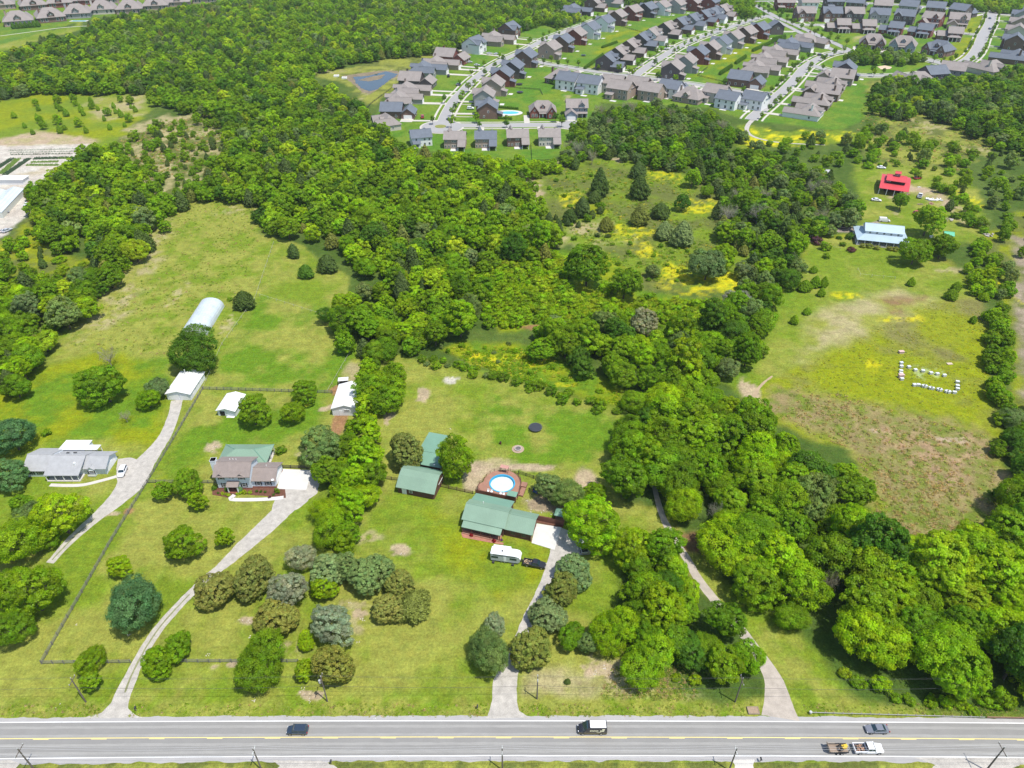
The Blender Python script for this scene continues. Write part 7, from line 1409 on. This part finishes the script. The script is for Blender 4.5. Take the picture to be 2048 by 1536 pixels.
# ------------------------------------------------------------------ woods: every tree its own object up to the limit, the rest as stuff
# (outline, spacing m, width range m, mix {colour+shape: weight}, group phrase, label place)
Z_ = {
 'nw': ([(-500,140),(0,112),(85,84),(165,72),(190,42),(330,22),(480,3),(560,-60),(1230,-60),(1160,8),(1155,36),(1120,52),(1090,40),(1040,60),(965,78),(900,103),(800,106),(690,123),(615,148),(640,178),(720,198),(735,238),(640,300),(500,280),(420,230),(310,205),(290,178),(150,183),(60,180),(0,193),(-500,230)], 7.6, (7,12.5), 'gd5 vd4 bd1.5 yd.7 md1 kc3 oc.5 dd3', 'the wood beyond the far clearing'),
 'cw': ([(290,262),(330,212),(500,240),(735,232),(810,300),(870,310),(1000,326),(1060,345),(1070,420),(1110,480),(1105,505),(1010,520),(930,545),(900,560),(870,600),(780,560),(735,548),(690,500),(660,478),(600,478),(545,470),(520,450),(508,400),(440,388),(375,392),(345,425),(290,495),(250,535),(200,590),(150,640),(100,690),(60,755),(0,800),(-500,950),(-500,620),(0,530),(60,545),(130,560),(200,515),(160,480),(110,500),(60,450),(60,410),(100,350),(180,300),(230,292)], 7.4, (6.5,12.5), 'gd5 vd4 bd2 yd.8 md.7 kc2.5 oc.6 dd1.5', 'the central wood'),
 'pw': ([(675,612),(720,560),(850,560),(930,545),(985,565),(955,610),(962,650),(930,690),(870,690),(815,706),(740,712),(690,692),(670,650)], 7.4, (7,12), 'gd4 vd5 bd3 kc1 yd.6 md1', 'the wood above the middle lawn'),
 'vt': ([(940,548),(1010,512),(1110,500),(1150,560),(1290,590),(1320,600),(1440,602),(1420,645),(1300,640),(1200,648),(1090,640),(980,655),(955,610)], 2.9, (3.2,5.6), 'bs5 ys2 vs1', 'the bright thicket'),
 'mw': ([(1070,665),(1100,632),(1200,640),(1300,648),(1400,640),(1445,610),(1500,585),(1532,640),(1528,690),(1480,740),(1440,760),(1350,745),(1330,765),(1250,760),(1200,740),(1110,716),(1075,700)], 7.4, (7.5,12.5), 'gd5 vd4 bd1 dd2 md1 wd.2', 'the wood beside the farm field'),
 'dw': ([(1425,640),(1450,600),(1475,560),(1490,500),(1440,460),(1425,430),(1450,390),(1390,352),(1420,330),(1480,298),(1560,310),(1640,345),(1705,380),(1722,420),(1700,448),(1650,460),(1610,470),(1612,510),(1590,550),(1540,610),(1530,650)], 7, (5.5,11), 'gd4 vd2 md2 kc3 oc1 dd2 wb.6', 'the farmhouse wood strip'),
 'rw': ([(1250,765),(1340,735),(1400,752),(1450,768),(1490,815),(1500,900),(1530,960),(1570,1005),(1610,1060),(1640,1150),(1628,1200),(1580,1245),(1520,1200),(1480,1170),(1425,1110),(1400,1050),(1350,1030),(1318,985),(1300,955),(1270,990),(1240,985),(1212,955),(1215,930),(1240,880),(1245,830)], 8.0, (8,16), 'gd4 vd6 bd3 dd1 yd.6', 'the wood right of the maple'),
 'lw': ([(1255,1095),(1300,1065),(1335,1085),(1372,1135),(1385,1175),(1440,1175),(1470,1215),(1440,1250),(1420,1290),(1400,1330),(1320,1325),(1265,1325),(1215,1262),(1225,1190),(1242,1140)], 7, (6.5,12), 'gd5 vd4 bd2 dd1', 'the clump left of the concrete lane'),
 'l2': ([(1440,1275),(1475,1268),(1515,1285),(1528,1335),(1520,1380),(1480,1390),(1430,1378),(1425,1320)], 7, (6.5,10), 'gd3 md2 vd2', 'the roadside clump at the concrete lane'),
 'ew': ([(1500,825),(1560,845),(1620,895),(1700,905),(1718,960),(1700,1000),(1760,1060),(1840,1092),(1900,1102),(1960,1072),(2020,1052),(2040,1000),(2500,920),(2500,1400),(1980,1366),(1850,1358),(1750,1325),(1700,1292),(1655,1262),(1625,1215),(1645,1165),(1605,1080),(1545,1000),(1505,930)], 8.2, (8,16), 'gd4.5 vd5 bd3.5 yd1 dd1.2 md.4', 'the lower right wood'),
 'sw': ([(1120,300),(1150,250),(1195,222),(1290,208),(1340,214),(1420,228),(1470,256),(1488,275),(1465,290),(1430,312),(1380,330),(1330,328),(1280,320),(1200,302),(1170,328),(1120,322)], 6.6, (6,10.5), 'gd3 dd3 md2 kc4 wb.5 vd1', 'the dark wood below the housing estate'),
 'nf': ([(730,285),(800,290),(850,306),(1000,322),(1110,322),(1120,335),(1040,345),(870,325),(760,310)], 5.5, (5,9), 'bd4 vd4 gd2', 'the wood edge below the cul-de-sac'),
 'ne': ([(1745,175),(1780,158),(1850,162),(1990,155),(2030,135),(2500,120),(2500,300),(2048,298),(1990,288),(1958,268),(1930,250),(1885,236),(1850,218),(1830,230),(1780,228),(1745,215)], 7.2, (7,12), 'gd4 dd4 md2 kc2 vd1 yd.5', 'the dark wood at the upper right'),
 'se': ([(1490,272),(1560,262),(1700,258),(1740,235),(1850,262),(1950,292),(2048,300),(2500,300),(2500,470),(2030,500),(1965,480),(1890,415),(1900,340),(1820,320),(1700,325),(1650,340),(1560,308),(1495,300)], 12, (4,9), 'gd3 vd3 md1 kc2 vs3 gs2', 'the scrub behind the red barn'),
 'h1': ([(1935,515),(1952,470),(1985,475),(1992,540),(1988,590),(1962,592)], 5.5, (4.5,7), 'bd3 vd2', 'the bright hedge row on the right'),
 'h2': ([(1974,610),(2012,600),(2026,660),(2030,830),(2000,835),(1976,730)], 4.4, (4.5,7), 'gd3 vd2', 'the dark hedge on the right edge of the field'),
 'h3': ([(1990,520),(2020,510),(2022,600),(2010,640),(1990,625)], 6, (4,6), 'gd3 md2', 'the narrow hedge at the right edge'),
 'h4': ([(1998,815),(2048,800),(2300,790),(2300,1000),(2048,1055),(2005,1075),(1995,950)], 7, (5,9), 'gd3 dd2 md1', 'the wood edge at the far right of the field'),
 'pl': ([(722,705),(785,708),(803,760),(778,820),(752,860),(745,920),(748,960),(722,1000),(712,1055),(688,1085),(650,1080),(642,1052),(652,1000),(645,960),(660,900),(690,862),(705,800),(705,760)], 5.0, (6,10), 'vd4 bd4 gd2 md1', 'the property-line row'),
 'tp': ([(1436,-25),(1510,-25),(1506,28),(1470,34),(1438,28)], 8, (8,12), 'gd3 vd3', 'the grove at the top of the housing estate'),
 'tq': ([(1230,-50),(1440,-50),(1436,2),(1330,0),(1230,6)], 9, (8,12), 'gd3 vd3', 'the wood behind the top row of houses'),
 'tr': ([(1600,-60),(2700,-60),(2700,25),(2048,22),(1985,19),(1900,5),(1820,0),(1700,-6),(1600,-8)], 9, (8,12), 'gd3 vd3 yd1', 'the wood along the top edge'),
 'pk': ([(1690,112),(1712,100),(1760,100),(1800,104),(1848,112),(1842,124),(1770,122),(1700,120)], 8, (7,10.5), 'gd3 md3 dd1', 'the grove in the oval park'),
 'ul': ([(20,215),(60,195),(150,190),(270,192),(280,215),(270,240),(180,262),(60,262),(20,240)], 15, (4,7), 'gc3 vd2 gc2', 'the far-left clearing'),
 'sc': ([(235,290),(300,240),(430,230),(455,300),(400,345),(345,395),(300,350),(250,330)], 9.5, (3,8), 'gd2 vd2 kc3 vs3 gs2', 'the scrub patch above the long field'),
 'sl': ([(0,485),(60,440),(110,500),(190,520),(130,555),(0,535),(-300,600),(-300,500)], 8, (3,7), 'vd2 bs3 ys2 gd1 kc1', 'the scrub on the left edge'),
 'ml': ([(1075,440),(1120,415),(1200,395),(1210,415),(1150,445),(1100,455)], 6, (3.5,6.5), 'kc3 gd1', 'the cedar row left of the meadow'),
 'mm': ([(1090,350),(1180,330),(1250,380),(1200,470),(1130,480),(1100,470)], 13, (1.5,3.5), 'vs3 gs3', 'the left meadow'),
 'ms': ([(1200,490),(1300,470),(1460,470),(1480,540),(1330,580),(1230,540)], 11, (1.5,3.2), 'vs3 gs3', 'the meadow by the yellow flowers'),
 'cl': ([(820,708),(880,712),(960,738),(1020,752),(1130,785),(1245,818),(1235,828),(1100,795),(960,750),(830,722)], 3.6, (2.6,4.6), 'vs3 gs3 ms1', 'the middle lawn hedge'),
 'cc': ([(860,690),(960,672),(1065,690),(1180,745),(1240,790),(1100,770),(960,735)], 8, (1.8,3.4), 'bs2 vs2 ms1', 'the flowering clearing'),
 'es': ([(1650,1300),(1700,1350),(1800,1386),(2048,1402),(2200,1408),(2200,1428),(1850,1418),(1740,1392),(1680,1352)], 3.8, (2.6,5.2), 'ys1 bs2 vs2', 'the brush behind the guard rail'),
 'ls': ([(1210,1262),(1265,1340),(1400,1345),(1480,1400),(1440,1390),(1300,1345),(1235,1310)], 4.5, (1.8,3.5), 'ys1 bs2 vs2', 'the brush below the lane clump'),
 'ft': ([(1700,330),(1730,320),(1880,330),(1960,400),(1960,470),(1900,440),(1850,370),(1790,330)], 13, (3,6), 'gd2 vs2 gs1', 'the farm yard edge'),
}
HOLES = [[(215,288),(290,262),(330,212),(440,226),(460,300),(400,350),(345,400),(300,370),(235,300)],   # scrub is not forest
]
def parse(mix):
    out = []
    for t in mix.split():
        out.append((t[0], t[1], float(t[2:])))
    return out
grid = {}
def near(x, y, r):
    gx, gy = int(x // 10), int(y // 10)
    for i in (-1, 0, 1):
        for j in (-1, 0, 1):
            for (a, b, q) in grid.get((gx+i, gy+j), ()):
                if (a-x)**2 + (b-y)**2 < (r + q) ** 2: return True
    return False
def addg(x, y, r): grid.setdefault((int(x // 10), int(y // 10)), []).append((x, y, r))
for x, y, r in PLACED: addg(x, y, r * .8)
AV = np.array(AVOID) if AVOID else np.zeros((0, 3))
CAND = []
for key, (poly, sp, (w0, w1), mix, place) in Z_.items():
    W = atn([(p[0], max(p[1], -70)) for p in poly], 4.5); lo = W.min(0) - 5; hi = W.max(0) + 5
    nx = int((hi[0] - lo[0]) / sp) + 1; ny = int((hi[1] - lo[1]) / (sp * .88)) + 1
    gx, gy = np.meshgrid(np.arange(nx), np.arange(ny)); rg = np.random.default_rng(sum(map(ord, key)))
    X = lo[0] + (gx + .5 * (gy % 2)) * sp + rg.uniform(-.34, .34, gx.shape) * sp; Y = lo[1] + gy * sp * .88 + rg.uniform(-.34, .34, gx.shape) * sp
    X = X.ravel(); Y = Y.ravel(); px, py = proj(X, Y, np.full(X.shape, 4.5 if w1 > 6 else 1.2))
    ok = inside(px, py, poly) & (px > -420) & (px < 2470)
    if key in ('cw', 'nw'):
        for h in HOLES: ok &= ~inside(px, py, h)
    if len(AV):
        for i in np.where(ok)[0]:
            if (((AV[:,0] - X[i])**2 + (AV[:,1] - Y[i])**2) < (AV[:,2] + w0 * .36) ** 2).any(): ok[i] = False
    kinds = parse(mix); wt = np.array([k[2] for k in kinds]); wt = wt / wt.sum()
    patch = fbm(X, Y, 45, 55, 3)                  # neighbours tend to be of one kind
    for i in np.where(ok)[0]:
        if near(X[i], Y[i], w0 * .30): continue
        u = (patch[i] * 2.2 + rg.random() * .75) % 1.0; k = int(np.searchsorted(np.cumsum(wt), u)); k = min(k, len(kinds) - 1)
        w_ = rg.uniform(w0, w1) if kinds[k][1] != 'c' else rg.uniform(w0, w1) * .62
        CAND.append((X[i], Y[i], w_, kinds[k][0], kinds[k][1], key)); addg(X[i], Y[i], w0 * .28)
# size in the picture decides which ones are built as things
def psize(c): return c[2] / (c[1] * _ct + CH * _st)
CW = {'g': 'mid green', 'v': 'fresh green', 'b': 'bright yellow-green', 'y': 'pale yellow-green', 'd': 'dark green', 'k': 'dark', 'o': 'olive-brown', 'm': 'dull grey-green', 't': 'blue-green', 's': 'silvery', 'w': 'pale grey'}
inframe = lambda c: (lambda p: -10 < p[0] < 2058 and -10 < p[1] < 1546)(proj(c[0], c[1], 4.0))
SHN = {'d': 'leafy tree', 'c': 'cedar', 's': 'shrub', 'b': 'nearly leafless tree'}
def lim(shape): return {'d': 300 - sum(1 for h in HT if h[4][0] in 'dno'), 'c': 300 - sum(1 for h in HT if h[4][0] in 'cr'), 's': 300 - sum(1 for h in HT if h[4][0] == 's') - 40, 'b': 200}[shape]
STUFF = []
for shape in 'dcsb':
    cs = sorted([c for c in CAND if c[4] == shape], key=lambda c: (not inframe(c), -psize(c)))
    n_ = lim(shape)
    for c in cs[:n_]:
        if not inframe(c): STUFF.append(c); continue
        x, y, w_, ck, sh, key = c
        far = psize(c) * FPX < 34
        if sh == 'd': pr = ('fd%d' % trg.randrange(4)) if far else trg.choice(['d0','d1','d2','d3','d4','n3','n5','n4','n0','o0'] if psize(c) * FPX < 90 else ['d1','d3','n0','n1','d4'])
        elif sh == 'c': pr = ('fc%d' % trg.randrange(2)) if far else trg.choice(['c0','c1','c2'])
        elif sh == 's': pr = trg.choice(['s0','s1','s2'])
        else: pr = 'b0'
        pl_ = Z_[key][4]
        place_tree(pr, x, y, w_, TINT[ck], '%s %s in %s' % (CW[ck], SHN[sh], pl_), '%s %ss of %s' % (CW[ck], SHN[sh], pl_), True, trg.uniform(.85, 1.2))
    STUFF += cs[n_:]
# the rest: one stuff object per wood and shape, instanced by geometry nodes
def gn_stuff(name, items, protos):
    me = bpy.data.meshes.new(name); me.from_pydata([(c[0], c[1], -.05) for c in items], [], [])
    n = len(items); t = np.array([jit(TINT[c[3]], .16) for c in items]); s = np.array([c[2] / 2 / PR[protos[0]][1] for c in items])
    a = me.attributes.new('tint', 'FLOAT_VECTOR', 'POINT'); a.data.foreach_set('vector', t.ravel().astype(np.float32))
    a = me.attributes.new('size', 'FLOAT_VECTOR', 'POINT'); rg = np.random.default_rng(n); a.data.foreach_set('vector', np.stack([s, s, s * rg.uniform(.85, 1.25, n)], 1).ravel().astype(np.float32))
    a = me.attributes.new('turn', 'FLOAT_VECTOR', 'POINT'); a.data.foreach_set('vector', np.stack([rg.uniform(-.06,.06,n), rg.uniform(-.06,.06,n), rg.uniform(0, 6.28, n)], 1).ravel().astype(np.float32))
    a = me.attributes.new('pick', 'INT', 'POINT'); a.data.foreach_set('value', rg.integers(0, len(protos), n).astype(np.int32))
    ng = bpy.data.node_groups.new(name, 'GeometryNodeTree'); ng.interface.new_socket('Geometry', in_out='INPUT', socket_type='NodeSocketGeometry'); ng.interface.new_socket('Geometry', in_out='OUTPUT', socket_type='NodeSocketGeometry')
    N = ng.nodes; L = ng.links; gi = N.new('NodeGroupInput'); go = N.new('NodeGroupOutput')
    ip = N.new('GeometryNodeInstanceOnPoints'); ci = N.new('GeometryNodeCollectionInfo'); ci.inputs['Collection'].default_value = proto_col(protos)
    ci.inputs['Separate Children'].default_value = True; ci.inputs['Reset Children'].default_value = True
    ip.inputs['Pick Instance'].default_value = True
    def na(nm, ty):
        q = N.new('GeometryNodeInputNamedAttribute'); q.data_type = ty; q.inputs['Name'].default_value = nm; return q.outputs[0]
    L.new(gi.outputs[0], ip.inputs['Points']); L.new(ci.outputs[0], ip.inputs['Instance']); L.new(na('pick', 'INT'), ip.inputs['Instance Index'])
    L.new(na('size', 'FLOAT_VECTOR'), ip.inputs['Scale'])
    er = N.new('FunctionNodeEulerToRotation'); L.new(na('turn', 'FLOAT_VECTOR'), er.inputs[0]); L.new(er.outputs[0], ip.inputs['Rotation'])
    L.new(ip.outputs[0], go.inputs[0])
    o = bpy.data.objects.new(name, me); COL.objects.link(o); md = o.modifiers.new('scatter', 'NODES'); md.node_group = ng
    return o
_pc = {}
def proto_col(protos):
    k = tuple(protos)
    if k not in _pc:
        c = bpy.data.collections.new('seed_' + '_'.join(protos)); _pc[k] = c
        for i, p in enumerate(protos):
            o = bpy.data.objects.new('%02d_%s' % (i, p), PR[p][0][0]); c.objects.link(o)
    return _pc[k]
# weeds and tussocks of the rough grass, beyond counting
PR['t0'] = (broad('tussock', 500, .7, .55, -.3, 90, .22, 4, .6, 8, .35), .7); PR['t1'] = (broad('tussock', 501, .6, .75, -.3, 90, .2, 4, .6, 8, .35), .6)
TINT['e'] = (0.46, 0.38, 0.19); TINT['h'] = (0.34, 0.40, 0.09); TINT['j'] = (0.46, 0.46, 0.05)
for key, (poly, n_, mix_, sz, lab) in {'w1': ([(1500,805),(1560,770),(1680,790),(1980,870),(2000,990),(1990,1060),(1880,1100),(1760,1060),(1710,900),(1620,870)], 1700, 'eeehhhe', (.4,1.3), 'rough grass tussocks at the near end of the farm field'),
  'w2': ([(1100,440),(1100,350),(1200,320),(1340,330),(1400,400),(1440,460),(1480,560),(1300,580),(1180,490)], 1500, 'hhgvgj', (.6,2.0), 'weeds and young bushes of the flowering meadow'),
  'w3': ([(-200,1408),(2048,1408),(2048,1432),(-200,1434)], 1800, 'hhegvh', (.25,.6), 'long grass on the far road verge'),
  'w4': ([(300,440),(375,400),(505,398),(520,470),(430,740),(240,700),(130,690),(200,600)], 1500, 'ehhgh', (.4,1.1), 'rough tussocks of the long field'),
  'w5': ([(1640,715),(1870,600),(1960,620),(1990,800),(1900,860),(1560,765)], 1000, 'hhjjh', (.35,.9), 'uncut grass round the beehives'),
  'w6': ([(1740,170),(1860,175),(1960,240),(1990,300),(1900,350),(1780,330),(1700,290)], 900, 'eeggvh', (.8,2.2), 'weeds behind the red-roofed barn'),
  'w7': ([(880,700),(960,690),(1065,700),(1240,790),(1240,815),(1000,750)], 700, 'vvbgj', (.6,1.6), 'lush weeds of the flowering clearing'),
  'w8': ([(235,285),(330,240),(440,230),(450,300),(370,350),(300,360)], 900, 'eehgv', (.8,2.2), 'scrub weeds above the long field'),
  'w9': ([(1220,1330),(1400,1335),(1400,1400),(1200,1400)], 700, 'ehhg', (.3,.8), 'weeds on the bare bank below the lane clump')}.items():
    W = atn(poly); rg = np.random.default_rng(len(lab)); lo, hi = W.min(0), W.max(0); Q = rg.uniform(lo, hi, (n_ * 4, 2)); Q = Q[sdist(Q, W) > 0]; f_ = fbm(Q[:,0], Q[:,1], 14, 3, 3); Q = Q[f_ > rg.uniform(.2, .62, len(Q))][:n_]
    if key == 'w3': Q = Q[np.array([min(((Q[i] - np.array(at(px, 1415)[:2])) ** 2)) > -1 and abs(Q[i][0] - at(px, 1415).x) > 3.2 for i in range(len(Q)) for px in (235,)]).reshape(-1)] if len(Q) else Q; Q = Q[(abs(Q[:,0] - at(1010,1415).x) > 3.6) & (abs(Q[:,0] - at(1560,1415).x) > 5)]
    it = [(x, y, rg.uniform(*sz), mix_[rg.integers(len(mix_))], 't', key) for x, y in Q]
    o = gn_stuff('weeds', it, ['t0', 't1']); tag(o, lab, 'weeds', None, 'stuff')
bykey = {}
for c in STUFF: bykey.setdefault((c[5], c[4]), []).append(c)
for (key, sh), items in bykey.items():
    protos = {'d': ['fd0','fd1','fd2','fd3'], 'c': ['fc0','fc1'], 's': ['s0','s1','s2'], 'b': ['b0']}[sh]
    o = gn_stuff({'d': 'woodland_trees', 'c': 'woodland_cedars', 's': 'brush', 'b': 'leafless_trees'}[sh], items, protos)
    tag(o, None, {'d': 'wood', 'c': 'cedar wood', 's': 'brush', 'b': 'wood'}[sh], None, 'stuff'); o['label'] = 'mass of %s making up %s' % ({'d': 'leafy green tree crowns', 'c': 'dark cedars', 's': 'low green shrubs', 'b': 'grey leafless trees'}[sh], Z_[key][4])
print('TREES cand', len(CAND), 'stuff', len(STUFF))

# tell look-alikes apart by the part of their group they stand in
def _px(o): return proj(o.location.x, o.location.y, 3.0)
def relabel():
    g = {}
    for o in list(COL.objects):
        if o.parent is None and o.get('label') and o.get('kind') is None and o.get('group'): g.setdefault(o['label'], []).append(o)
    for lab, os_ in g.items():
        if len(os_) < 2: continue
        P = [_px(o) for o in os_]; xs_ = sorted(q[0] for q in P); ys_ = sorted(q[1] for q in P); n = len(os_)
        def band(v, arr, names):
            if n < 3 or arr[-1] - arr[0] < 30: return ''
            return names[min(2, int(3 * (v - arr[0]) / (arr[-1] - arr[0] + 1e-6)))]
        cells = {}
        for o, q in zip(os_, P):
            w1 = band(q[1], ys_, ('upper', 'middle', 'lower')); w2 = band(q[0], xs_, ('left', 'centre', 'right')); cells.setdefault((w1 + ' ' + w2).strip(), []).append((o, q))
        for c, L_ in cells.items():
            L_.sort(key=lambda t: t[1][0])
            for i, (o, q) in enumerate(L_):
                ex = '' if len(L_) == 1 else ('leftmost' if i == 0 else 'rightmost' if i == len(L_) - 1 else ORD[i] if i < 9 and len(L_) <= 10 else '')
                t = ' '.join(x for x in (ex, c) if x)
                if t and len((lab + ' ' + t).split()) <= 16: o['label'] = lab + ', ' + t
relabel()

# ------------------------------------------------------------------ thin summer haze
hm = bpy.data.materials.new('summer_haze'); hm.use_nodes = True; hn = hm.node_tree.nodes; hn.remove(hn['Principled BSDF'])
pv = hn.new('ShaderNodeVolumePrincipled'); pv.inputs['Color'].default_value = (0.80, 0.88, 1.0, 1); pv.inputs['Density'].default_value = 0.00006; pv.inputs['Anisotropy'].default_value = 0.2
hm.node_tree.links.new(pv.outputs[0], hn['Material Output'].inputs['Volume'])
mb = MB(); mb.box(-4600, 4600, -1600, 6600, -1.5, 160, hm); hz = mb.build('haze'); hz['kind'] = 'stuff'
